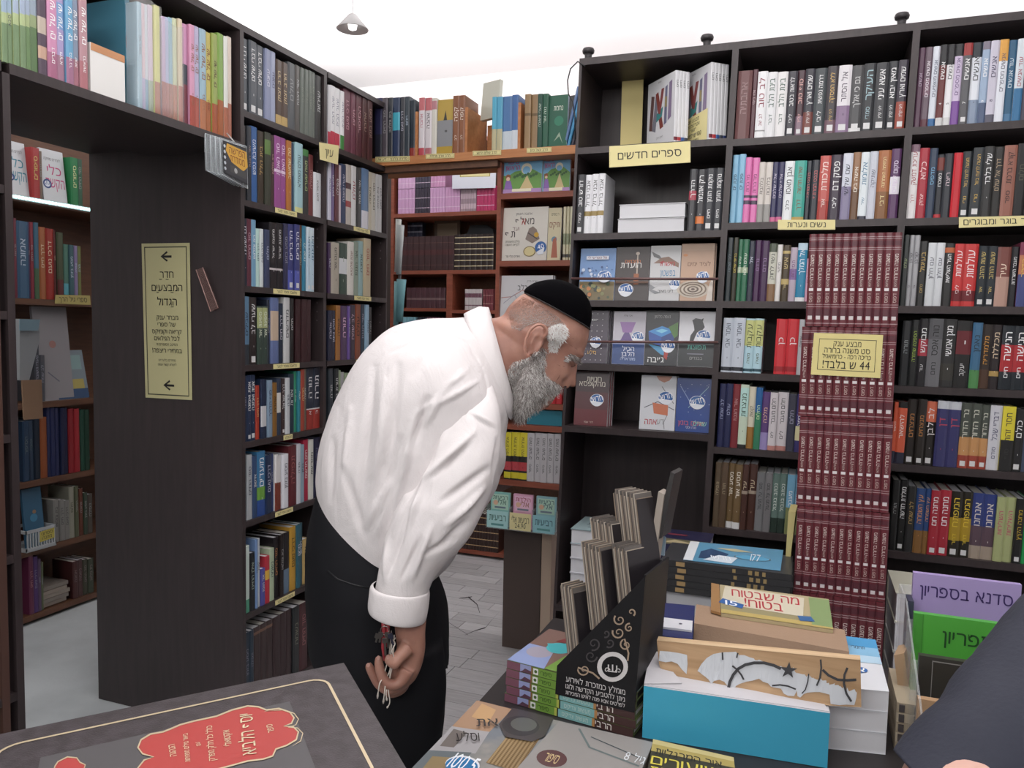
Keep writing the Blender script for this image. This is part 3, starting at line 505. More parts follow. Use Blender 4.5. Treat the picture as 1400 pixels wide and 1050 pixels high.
# ------------------------------------------------------------------ face-out covers and other things on the shelves
def cover(px, pos, z, art_, label, name='novel', base='888', n=1, tilt=.12, plane='Y', group='face-out new books', th=.014, cat='novel'):
    """face-out book: px = x0, x1, ytop in the photo; stands on z and leans back"""
    x0, x1, yt = px; a = onY(x0, 400, pos).x if False else None
    def xq(p):
        py = 400
        for _ in range(4): q = onY(p, py, pos); py -= (z+.08-q.z)*F/(q-O).dot(FW)
        return q.x
    a, b = xq(x0), xq(x1); h = onY((x0+x1)/2, yt, pos).z-z
    for i in range(n):
        o = mesh(name, bxv(0, b-a, 0, th, 0, h), BF, [mat(base, .35), WPAGES], None, [1, 1, 0, 1, 0, 1][:6])
        o.data.materials[0] = mat(base, .35); 
        o.location = (a+.004*i, pos+.012+i*(th+.001), z+.0008); o.rotation_euler = (-tilt, 0, 0)
        if i: lab = f'{label}, {ORD[i]} in its pile'
        else: lab = label
        tag(o, lab, cat, group)
        if i == 0: art('cover_print', [(0.0008, -.0002, .0008), (b-a-.0008, -.0002, .0008), (b-a-.0008, -.0002, h-.0008), (.0008, -.0002, h-.0008)], art_, o, base=base, lift=.0003, nrm=Vector((0, -1, 0)), rough=.32)
    return o
def stk(x, y, r=.2, t='חדש!'):
    k = r*.93; A = .62
    low = [(x+k*math.cos(a), y+k*A*math.sin(a)) for a in [math.radians(190+i*15) for i in range(11)]]
    return [('c', x, y, r, 'e8eaf0', A/.75), ('c', x, y, k, '2e62a8', A/.75), ('p', low, 'e4e8f0'), ('t', x, y+.02, r*1.6, .10, t, 'ffffff', .3)]
YD = YR+.02
za = [zt(z) for z in zA]
random.seed(3)
leaves = [('c', random.uniform(.05, .95), random.uniform(.03, .32), random.uniform(.03, .07), random.choice(['b89850', '4a5c40', 'c87838', '303c34', '8a8c58'])) for _ in range(26)]
splat = [('c', random.uniform(.05, .95), random.uniform(.42, .66), random.uniform(.015, .05), random.choice(['3a5488', 'c8d4e8', '4868a0'])) for _ in range(22)]
cover((790, 838.7, 338), YD, za[2], [('r', 0, 0, 1, .36, '7a6a44'), *leaves, *splat, ('r', .18, .78, .82, .85, 'd8dce8'), ('t', .5, .815, .6, .045, 'אל תפריעי לי', '8a4a5a'), *stk(.72, .45, .2)], 'blue novel cover with autumn leaves, leftmost on the upper display shelf', base='6f96cc')
cover((839.5, 885.5, 336), YD, za[2], [('r', .62, .45, .66, .9, 'b8a898'), ('c', .64, .88, .06, 'c8b8a8', .8), ('t', .45, .66, .75, .1, 'הועדת', 'e8e4e0'), ('t', .5, .73, .55, .06, 'החכמים', 'd07030'), ('r', .55, .3, .7, .5, 'a05830'), ('r', .0, .32, 1, .36, '6a4634'), *stk(.33, .2, .23)], 'dark brown novel cover with a torch and orange title', base='3f3534')
cover((886.5, 928.2, 334), YD, za[2], [('p', [(.02, .9), (.3, .82), (.4, .74), (.1, .8)], '6a6a6c'), ('p', [(.1, .68), (.35, .78), (.6, .8), (.95, .68), (.95, .6), (.55, .7), (.3, .68)], '8a6a58'), ('t', .58, .67, .5, .08, 'משהו', 'c02830'), ('p', [(.3, .7), (.45, .73), (.4, .66)], 'b02830'), ('t', .6, .5, .5, .11, 'בפשטון', '3880b0'), ('t', .55, .17, .6, .05, 'דיני מאיר', '555'), ('p', [(0, .3), (.2, .24), (.3, .27), (.1, .2), (.4, .14), (.2, .12), (0, .18)], '8a8c90'), *stk(.84, .3, .18)], 'pale snowy novel cover with a red and blue title', base='c9c9ca')
cover((929, 974.5, 331), YD, za[2], [('r', 0, .88, 1, 1, 'c8a488'), ('t', .55, .64, .7, .07, 'לציד ימים', '7a5440'), ('c', .12, .8, .07, 'd08850', .6), *[('c', .4, .2, r, c, .55) for r, c in ((.5, 'c8baa8'), (.42, '7a6450'), (.37, 'cdbfae'), (.3, '6a5442'), (.25, 'c8baa8'), (.18, '5c4838'), (.12, 'c0b0a0'), (.06, '5a4638'))], ('p', [(.8, 0), (1, 0), (1, .4), (.9, .3)], 'd8ccc0'), *stk(.68, .42, .2)], 'tan novel cover with a coiled rope', base='c39c80', n=2)
cover((788, 828.5, 424), YD, za[3], [*[('c', .1+.18*i, .06+.11*j, .016, 'd8d4d8') for i in range(5) for j in range(9)], ('t', .5, .82, .3, .04, 'אסתי', 'e8e8e8'), ('t', .5, .2, .75, .06, 'סלע', 'e0b050'), *stk(.62, .4, .2)], 'dark purple novel cover with white dots', base='4b4150', n=3)
cover((835.5, 880, 425), YD, za[3], [('r', 0, 0, 1, .38, '2c4a88'), ('r', 0, .38, 1, .45, '8a90b8'), ('p', [(.2, .8), (.7, .8), (.58, .6), (.3, .6)], '9a70b0'), ('p', [(.36, .6), (.5, .6), (.62, .45), (.24, .45)], '6a5090'), ('t', .45, .92, .4, .03, 'אבי שליו', '555'), ('t', .5, .29, .8, .08, 'הכיל', 'f0f4ff'), ('t', .5, .19, .8, .08, 'הלבן', 'f0f4ff'), ('t', .5, .1, .8, .05, 'מתראליה', 'c8d8f8'), *stk(.78, .52, .2)], 'light violet and blue novel cover with a purple vase shape', base='c2bdc9')
cover((880.5, 925, 424), YD, za[3], [('p', [(.08, .62), (.5, .72), (.92, .64), (.5, .52)], '3a90d8'), ('p', [(.3, .63), (.5, .67), (.7, .64), (.5, .59)], '80d0f0'), ('p', [(.08, .62), (.5, .52), (.5, .35), (.12, .42)], '2450a8'), ('p', [(.5, .52), (.92, .64), (.88, .45), (.5, .35)], '1c3c88'), ('p', [(.1, .38), (.5, .34), (.75, .16), (.5, .2)], '4898c8'), ('p', [(.7, .7), (1, .8), (1, .55), (.9, .5)], '4a7a30'), ('p', [(.6, .35), (.75, .3), (.7, .1), (.6, .15)], 'b83830'), ('t', .35, .1, .5, .1, 'ג׳יבה', 'f4f4f4'), ('t', .5, .89, .5, .05, 'נעמה סלומון', 'bbb'), *stk(.72, .36, .22)], 'black novel cover with a glowing blue cube', base='22252c')
cover((926, 977, 425), YD, za[3], [('r', 0, 0, 1, .43, '20262a'), ('p', [(.35, .84), (.44, .88), (.52, .87), (.6, .86), (.66, .88), (.64, .82), (.7, .72), (.62, .64), (.5, .62), (.44, .52), (.4, .44), (.3, .44), (.32, .56), (.42, .66), (.4, .74)], '26262a'), ('t', .5, .35, .8, .08, 'תפוצות', '58b0a0'), ('t', .5, .15, .4, .05, 'בבגדים', 'aaa'), ('r', .25, .22, .7, .235, '889'), *stk(.68, .56, .2)], 'white and black novel cover with a silhouette in a bonnet', base='dcdce2')
cover((783.5, 829, 508), YD, za[4], [('r', 0, .62, 1, 1, '4f3c40'), ('r', 0, .3, 1, .62, '5f3a3e'), ('t', .55, .86, .7, .09, 'חנויות', 'e8e0d0'), ('t', .5, .77, .8, .09, 'מהקופסא', 'e8e0d0'), ('t', .45, .06, .3, .035, 'דוד שמי', 'd8c8b8'), *stk(.67, .48, .21)], 'dark red novel cover with white handwriting, alone at lower left', base='70373c', n=3)
cover((873.5, 922, 514), YD, za[4], [('p', [(.42, 1), (.88, 1), (.8, .92), (.65, .88), (.5, .92)], 'c08068'), ('l', [(.6, .8), (.95, .5)], .02, '777'), ('l', [(.12, .4), (.5, .52), (.98, .38)], .02, '445'), ('p', [(.35, .5), (.8, .46), (.8, .27), (.4, .3)], 'd07858'), ('l', [(.78, .27), (.7, .15), (.72, .02)], .012, '555'), ('t', .32, .14, .35, .1, 'אתה', 'c02830'), ('t', .6, .15, .2, .1, 'דע', '999'), *stk(.72, .6, .22)], 'white novel cover with orange knitting on needles', base='d4d6dc', n=2)
cover((923, 971.5, 518), YD, za[4], [*[('c', random.uniform(.05, .95), random.uniform(.2, .95), .012, 'a8b8e0') for _ in range(16)], ('l', [(.1, .85), (.45, .5)], .02, '90a8d8'), ('l', [(.9, .85), (.35, .45)], .02, '88b0c8'), ('t', .45, .16, .75, .08, 'שתיים בזמן', 'd06070'), ('t', .7, .16, .38, .08, 'שתיים', '90d8c8'), ('t', .45, .08, .35, .04, 'נגה וסני', 'ccd'), *stk(.6, .56, .23)], 'deep blue novel cover with crossed lines and pink title', base='2c4a96', n=2)
# retaining rods in front of the covers
for (y0, y1, lab) in ((381, 381.5, 'red-brown rod holding the upper row of face-out books'), (467, 468, 'red-brown rod holding the middle row of face-out books')):
    p = onY(781, y0, YR-.012); q = onY(982, y1, YR-.012); o = tube('rod', [p, q], .0042, mat('6a4a48', .35)); tag(o, lab, 'rod')
# white books lying flat on the second display shelf
for i, (xa, ya, yb) in enumerate(((846, 305, 318), (844, 281, 303))):
    z0 = zt(1.76)+(.0005 if i == 0 else .0475); a = onY(844+i, 310, YR+.02).x; b = onY(937, 310, YR+.02).x
    o = mesh('book', bxv(0, b-a-.003, 0, .15, 0, .0018)+bxv(0, b-a-.003, 0, .15, .043, .045)+bxv(0, b-a-.003, .148, .15, .002, .043), [tuple(j+8*k for j in f) for k in range(3) for f in BF], mat('d4d4d8', .4))
    o.location = (a+i*.002, YR+.02, z0); tag(o, 'thick white book lying flat, '+('bottom' if i == 0 else 'top')+' of two on the second new-titles shelf', 'book', 'books lying flat on the display shelf')
    mesh('pages', bxv(.002, b-a-.005, .002, .147, .0019, .0429), BF, mat('dcdce0', .8), o)
# the two groups of slanted white books with a letter picture, on top shelf
def letters_art():
    return [('p', [(.08, .3), (.2, .28), (.26, .78), (.14, .8)], '6a4a48'), ('p', [(.2, .28), (.33, .24), (.42, .76), (.3, .78)], '7a7a88'), ('p', [(.3, .8), (.4, .82), (.62, .28), (.5, .26)], '8a4038'), ('p', [(.36, .5), (.6, .58), (.56, .44), (.36, .38)], '3a8a8a'), ('p', [(.52, .84), (.62, .84), (.5, .48), (.42, .5)], '904848'),
            ('p', [(.64, .3), (.74, .32), (.74, .86), (.66, .84)], '70708c'), ('p', [(.78, .34), (.9, .38), (.9, .9), (.8, .88)], '8a7898'), ('r', .66, .55, .73, .7, 'a09060'), ('t', .5, .14, .6, .03, 'חיים דרוק', '888'), ('t', .45, .95, .4, .022, 'עולמות', '888')]
for g, (bx, yt, hh) in enumerate(((921, 82, .222), (969, 68, .236))):
    for i in range(4+g):
        p = onY(bx, 195, YR+.012); th = .013; rz = math.radians(42)
        o = book(th, .165, hh, 'dcdcdf', WPAGES, rnd=.0002); o.rotation_euler = (0, .02, rz+.0)
        d = Vector((math.cos(rz), math.sin(rz), 0)); base_ = Vector((p.x, YR+.012, zt(2.039)+.0008))
        # local +x is the thickness; the front cover is the -x face
        o.location = base_+d*(th*(i+.5)); o.rotation_euler = (0, 0, rz)
        tag(o, f'white book with a letter picture, {ORD[i]} of the '+('left' if g == 0 else 'right')+' slanted group', 'book', 'slanted white books on the top display shelf')
        if i == 0: art('cover_print', [(-th/2-.0002, .164, .001), (-th/2-.0002, .002, .001), (-th/2-.0002, .002, hh-.001), (-th/2-.0002, .164, hh-.001)], letters_art(), o, base='dcdcdf', lift=.0003, nrm=Vector((-1, 0, 0)))
        bands(o, th, hh, [(.03, .08, ['7a2838', 'c03038', '30589a', '404858', '30407a'][i])], .0002); spine_text(o, 'חיים', th, hh*.82, .03, '444', -.0008, .5)
        if g == 1 and i == 0:
            s_ = art('price_note', [(-th/2-.0012, .160, .004), (-th/2-.0012, .01, .004), (-th/2-.0012, .01, .10), (-th/2-.0012, .160, .085)], [('t', .5, .84, .7, .12, 'מבצע חם', '222'), ('t', .5, .66, .85, .12, 'אטרקולוגים', '222'), ('t', .5, .5, .5, .12, '״וואו״', '222'), ('t', .5, .3, .8, .14, '100 ש למסר', '222'), ('t', .5, .12, .7, .08, 'ביחידת אקטואל', '222')], o, base='e9dc9a', lift=.0003, nrm=Vector((-1, 0, 0)))
p0, p1 = onY(848, 198, YR+.1), onY(868, 198, YR+.1)
o = box('yellow_card', (onY(848, 198, YR+.2).x, onY(877, 198, YR+.2).x, YR+.2, YR+.204, zt(2.039)+.0005, onY(858, 108, YR+.2).z), mat('e2cf86', .6)); tag(o, 'tall plain yellow card standing behind the left white books', 'card')
# ---- yellow signs
INK = '26241c'
sign('shelf_sign', 'wide yellow sign heading the new-titles bookcase', [onY(*p, YR-.003) for p in ((833, 229), (944, 222), (944, 193), (833, 200))], [('t', .5, .5, .84, .34, 'ספרים חדשים', INK)], group='yellow shelf signs')
sign('shelf_sign', 'yellow sign over the second-row books behind the maroon tower', [onY(*p, YR-.003) for p in ((1063.5, 314), (1142, 314), (1142, 300.5), (1063.5, 300.5))], [('t', .5, .5, .8, .5, 'נשים ונערות', INK)], group='yellow shelf signs')
sign('shelf_sign', 'yellow sign on the second shelf edge at the right frame edge', [onY(*p, YR-.003) for p in ((1311, 311.5), (1440, 307), (1440, 294), (1311, 297))], [('t', .45, .5, .8, .55, 'נוער בוגר ומבוגרים', INK)], group='yellow shelf signs')
o = sign('arrow_sign', 'tall yellow paper sign with two left arrows on the dark side panel', [onY(*p, 2.1575) for p in ((199, 543.5), (262.5, 547), (259, 332), (193.5, 333))], [('f', .055, .018, '4a4838'),
    ('p', [(.4, .916), (.53, .95), (.55, .94), (.47, .922), (.63, .922), (.63, .908), (.47, .908), (.55, .892), (.53, .882)], '1c1c1a'), ('p', [(.4, .088), (.53, .122), (.55, .112), (.47, .094), (.63, .094), (.63, .08), (.47, .08), (.55, .064), (.53, .054)], '1c1c1a'),
    ('t', .52, .8, .5, .042, 'חדר', '1c1c1a'), ('r', .36, .768, .42, .772, '1c1c1a'), ('r', .5, .768, .56, .772, '1c1c1a'), ('t', .52, .715, .84, .042, 'המבצעים', '1c1c1a'), ('r', .3, .684, .35, .688, '1c1c1a'), ('r', .6, .684, .66, .688, '1c1c1a'), ('t', .52, .625, .6, .045, 'הגדול', '1c1c1a'), ('r', .6, .592, .66, .596, '1c1c1a'),
    ('t', .52, .525, .55, .026, 'מבחר ענק', '2a2a24'), ('t', .5, .48, .45, .026, 'של ספרי', '2a2a24'), ('t', .5, .435, .84, .026, 'קריאה וקומיקס', '2a2a24'), ('t', .5, .39, .68, .026, 'לכל הגילאים', '2a2a24'), ('t', .5, .352, .52, .015, 'ממיטב הסופרים וה', '2a2a24'), ('t', .5, .312, .84, .027, 'במחירי ריצפה!', '1c1c1a'), ('t', .5, .25, .5, .014, 'מחירים בלעדיים', '4a4a40'), ('t', .5, .222, .5, .014, 'ליצירת קשר עמנו', '4a4a40')], base='d9d29a')
p = [onY(*q, 2.156) for q in ((270, 369), (279, 366), (300, 421), (290, 426))]
t = thing('strip_holder', 'clear plastic strip fixed askew on the dark side panel', 'holder')
prism('body', p, (0, -.006, 0), mat('8a6660', .2, alpha=.45), t); tube('edge', [p[0]+Vector((0, -.007, 0)), p[3]+Vector((0, -.007, 0))], .0015, mat('b89890', .2), t); tube('edge', [p[1]+Vector((0, -.007, 0)), p[2]+Vector((0, -.007, 0))], .0015, mat('b89890', .2), t)
for k, (x0, y0, x1, y1, lab) in enumerate(((376.5, 282, 406, 293.5, 'second'), (374, 391.5, 410, 400.5, 'third'), (374, 496, 409.7, 504.5, 'fourth'), (388, 595.7, 400, 603.6, 'fifth'), (376.6, 692, 400.6, 700, 'sixth'), (376.6, 803, 403, 814, 'seventh'), (383, 905, 411, 919, 'bottom'))):
    a, b = onX(x0, y0, XL+.002), onX(x1, (y0+y1)/2, XL+.002); z = (zL[1:]+[.075])[k]
    z = zL[k+1] if k < 7 else .075
    sign('shelf_label', f'small yellow label on the {lab} shelf edge, bookcase beside the arrow sign', [(XL+.002, a.y, z-.009), (XL+.002, b.y, z-.009), (XL+.002, b.y, z+.009), (XL+.002, a.y, z+.009)], [('t', .5, .5, .8, .5, 'מחשבה ומוסר לנוער', INK)], group='yellow labels on the left bookcase')
for k, (x0, y0, x1, y1, lab) in enumerate(((484, 306, 506, 315, 'second'), (484.7, 401.5, 507.5, 407, 'third'), (487, 491.6, 505, 498, 'fourth'))):
    a, b = onX(x0, y0, XL+.002), onX(x1, y1, XL+.002); z = zL[k+1]
    sign('shelf_label', f'small yellow label on the {lab} shelf edge of the corner bookcase', [(XL+.002, a.y, z-.009), (XL+.002, b.y, z-.009), (XL+.002, b.y, z+.009), (XL+.002, a.y, z+.009)], [('t', .5, .5, .8, .5, 'ספרי שבת ומועד', INK)], group='yellow labels on the corner bookcase')
sign('shelf_sign', 'square yellow sign between the two left bookcases', [onX(*q, XL+.02) for q in ((437.5, 218), (462, 225), (463.5, 199), (436.5, 194.5))], [('t', .5, .5, .62, .4, 'עיון', INK)], group='yellow shelf signs')
for (x0, x1, yb, yt, s_, lab) in ((60, 275, 553, 517, 'סדרת בלבבי / דע את', 'leftmost'), (375, 553, 531, 499, 'הרב אורון פרולית', 'second from left'), (668, 845, 512, 480, 'הרב שלום הרוש', 'third from left'), (1005, 1160, 494, 462, 'הרב יגאל כהן', 'rightmost')):
    sign('shelf_label', f'yellow label on the orange shelf edge, {lab}', [onY(500+x0/4.567, 100+(yb+4)/4.567, YO-.003), onY(500+x1/4.567, 100+(yb-2)/4.567, YO-.003), onY(500+x1/4.567, 100+yt/4.567, YO-.003), onY(500+x0/4.567, 100+(yt+6)/4.567, YO-.003)], [('f', .02, .008, '8a7c40'), ('t', .5, .5, .86, .45, s_, INK)], group='yellow labels on the orange shelf')
# ---- orange shelf books
def OR(st, data, nm, gr, **kw): return row('R', YO, zO, 500, 100, 4.567, st, data, nm, gr, **kw)
OR(45, '''93 150 34345c 99a - b0-.4:2c2e3c;128 150 585058 aaa;160 148 33373e bbb;205 148 2c3c60 bcd - b.45-.75:40b0c8 b.75-1:283858;235 145 3a3c44 ccd;265 142 34404a bcd;300 165 1c2c38 99a - b0-.15:983028''', 'left end of orange shelf', 'dark sets on the orange shelf')
OR(324, '''360 150 dcd4d8 c06070 אהבה - b.78-1:cc6a70 b0-.13:c04050;400 148 dcd4d8 302c30 אהבה - b.78-1:cc6a70 b0-.13:b86870;432 150 d8d4c8 445 - b.8-.95:c08088;-533;575 135 905838 f0e0d0 קפה/לב;612 135 905838 f0e0d0 קפה/לב''', 'middle of orange shelf', 'books in the middle of the orange shelf')
OR(780, '''808 145 50b0d0 f0f0f0 - b0-.4:c0b890;845 143 50a8cc f0f0f0 - b0-.4:c0b890;905 138 4a78b0 e8f0f8 - b0-.35:c8d4dc;945 132 3c68a8 e8f0f8 - b0-.35:d0d8e0''', 'between orange shelf dividers', 'blue books on the orange shelf')
OR(984, '''1022 128 a08058 d8c090 - b.6-.65:705838;1065 126 9a7a54 d8c090 - b.6-.65:705838;1095 126 205040 c8d8c8;1130 124 286048 c8d8c8 נגה_אור''', 'right end of orange shelf', 'books at the right end of the orange shelf')
cover((594.5, 617, 134), YO+.004, zO, [('r', 0, 0, 1, .14, 'b89830'), ('r', 0, .14, 1, .62, '8a8c90'), ('p', [(.4, .62), (.52, .8), (.62, .62)], '3a3a34'), ('r', .5, .4, .65, .44, '555')], 'gold and grey book cover facing out on the orange shelf', base='c0a040', group='books in the middle of the orange shelf', tilt=.05)
cover((748, 774, 128), YO+.006, zO, [('t', .5, .75, .5, .09, 'נחמת', 'd8e0d0'), ('c', .55, .5, .25, '2a8060'), ('p', [(.3, .1), (.6, .2), (.8, .05), (.6, .28)], '90a890')], 'green book cover facing out at the right end of the orange shelf', base='1f6048', group='books at the right end of the orange shelf', tilt=.05)
for i in range(3):
    o = book(.012, .16, .24, ['5878a8', '3f90c0', '2a2c3c'][i]); o.location = (xO(1232)+i*.016, YO+.02, zO+.003); o.rotation_euler = (0, .22, 0)
    tag(o, ['grey-blue', 'bright blue', 'dark'][i]+' thin book leaning to the right on the orange shelf', 'book', 'leaning books on the orange shelf')
o = mesh('book', bxv(0, .10, 0, .02, 0, .165), BF, mat('c8c8b8', .4)); o.location = (xO(640)+.002, YO+.12, zO+.162); o.rotation_euler = (-.1, 0, -.35); tag(o, 'pale book sloping above the empty orange divider box', 'book')
o = prism('dark_board', [(xO(650), YO+.26, zO), (-.71, YO+.26, zO), (-.71, YO+.26, zO+.30), (xO(650), YO+.26, zO+.25)], (0, .01, 0), mat('4c4c4e', .6)); tag(o, 'dark grey board standing behind the orange shelf books', 'board')
# ---- alcove case
def ma(st, n, pxs, Y0, z, h, col, tc, nm, gr, bl=(), d=.1):
    x0, x1 = onY(pxs[0], 300, Y0).x, onY(pxs[1], 300, Y0).x; t = (x1-x0)/n
    for i in range(n):
        o = book(t-.0008, d, h, col); o.location = (x0+t*(i+.5), Y0, z+.0005)
        tag(o, f'{colname(col)} {nm}, {ORD[i]} from left', 'book', gr); 
        if bl: bands(o, t-.0008, h, bl)
X3 = lambda X: 500+X/4.567
zr = zM[0]+.0125
for j, (a, b, n, col, rowi) in enumerate(((200, 305, 5, 'cc9cc8', 0), (307, 398, 5, '322a3c', 0), (400, 492, 5, 'cc9cc8', 0), (494, 587, 5, 'cc98c4', 0), (590, 688, 6, '9c8690', 0), (690, 802, 5, 'b82a60', 0), (200, 305, 5, 'd0a4cc', 1), (307, 400, 5, '3a3448', 1), (402, 494, 5, 'cc90bc', 1))):
    nm = ['far left', 'second', 'middle', 'fourth', 'fifth', 'crimson', 'far left upper', 'second upper', 'third upper'][j]
    ma(0, n, (X3(a), X3(b)), YM+.01, zr+rowi*.158, .155, col, '', f'prayer booklet, {nm} block of alcove top', 'small prayer booklets in the alcove', bl=[(.2, .22, 'e0c8dc'), (.6, .62, 'e0c8dc')] if col != '9c8690' else [(.1, .3, 'c0a8b4'), (.5, .7, 'b8a0ac')])
q = [onY(X3(a), 100+b/4.567, YM-.01) for a, b in ((540, 722), (810, 716), (815, 566), (540, 572))]
sign('paper_sheet', 'white paper sheet with a yellow heading in the alcove', q, [('r', .18, .48, .87, 1, 'b0a040'), ('r', .2, .5, .85, .99, 'e6dc9c'), ('t', .52, .8, .6, .22, 'ותהילים', '222')], base='d8dce8')
X4 = lambda X: 530+X/3.748
zb = zM[1]+.0125
BAND = [(.12, .14, 'a08858'), (.3, .32, 'a08858'), (.5, .52, 'a08858'), (.7, .72, 'a08858'), (.88, .9, 'a08858')]
ma(0, 9, (X4(70), X4(342)), YM+.01, zb, .215, '40282a', '', 'bound volume in the long alcove set', 'dark bound set on the alcove middle shelf', bl=[(.15, .16, '705048'), (.45, .6, '50282a'), (.8, .81, '705048')], d=.16)
ma(0, 7, (X4(344), X4(545)), YM+.01, zb, .22, '2e2220', '', 'gold-banded volume, right end of alcove shelf', 'gold-banded set in the alcove', bl=[(z, z+.022, 'd8c8a0') for z in (.1, .26, .42, .58, .74, .9)], d=.16)
ma(0, 5, (X4(72), X4(178)), YM+.19, zb+.0, .33, '38405c', '', 'blue patterned booklet behind the bound set', 'blue patterned booklets in the alcove', bl=[(.7, .72, 'a0a8c0'), (.8, .83, 'a0a8c0'), (.92, .95, 'a0a8c0')], d=.05)
t = thing('framed_picture', 'dim framed picture behind the bound set in the alcove', 'picture'); a = onY(X4(240), 330, YM+.2); b = onY(X4(370), 330, YM+.2)
box('frame', (a.x, b.x, YM+.2, YM+.215, zb, zb+.34), mat('5a4a3c', .5), t); art('picture', [(a.x+.02, YM+.1995, zb+.02), (b.x-.02, YM+.1995, zb+.02), (b.x-.02, YM+.1995, zb+.32), (a.x+.02, YM+.1995, zb+.32)], [('c', .5, .5, .25, '7a6a50'), ('c', .5, .5, .15, '3c3c38')], t, base='8a7a64')
t = thing('cash_box', 'black rounded case behind the gold-banded volumes in the alcove', 'case', ((X3(0)*0), 0, 0)); a = onY(X4(335), 330, YM+.18); b = onY(X4(540), 330, YM+.18)
prism('body', [(a.x, YM+.18, zb), (b.x, YM+.18, zb), (b.x, YM+.18, zb+.27), (b.x-.05, YM+.18, zb+.30), (a.x+.12, YM+.18, zb+.30), (a.x+.10, YM+.18, zb+.25), (a.x+.02, YM+.18, zb+.23)], (0, .08, 0), mat('20242c', .4), t)
zc_ = zM[2]+.0125
box('shelf', (xd+.02, XM1, YM, YM+.28, onY(650, 424, YM).z-.02, onY(650, 424, YM).z), RED, m1)
zq = onY(650, 424, YM).z
ma(0, 5, (X4(402), X4(490)), YM+.01, zq, .13, 'c8c0c0', '', 'small white volume in the right compartment', 'small white volumes in the alcove', bl=[(.6, .8, '7a5060'), (.2, .25, '7a5060')])
ma(0, 4, (X4(494), X4(548)), YM+.01, zq, .13, '7a3840', '', 'small maroon volume in the right compartment', 'small maroon volumes in the alcove', bl=[(.3, .32, 'c8b0a0'), (.7, .72, 'c8b0a0')])
box('shelf', (XM0, xd-.02, YM, YM+.28, onY(560, 421, YM).z-.02, onY(560, 421, YM).z), RED, m1); zq = onY(560, 421, YM).z
ma(0, 8, (X4(100), X4(302)), YM+.01, zq, .13, '503038', '', 'small dark volume in the left compartment', 'small dark volumes in the left compartment', bl=[(.4, .5, '786060')])
zq2 = zM[2]+.0125
ma(0, 4, (X4(82), X4(150)), YM+.01, zq2, .145, '80b8c8', '', 'small pale blue booklet below', 'pale blue booklets in the alcove', bl=[(.5, .52, 'd0e0e8')])
ma(0, 3, (X4(160), X4(208)), YM+.01, zq2, .145, '2c2c3c', '', 'small dark booklet below', 'dark booklets in the alcove')
ma(0, 5, (X4(210), X4(285)), YM+.01, zq2, .145, '886070', '', 'small mauve booklet below', 'mauve booklets in the alcove')
X5 = lambda X: 600+X/2.915
for z, gr in ((zM[5]+.0125, 'lowest'), (zM[3]+.0125, 'fourth')):
    ma(0, 18, (X5(60), X5(262)), YM+.01, z, .24, '3a2622', '', f'brown bound volume, {gr} alcove shelf', f'bound volumes on the {gr} alcove shelf', bl=[(q_, q_+.02, 'c8a878') for q_ in (.12, .3, .5, .7, .88)], d=.16)
t = thing('poster_roll_bundle', 'upright bundle of rolled pale and teal sheets beside the corner bookcase', 'rolls')
for i, (x, y0, y1, c, r) in enumerate(((547, 308, 375, 'b8c0c0', .02), (544, 300, 372, 'c8ccc8', .016), (548, 382, 440, '68a0a8', .026), (543, 385, 445, '78b0b4', .02))):
    p, q = onY(x-2, y1, 3.62), onY(x+1, y0, 3.62); tube('roll', [p, p*.5+q*.5, q], [r*.7, r*.8, r], mat(c, .6), t, 10)
pq = onY(546, 430, 3.63); tube('post', [(pq.x, 3.63, 0), (pq.x, 3.63, 1.75)], .008, mat('50484a', .5), t)
# ---- narrow redwood case
zz = [z+.0125 for z in z2]
def sofer(): return [('r', 0, .5, 1, 1, '78b8e0'), ('r', 0, .0, 1, .12, 'b890c8'), ('p', [(0, .12), (1, .12), (1, .5), (.8, .62), (.6, .72), (.45, .62), (.3, .6), (.12, .48), (0, .5)], '6aa048'), ('c', .6, .66, .14, 'f0e8d0', 1), ('c', .6, .62, .1, '88c8f0'), ('p', [(.45, .12), (.8, .12), (.68, .35), (.62, .5), (.56, .35)], 'd8c088'), *[('c', .3+.07*i, .45+.03*(i % 3), .04, '3c6838') for i in range(9)], ('c', .13, .45, .07, '9a5838'), ('c', .13, .4, .05, 'f0c8a8'), ('p', [(.04, .12), (.26, .12), (.2, .35), (.08, .35)], '9068b8'), ('t', .22, .86, .36, .12, 'סיפורי', 'd03880'), ('t', .24, .7, .38, .12, 'הראשון', 'd03880'), ('r', .25, .04, .75, .12, 'f0e8c8')]
cover((686, 739, 212), Y2+.01, zz[0], sofer(), "children's book with a garden scene, left of two", base='88c0e0', group='garden picture books', n=2, tilt=.1)
cover((740.5, 778, 208), Y2+.03, zz[0], sofer(), "children's book with a garden scene, right of two", base='88c0e0', group='garden picture books', n=1, tilt=.06)
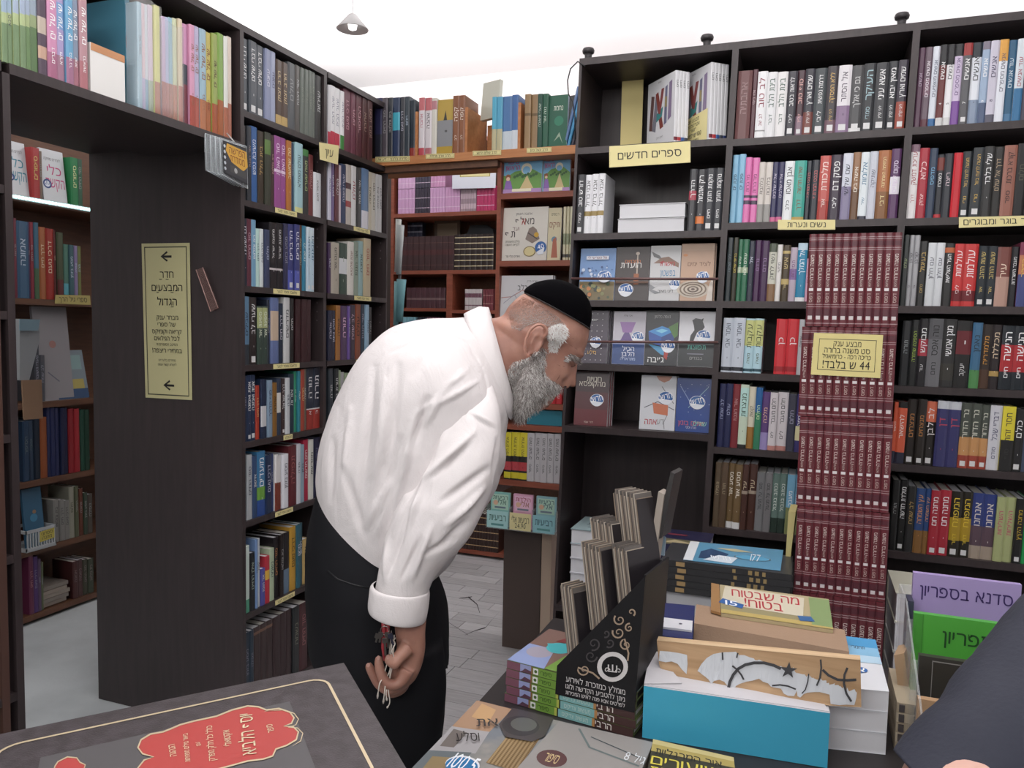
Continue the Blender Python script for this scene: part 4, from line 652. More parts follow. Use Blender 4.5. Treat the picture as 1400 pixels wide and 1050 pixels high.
cover((680.5, 746, 282), Y2+.01, zz[1], [('t', .5, .88, .35, .04, 'אהובה רוטמן', '333'), ('t', .52, .74, .4, .12, 'מאלף', '403838'), ('t', .5, .73, .08, .12, 'א', 'b03028'), ('t', .34, .6, .14, .07, 'ועד', '7a5a58'), ('t', .22, .5, .22, .12, 'תף', '403838'), ('t', .28, .36, .3, .04, 'מילים ומשפטים', '554'), ('t', .28, .3, .3, .04, 'לקריאה ראשונה', '554'), ('t', .3, .08, .3, .04, 'איורים טלי גור', '444'), ('c', .7, .5, .08, 'c8c0b0'), ('p', [(.55, .4), (.62, .6), (.7, .64), (.78, .58), (.85, .4), (.7, .32)], '8a7a70'), ('c', .78, .48, .05, 'd0a030'), ('l', [(.6, .52), (.8, .4)], .02, '4a4040'), ('c', .65, .17, .13, '8a7848', .8), ('c', .65, .17, .11, 'd8c890', .8), ('c', .88, .24, .12, '2e62a8'), ('t', .88, .25, .14, .08, '40', 'f0f4ff', .3), ('p', [(.8, .16), (.96, .24), (.94, .12), (.84, .1)], 'dfe4ee')], 'cream children primer cover with scattered handwritten letters', base='d8d2c8', group='primers on the narrow redwood bookcase', tilt=.08)
cover((747, 765, 283), Y2+.02, zz[1], [('t', .5, .88, .6, .05, 'רבותינו', '554'), ('t', .5, .68, .8, .1, 'ותיקים', '7a3028'), ('c', .5, .4, .22, '6890a8'), ('p', [(.3, .05), (.8, .05), (.65, .45), (.4, .4)], 'b06048')], 'cream storybook with a dancing figure on its cover', base='d4c8a4', group='primers on the narrow redwood bookcase', tilt=.06)
for i in range(3):
    o = book(.012, .15, .225, ['d8d0b0', 'd4cca8', 'd8d4b4'][i]); o.location = (onY(768+i*4.5, 350, Y2).x, Y2+.03, zz[1]); bands(o, .012, .225, [(.06, .12, '444'), (.3, .5, '909878')]); tag(o, f'thin cream spine right of the dancing figure cover, {ORD[i]} from left', 'book', 'primers on the narrow redwood bookcase')
cover((678.5, 752, 376), Y2-.002, zz[2], [('t', .62, .9, .25, .03, 'שרית ברק', '444'), ('t', .58, .78, .45, .09, 'מקום בלב', '2c2c30'), ('l', [(.05, .6), (.25, .62), (.45, .74), (.6, .66), (.8, .4)], .012, 'b07068'), ('l', [(.3, .4), (.4, .5), (.3, .66), (.1, .5)], .01, '889'), ('p', [(.3, .2), (.5, .45), (.7, .5), (.8, .2)], 'd8c8c4')], 'pale picture book cover half hidden behind the black skullcap', base='cfcdd0', group='large picture books behind the man', tilt=.08, n=2)
def M2(st, data, z, nm, gr, **kw): return row('R', Y2, z, 600, 540, 2.915, st, data, nm, gr, **kw)
cz = zz[4]+.0
M2(255, '''283 150 2a2826 333 אחרית_הימים/- b.5-1:e0d030 b.2-.38:c04048 b.03-.16:d8c828;314 151 2a2826 333 אחרית_הימים/- b.5-1:e0d030 b.2-.38:c04048 b.03-.16:d8c828;347 152 2a2826 333 אחרית_הימים/- b.5-1:e0d030 b.2-.38:c04048 b.03-.16:d8c828;375 153 c4c0c4 444 מאה_שערים/סיפור;401 154 c4c0c4 444 מאה_שערים/סיפור;426 155 c4c0c4 444 מאה_שערים/סיפור;452 156 c4c0c4 444 מאה_שערים/סיפור;478 157 c4c0c4 444 מאה_שערים/סיפור''', cz, 'low shelf of narrow bookcase', 'yellow-topped and white books on the low redwood shelf')
M2(330, '''350 -40 506048 ddd;385 -40 c8c0b8 333;413 -22 c82c34 f0e0e0 ונבנה;437 -22 c82c34 f0e0e0 ונבנה;461 -22 c82c34 f0e0e0 ונבנה;486 -22 c82c34 f0e0e0 ונבנה''', zz[3], 'shelf under the nose', 'red books on the narrow redwood bookcase')
o = box('teal_box', (onY(720, 580, Y2+.03).x, onY(768, 580, Y2+.03).x, Y2+.03, Y2+.2, .99+.05, 1.105), mat('207f96', .5)); o.location.z = 0; tag(o, 'plain teal box above the white spines on the narrow redwood bookcase', 'box')
# shelf just under the teal box top shadow
box('shelf', (X20+.018, X21-.018, Y2+.002, Y2+.27, 1.015, 1.039), RED, m2)
E0 = None
# card display
t = thing('card_display', 'clear plastic counter display of prayer cards on the dark floor panel', 'display')
Yc = 3.10; zc0 = onY(700, 724, Yc).z; zc1 = zc0+.075
CL = mat('e8eef0', .1, alpha=.28)
xa_, xb_ = onY(665, 700, Yc).x, onY(760, 700, Yc).x; w3 = (xb_-xa_)/3
box('base_tray', (xa_, xb_, Yc, Yc+.10, zc0-.004, zc0), CL, t)
for i in range(4): box('divider', (xa_+i*w3-.001, xa_+i*w3+.001, Yc, Yc+.1, zc0, zc1+.02), CL, t)
box('support', (xa_+.02, xb_, Yc+.10, Yc+.16, .62, zc0), mat('4a3a36', .5), t)
for i, (c1, c2, tc, t1, t2, lb) in enumerate((('8ac8c0', 'a8d8d8', '2c6050', 'רביעיות', 'אלי', 'green card pack at the left of the card display'), ('e8a8c8', 'e8dca0', 'b03050', 'הילדות', 'אלי', 'pink card pack in the middle of the card display'), ('90c0c8', '90c8d0', '2c5060', 'רביעיות', 'אלי', 'blue-green card pack at the right of the card display'))):
    x0, x1 = xa_+i*w3+.004, xa_+(i+1)*w3-.004
    o = box('card_pack', (x0+.004, x1-.004, Yc+.03, Yc+.045, zc0+.0005, zc0+.15), mat(c1, .35)); tag(o, lb, 'cards', 'card packs in the display')
    art('print', [(x0+.006, Yc+.0298, zc0+.07), (x1-.006, Yc+.0298, zc0+.07), (x1-.006, Yc+.0298, zc0+.147), (x0+.006, Yc+.0298, zc0+.147)], [('r', .06, .06, .94, .94, 'b8dcc8' if i != 1 else 'f0c0d8'), ('t', .5, .75, .8, .22, t1, tc), ('t', .6, .48, .45, .26, t2, 'a05020' if i == 1 else tc), ('c', .25, .45, .13, 'e8b898'), ('r', .2, .14, .8, .24, '789')], o, lift=.0003)
    o2 = art('front_card', [(x0, Yc-.001, zc0), (x1, Yc-.001, zc0), (x1, Yc-.001, zc1), (x0, Yc-.001, zc1)], [('t', .5, .6, .8, .34, 'רביעיות' if i != 1 else 'רביעיות אלי', tc if i != 1 else '333'), ('r', .2, .14, .8, .26, '5a9a98') if i != 1 else ('t', .5, .25, .5, .26, '24.90', '333')], t, base=c2, lift=.0003)

# ------------------------------------------------------------------ overhead unit: loose items
zP = 2.0605
def PX(X, z=2.07, pos=XL):
    py = 150
    for _ in range(5): p = onX(X/3.889, py, pos); py -= (z-p.z)*F/(p-O).dot(FW)
    return p.y
y0, y1 = PX(485), PX(735)
o = mesh('game_box', bxv(XL-.20, XL-.05, y0+.16, y1+.02, zP, zP+.31), BF, mat('4a88a0', .3)); tag(o, 'large blue boxed set standing over the passage', 'box')
art('print', [(XL-.0498, y0+.16, zP), (XL-.0498, y1+.02, zP), (XL-.0498, y1+.02, zP+.31), (XL-.0498, y0+.16, zP+.31)], [('r', 0, 0, 1, .35, '708888'), ('r', .7, 0, 1, .36, 'a0b838'), ('r', .1, .55, .6, .66, 'a04838'), ('t', .35, .605, .4, .07, 'מושמע לבת', 'e8d8c8'), ('r', .05, .2, .6, .45, '58788a')], o, base='4a88a0', nrm=Vector((1, 0, 0)))
o = mesh('white_book', bxv(XL-.15, XL-.01, PX(483)+.008, PX(680), zP, zP+.13), BF, mat('e8e6e2', .2, coat=.6)); tag(o, 'small glossy white boxed book with glare over the passage', 'book')
art('print', [(XL-.0098, PX(483)+.01, zP+.11), (XL-.0098, PX(680), zP+.11), (XL-.0098, PX(680), zP+.13), (XL-.0098, PX(483)+.01, zP+.13)], [], o, base='d09060', nrm=Vector((1, 0, 0)))
for gi, (st, data, nm) in enumerate(((745, '770 20 a8c8d8 889;790 25 e0c8d0 889 - b0-.3:c0b8d8;812 30 d8e0e8 889 - b0-.3:90b8d0;838 35 d8c8d8 667 - b0-.3:a8b8a0;868 40 d8d880 667 - b0-.3:b87860', 'left wrapped pack'), (872, '895 95 c8b0d0 778 - b0-.35:b07068;918 98 b8c0e0 778 - b0-.35:b87870;940 100 98c0d0 778 - b0-.35:b07868;962 104 d0d8b0 778 - b0-.35:c08068;984 108 d8c8a8 778 - b0-.35:b87060', 'right wrapped pack'))):
    PB(st, data, nm+' over the passage', nm+' of children books', d=.17)
    a, b = PX(st)-.0005, PX(985 if gi else 869)+.0005; hh = .33 if gi == 0 else .30
    vs = bxv(XL-.19, XL-.0035, a, b, zP+.0002, zP+hh-.02); n = 10
    bm = bmesh.new(); bmesh.ops.create_cube(bm, size=1); bmesh.ops.subdivide_edges(bm, edges=bm.edges[:], cuts=9, use_grid_fill=True)
    for v in bm.verts:
        c = v.co; v.co = Vector((XL-.095+c.x*.183, (a+b)/2+c.y*(b-a)*1.0, zP+.001+(c.z+.5)*(hh-.02)))
        if c.x > .49: v.co.x += .0025*noise.noise(v.co*38)+.0015
    for v in bm.verts:
        if v.co.z > zP+hh-.03: v.co.z += .012*noise.noise(v.co*25)
    me = bpy.data.meshes.new('shrink_wrap'); bm.to_mesh(me); bm.free(); me.materials.append(mat('f4f4f4', .08, alpha=.2, coat=.8)); me.polygons.foreach_set('use_smooth', [True]*len(me.polygons))
    o = link(bpy.data.objects.new('shrink_wrap', me)); tag(o, ['crinkled clear wrap around the left pack of children books', 'crinkled clear wrap around the right pack of children books'][gi], 'wrap')
# hanging plastic cases at the corner
t = thing('disc_cases', 'clear hanging plastic cases with a yellow and black card, at the passage corner', 'cases')
CLR = mat('dfe6ea', .08, alpha=.3, coat=.5)
c0 = [onX(*q, XL+.035) for q in ((304, 238), (340, 258), (338, 200), (302, 188))]
for i in range(4):
    off = Vector((-.004-.0085*i, -.012*i, .002*i))
    prism('case', [p+off for p in c0], (-.006, 0, 0), CLR, t); 
    tube('case_rim', [p+off for p in c0]+[c0[0]+off], .0013, mat('c8d0d4', .15), t, 6)
art('card', [p+Vector((.0005, 0, 0)) for p in c0], [('r', .05, .06, .95, .94, '26262c'), ('r', .12, .1, .95, .9, '3a3a40'), ('p', [(.2, .9), (.95, .85), (.98, .5), (.8, .35), (.35, .45), (.15, .7)], 'e0a838'), ('t', .58, .75, .6, .16, 'הפרשה', '7a3010'), ('t', .58, .55, .55, .16, 'מסודרת', '7a3010'), ('r', .3, .18, .9, .36, '484848'), ('c', .5, .27, .06, 'b0b0b0'), *[('c', .1, .2+.15*i, .04, 'c8d0d8') for i in range(5)]], t, lift=.0006, nrm=Vector((1, 0, 0)))
tube('hook', [c0[3]*.5+c0[2]*.5, c0[3]*.5+c0[2]*.5+Vector((-.03, 0, .03))], .002, mat('c0c0c0', .3), t)
# ------------------------------------------------------------------ side room through the passage
XS = -3.4
bs = thing('side_room_bookcase', 'brown bookcase in the side room seen through the passage', 'bookcase')
zS = [2.005, 1.535, 1.045, .675, .345, .03]
for y in (1.7, 3.9): box('side_panel', (XS-.28, XS, y, y+.02, 0, 2.5), DRED, bs)
box('back_panel', (XS-.29, XS-.28, 1.7, 3.92, 0, 2.5), DRED, bs)
for z in zS: box('shelf', (XS-.28, XS, 1.72, 3.9, z-.014, z+.014), DRED, bs)
def SS(z, st, data, nm, gr, **kw): return row('L', XS, z+.0145, 0, 180, 4.04, st, data, 'side room '+nm, gr, **kw)
def SS2(z, st, data, nm, gr, **kw): return row('L', XS, z+.0145, 0, 400, 3.5, st, data, 'side room '+nm, gr, **kw)
def SS3(z, st, data, nm, gr, **kw): return row('L', XS, z+.0145, 0, 640, 2.561, st, data, 'side room '+nm, gr, **kw)
def coverX(px, z, art_, label, base, gr, tilt=.12):
    a, b = onX(px[0], px[2]+40, XS).y, onX(px[1], px[2]+40, XS).y; h = onX((px[0]+px[1])/2, px[2], XS).z-z-.015
    o = mesh('book', bxv(0, b-a, 0, .014, 0, h), BF, mat(base, .4)); o.location = (XS-.02, a, z+.015); o.rotation_euler = (-tilt, 0, PI/2); tag(o, label, 'book', gr)
    art('cover_print', [(.001, -.0002, .001), (b-a-.001, -.0002, .001), (b-a-.001, -.0002, h-.001), (.001, -.0002, h-.001)], art_, o, lift=.0003, nrm=Vector((0, -1, 0)))
g = 'songbooks facing out in the side room'
kli = lambda c: [('t', .5, .82, .7, .05, 'לומדים מוזיקה', '777'), ('t', .55, .6, .6, .16, 'כלי', c), ('t', .55, .36, .8, .18, 'הקשה', c), ('c', .2, .33, .18, '2c4a88'), ('c', .2, .33, .12, 'd8e0ec'), ('t', .2, .35, .2, .08, '20', '2c4a88')]
coverX((14, 44, 192), zS[0], kli('2888a0'), 'white songbook with teal title in the side room', 'd0d4d8', g)
coverX((64, 96, 204), zS[0], kli('c83878'), 'white songbook with pink title in the side room', 'd0d4d8', g)
SS(zS[0], 182, '228 95 b03030 d8c060 סיפורים;248 110 7a6858 999', 'lit shelf', 'spines on the lit shelf', d=.1)
SS(zS[0], 400, '440 150 208048 d8e0a0 סיפורים;470 155 285a40 999', 'lit shelf right end', 'green spines on the lit shelf', d=.1)
p, q = onX(12, 264, XS+.006), onX(122, 286, XS+.006)
t = thing('led_strip', 'glowing cool-white light strip along the side room shelf edge', 'light'); zl = zS[0]
box('channel', (XS+.0005, XS+.006, p.y-.3, q.y+.6, zl-.008, zl+.014), mat('c0ccd0', .4), t)
vs, fs = [], []; y = p.y-.28; 
while y < q.y+.58:
    i = len(vs); vs += bxv(XS+.0061, XS+.009, y, y+.011, zl-.003, zl+.009); fs += [tuple(j+i for j in f) for f in BF]; y += .017
mesh('lamps', vs, fs, mat('c8fff8', .5, emit=5), t)
SS(zS[1], 85, '105 480 702838 999;170 500 3c6080 bcd;182 500 483058 999;205 502 8a2838 999;232 505 3c6880 ccd - b0-.4:486848;268 530 a86038 dca;312 540 a02c24 dca;325 545 602020 dca;360 560 485038 dca - b0-.3:602828;392 625 487868 bcd - b.1-.3:58a8b8;420 628 3c6068 bcd;440 632 8878a0 bcd;462 635 707840 bcd', 'second shelf', 'books on the second side room shelf')
sign('shelf_label', 'yellow label on the side room shelf edge', [onX(*q, XS+.004) for q in ((75, 415), (124, 417), (123, 404), (76, 403))], [('t', .5, .5, .8, .5, 'ספרי גיל הרך', INK)], base='b8a860')
g = 'things on the third side room shelf'
coverX((57, 104, 419), zS[2], [('c', .5, .6, .1, 'a07068'), ('l', [(.3, .3), (.6, .2)], .03, '667')], 'pale sheet leaning at the back of the side room shelf', '908c90', g, .1)
coverX((84, 126, 478), zS[2], [('r', .1, .6, .9, .9, '80a0a0'), ('c', .35, .5, .1, '9a6050'), ('r', .25, .2, .9, .4, 'b0a050'), ('r', 0, 0, 1, .2, '284870')], 'blue and white package on the side room shelf', '7a8890', g, .2)
SS2(zS[2]+.002, 175, '200 250 484c54 99a;225 300 50545c 99a', 'third shelf', 'binders on the third side room shelf')
SS2(zS[3], 118, '150 615 243c58 677;175 612 2c4058 677;205 600 1c2838 677 - ;238 595 985028 875 -;252 550 242c58 677 -;275 550 242c58 677 -;298 552 242c58 677 -;318 552 1c2448 677 -;338 552 1c2448 677 -;365 555 982028 a55 -;390 555 a82830 a55 -;412 560 1c4838 576 -;438 560 1c4030 576 -', 'fourth shelf', 'plain volumes on the fourth side room shelf')
SS3(zS[4], 196, '215 110 8a8884 444;232 110 8a8884 444;250 112 8a8884 444;268 65 9a9888 443;282 62 5c6048 999;298 70 6a3828 999;312 85 384838 999;330 90 504840 999', 'fifth shelf', 'thin books on the fifth side room shelf')
SS3(zS[5], 108, '125 305 682848 b88;142 308 503070 99a;152 318 604868 99a;162 330 606848 99a', 'bottom shelf', 'coloured books on the bottom side room shelf')
SS3(zS[5], 262, '280 325 502828 877;298 320 503030 877;315 318 404030 877;335 315 384030 877', 'bottom shelf right', 'dark books on the bottom side room shelf')
for i in range(5):
    p = onX(68, 812-i*7, XS-.02); o = box('booklet', (XS-.18, XS-.02+.004*(i % 2), p.y-.09, p.y+.09+.01*(i % 3), .05+i*.02, .068+i*.02), mat(['9a8c80', '8a8078', 'a09488'][i % 3], .6)); tag(o, f'pale booklet lying flat on the bottom side room shelf, {ORD[i]} from below', 'booklet', 'flat booklets in the side room')
o = mesh('carton', bxv(XS-.25, XS+.02, onX(64, 800, XS).y-.06, onX(102, 800, XS).y, .0, .045), BF, mat('7a5848', .7)); o.location.z = .0005; 
bpy.data.objects.remove(o)
coverX((40, 66, 668), zS[4], [('c', .5, .5, .2, '4890b8'), ('c', .55, .6, .1, 'b08868')], 'blue picture booklet behind the basket in the side room', '386888', g, .1)
# basket
t = thing('plastic_basket', 'small white slatted plastic basket on the side room shelf', 'basket')
p = onX(60, 745, XS); y0, y1 = onX(40, 740, XS+.05).y, onX(81, 730, XS+.05).y; zb_ = zS[4]+.0145
WB = mat('b8bcc0', .5)
box('floor', (XS-.12, XS+.03, y0, y1, zb_, zb_+.005), WB, t)
for z in (.0, .085): 
    box('rim', (XS+.025, XS+.03, y0, y1, zb_+z+.003, zb_+z+.018), WB, t); box('rim', (XS-.12, XS-.115, y0, y1, zb_+z+.003, zb_+z+.018), WB, t)
    box('rim', (XS-.12, XS+.03, y0, y0+.005, zb_+z+.003, zb_+z+.018), WB, t); box('rim', (XS-.12, XS+.03, y1-.005, y1, zb_+z+.003, zb_+z+.018), WB, t)
n = 11
for i in range(n): y = y0+.006+(y1-y0-.018)*i/(n-1); box('slat', (XS+.025, XS+.03, y, y+.006, zb_+.018, zb_+.09), WB, t)
art('label', [(XS+.0305, (y0+y1)/2-.01, zb_+.035), (XS+.0305, y1-.01, zb_+.04), (XS+.0305, y1-.01, zb_+.09), (XS+.0305, (y0+y1)/2-.01, zb_+.085)], [('t', .5, .7, .8, .3, 'ספרוני', '333'), ('t', .5, .3, .8, .3, 'מתנה', '333')], t, base='c8b850')
# wall rack of white files and a tan card at the passage jamb
t = thing('file_rack', 'white stack of folded papers in a clear holder behind the left passage post', 'holder')
p = [onX(*q, -2.9) for q in ((27, 520), (40, 520), (54, 466), (54, 437), (27, 436))]
prism('papers', p, (-.05, 0, 0), mat('b0b4b8', .5), t); prism('holder_lip', [onX(*q, -2.89) for q in ((27, 452), (52, 452), (55, 437), (27, 436))], (-.004, 0, 0), mat('98b8c8', .3), t)
tube('post', [(-2.93, 1.99+.1, 0), (-2.93, 1.99+.1, 1.5)], .012, mat('403838', .5), t)
o = prism('tan_card', [onX(*q, -2.86) for q in ((33, 574), (59, 572), (57, 519), (30, 520))], (-.006, 0, 0), mat('a88468', .6)); tag(o, 'tan card in front of the white papers behind the passage post', 'card')
# pendant lamp
p = at(482, 34, 3.6); t = thing('pendant_lamp', 'small white pendant lamp hanging from a thin cord', 'lamp', tuple(p))
vs = []; lathe('shade', [(.012, .05), (.02, .045), (.075, -.02), (.07, -.022), (.015, .04)], mat('eceaea', .5), t); tube('cord', [(0, 0, .05), (0, 0, 3.25-p.z)], .0025, mat('888', .5), t); lathe('bulb', [(.0, -.028), (.018, -.02), (.022, 0), (.012, .03)], mat('ffffff', .4, emit=2), t)
# cable beside the new-titles case
o = tube('cable', [onY(*q, 2.5) for q in ((800, 91), (790, 84), (780, 94), (776, 110), (777, 128), (783, 140), (786, 160), (786.5, 190))], .0022, mat('1c1c1e', .5)); tag(o, 'thin black cable looping off the top corner of the new-titles bookcase', 'cable')
# ------------------------------------------------------------------ tables and everything on them
TB = thing('display_table', 'low dark display table in front, loaded with books and boxes', 'table'); zT = .78
box('top', (-.525, 1.0, .93, 1.70, zT-.03, zT), mat('2c2728', .5), TB, .002); box('apron', (-.49, .96, .96, 1.66, zT-.14, zT-.0305), mat('2c2728', .5), TB)
for x in (-.49, .91):
    for y in (.96, 1.61): box('leg', (x, x+.05, y, y+.05, 0, zT-.1405), mat('2c2728', .5), TB)
zT += .0008
# tall maroon tower: five tiers of eleven volumes
tiers = [(319, 446, 1107, 1101, 1236.5, 1227), (447, 571, 1097, 1091, 1223.5, 1220), (572, 695, 1093, 1088, 1219.5, 1215), (696, 815, 1088, 1084.5, 1214, 1210.5), (816, 935, 1083, 1078, 1209, 1204)]
YT = 2.05; zbase = onY(1150, 940, YT).z; zs_ = [onY(1150, (t_[1]+.5), YT).z for t_ in tiers]; zs_[4] = .5206
tops = [onY(1150, t_[0], YT).z for t_ in tiers]
for k, tr in enumerate(tiers):
    z0 = zs_[k] if k == 4 else tops[k+1]+.0006; h = tops[k]-z0-.0006
    xl = onY(tr[3], tr[1], YT).x; xr = onY(tr[5], tr[1], YT).x; t = (xr-xl)/11
    for i in range(11):
        o = book(t-.0006, .155, h, '6c2c34', rough=.3, name='volume'); jit = random.uniform(-.002, .002)
        o.location = (xl+t*(i+.5), YT+jit, z0); o.rotation_euler = (0, .0, 0)
        tag(o, f'maroon volume, {ORD[i]} from left, {["top", "second", "third", "fourth", "bottom"][k]} tier of the tall tower', 'volume', 'maroon volumes stacked in the tall tower')
        st = [(z, z+.006, 'b09a9c') for z in (.935, .955, .82, .84, .21, .235)]+[(.865, .915, '5c2a34'), (.10, .19, '5c2a34'), (.385, .415, '*e0dcdc'), (.075, .115, '*d4cccc'), (.03, .038, 'b09a9c')]
        bands(o, t-.0006, h, st); spine_text(o, 'משנה ברורה', t, h*.64, h*.27, 'e0d0c8', -.002, .5); spine_text(o, 'הלכות', t, h*.465, h*.07, 'd0c0b8', -.002, .4); spine_text(o, 'דפוס', t, h*.31, h*.1, 'c8b0a8', -.002, .4)
sign('price_sign', 'yellow framed price sign on the maroon book tower', [onY(*q, YT-.006) for q in ((1108.5, 512), (1203.5, 517), (1207.5, 458), (1113, 455))], [('f', .085, .008, '4a4430'), ('t', .5, .76, .4, .12, 'מבצע ענק', INK), ('t', .5, .6, .66, .12, 'סט משנה ברורה', INK), ('t', .5, .455, .7, .1, 'כריכה רכה - כרומיאגיל', INK), ('t', .5, .26, .68, .17, '44 ש בלבד!', INK)], base='e3d489')
# yellowish sheet hanging by the tower
o = prism('yellow_sheet', [onY(*q, YT+.06) for q in ((1072, 793), (1077, 795), (1088, 700), (1078, 700))], (.004, .1, 0), mat('cdbf7c', .6)); tag(o, 'curled yellow sheet at the left side of the maroon tower', 'sheet')
def flatbook(name, label, x0, x1, y0, y1, z0, z1, cov, spine='front', rz=0, group=None, shapes=None, cat='book', prints=None, pagec=None):
    """book lying flat; spine faces -y ('front') or is away ('back')"""
    t = thing(name, label, cat, ((x0+x1)/2, (y0+y1)/2, z0), rz, group); w_, d_, h = (x1-x0)/2, (y1-y0)/2, z1-z0; c = .0018
    m = mat(cov, .35)
    box('cover', (-w_, w_, -d_, d_, 0, c), m, t); box('cover', (-w_, w_, -d_, d_, h-c, h), m, t)
    if spine == 'front': box('spine', (-w_, w_, -d_-.0008, -d_+.002, .0002, h-.0002), m, t)
    elif spine == 'left': box('spine', (-w_-.0008, -w_+.002, -d_, d_, .0002, h-.0002), m, t)
    else: box('spine', (-w_, w_, d_-.002, d_+.0008, .0002, h-.0002), m, t)
    box('pages', (-w_+.003, w_-.003, -d_+.003, d_-.003, c, h-c), pagec or WPAGES, t)
    if shapes: art('cover_print', [(-w_, -d_, h), (w_, -d_, h), (w_, d_, h), (-w_, d_, h)], shapes, t, lift=.0003)
    if prints: art('spine_print', [(-w_, -d_-.0009, .0003), (w_, -d_-.0009, .0003), (w_, -d_-.0009, h-.0003), (-w_, -d_-.0009, h-.0003)], prints, t, lift=.0003)
    return t
# black stack with a poster on it, over white blocks
a, b = onY(903, 792, 1.95), onY(1083, 813, 1.95); zk = .795; dz = .0165
for i in range(5):
    gp = [('r', .12, .15, .19, .85, 'b09060'), ('r', .56, .2, .585, .8, 'a08858'), ('r', .68, .15, .71, .85, 'a08858'), ('r', .73, .15, .76, .85, 'a08858'), ('r', .785, .15, .81, .85, 'a08858')]
    flatbook('book', f'black book with gold marks lying flat, {ORD[i]} from below', a.x+.004*(i % 2), b.x-.003*(i % 3), 1.95, 2.12, zk+i*dz, zk+i*dz+dz-.0006, '3a3a3c', group='black books under the blue poster', prints=gp)
zk2 = zk+5*dz
q = [onZ(*p, zk2+.0015) for p in ((934, 765), (1067, 780), (1071, 752), (944, 740))]
n_ = Vector((0, 0, 1))
o = prism('poster', q, (0, 0, -.001), mat('5f9fc4', .3)); tag(o, 'blue glossy poster lying on the stack of black books', 'poster')
art('print', q, [('r', .0, 0, .1, 1, 'e0e4e8'), ('p', [(.15, .15), (.4, .2), (.45, .5), (.25, .7), (.15, .5)], '2c4870'), ('p', [(.2, .1), (.5, .05), (.55, .35), (.35, .4)], 'd8e4ee'), ('p', [(.3, .75), (.5, .8), (.7, .7), (.5, .65)], 'c8c098'), ('c', .7, .42, .19, '7a6a60', .5), ('c', .7, .42, .18, '5aa8d0', .5), ('t', .73, .42, .1, .3, '177', 'e8eef4'), ('t', .38, .25, .2, .2, 'חדש!', 'f4f8ff', .2)], o, lift=.0004, nrm=n_)
for i in range(3):
    flatbook('book', f'white book block under the black stack, {ORD[i]} from above', a.x+.01, b.x-.01, 1.97, 2.13, zk-.0005-(i+1)*.06, zk-.001-i*.06, 'c8c8d8', 'back', group='white books under the black stack')
flatbook('book', 'white lowest book block under the black stack, on the ledge', a.x+.01, b.x-.01, 1.97, 2.13, .5208, zk-.0012-.18, 'c8c8d8', 'back', group='white books under the black stack')
p = onY(901, 790, 2.16); 
flatbook('book', 'dark blue and tan book tucked behind the blue poster', p.x-.01, p.x+.13, 2.16, 2.33, .5208, .86, '2a2848', 'front', shapes=[('r', 0, 0, 1, .35, '6a6448'), ('p', [(.1, .1), (.3, .3), (.6, .2), (.9, .3), (.9, .05)], 'b8a880'), ('r', .1, .6, .5, .7, '7a3040')])
# white books right of the tower
for i in range(4):
    p = onY(1210, 800, 2.16); z1 = .82-i*.075; flatbook('book', f'thick pale book right of the tower, {ORD[i]} from above', .235, .36, 2.1, 2.3, z1-.074, z1, 'd8d8d0' if i else 'dad8c4', 'back', group='pale stack right of the maroon tower')
# white book pile in the bottom of the new-titles case
p = onY(770, 740, YR+.02); q = onY(830, 740, YR+.02)
for i in range(5):
    z1 = .775-i*.051; flatbook('book', f'thick white book in the bottom bay of new titles, {ORD[i]} from above', -.725, -.585, YR+.02, YR+.21, max(.5115, z1-.0505), z1, 'd4d4dc' if i else '9ab4bc', 'back', group='white pile in the new-titles bottom bay', shapes=[('r', 0, 0, 1, 1, 'a8c0c4'), ('t', .55, .5, .6, .18, 'תיבת', '2c3040'), ('t', .6, .3, .5, .18, 'דוב', '2c3040'), ('p', [(.3, .7), (.9, .8), (.9, .7), (.4, .62)], 'a03848'), ('p', [(.6, .9), (.9, .8), (.9, .7), (.6, .8)], '384078')] if i == 0 else None)
# turquoise box
a, b = onZ(878, 1008, zT), onZ(1131, 1050, zT); u = (b-a).normalized(); v = Vector((-u.y, u.x, 0)); L = (b-a).length; hb = .088; D = .185
bx_ = thing('turquoise_box', 'long turquoise carton with a white flap, front right on the table', 'box'); wt = mat('c9c6cb', .6)
P4 = [a, b, b+v*D, a+v*D]
prism('body', [p+Vector((0, 0, 0)) for p in P4], (0, 0, hb), mat('bfc0c6', .6), bx_)
up_ = Vector((0, 0, hb))
art('front_face', [a-v*.0004, b-v*.0004, b+up_-v*.0004, a+up_-v*.0004], [], bx_, base='3aaed4', lift=.0003)
prism('flap', [a+up_+u*.0+v*.003, b+up_+v*.003, b+up_+u*-.02+v*.07+Vector((0, 0, .004)), a+up_+u*.0+v*.075+Vector((0, 0, .012))], (0, 0, .0015), wt, bx_)
prism('corner_flap', [a+up_+v*.002+Vector((0, 0, .002)), a+up_+v*.1+Vector((0, 0, .03)), a+up_+v*.02+u*.06+Vector((0, 0, .004))], (0, 0, .0012), wt, bx_)
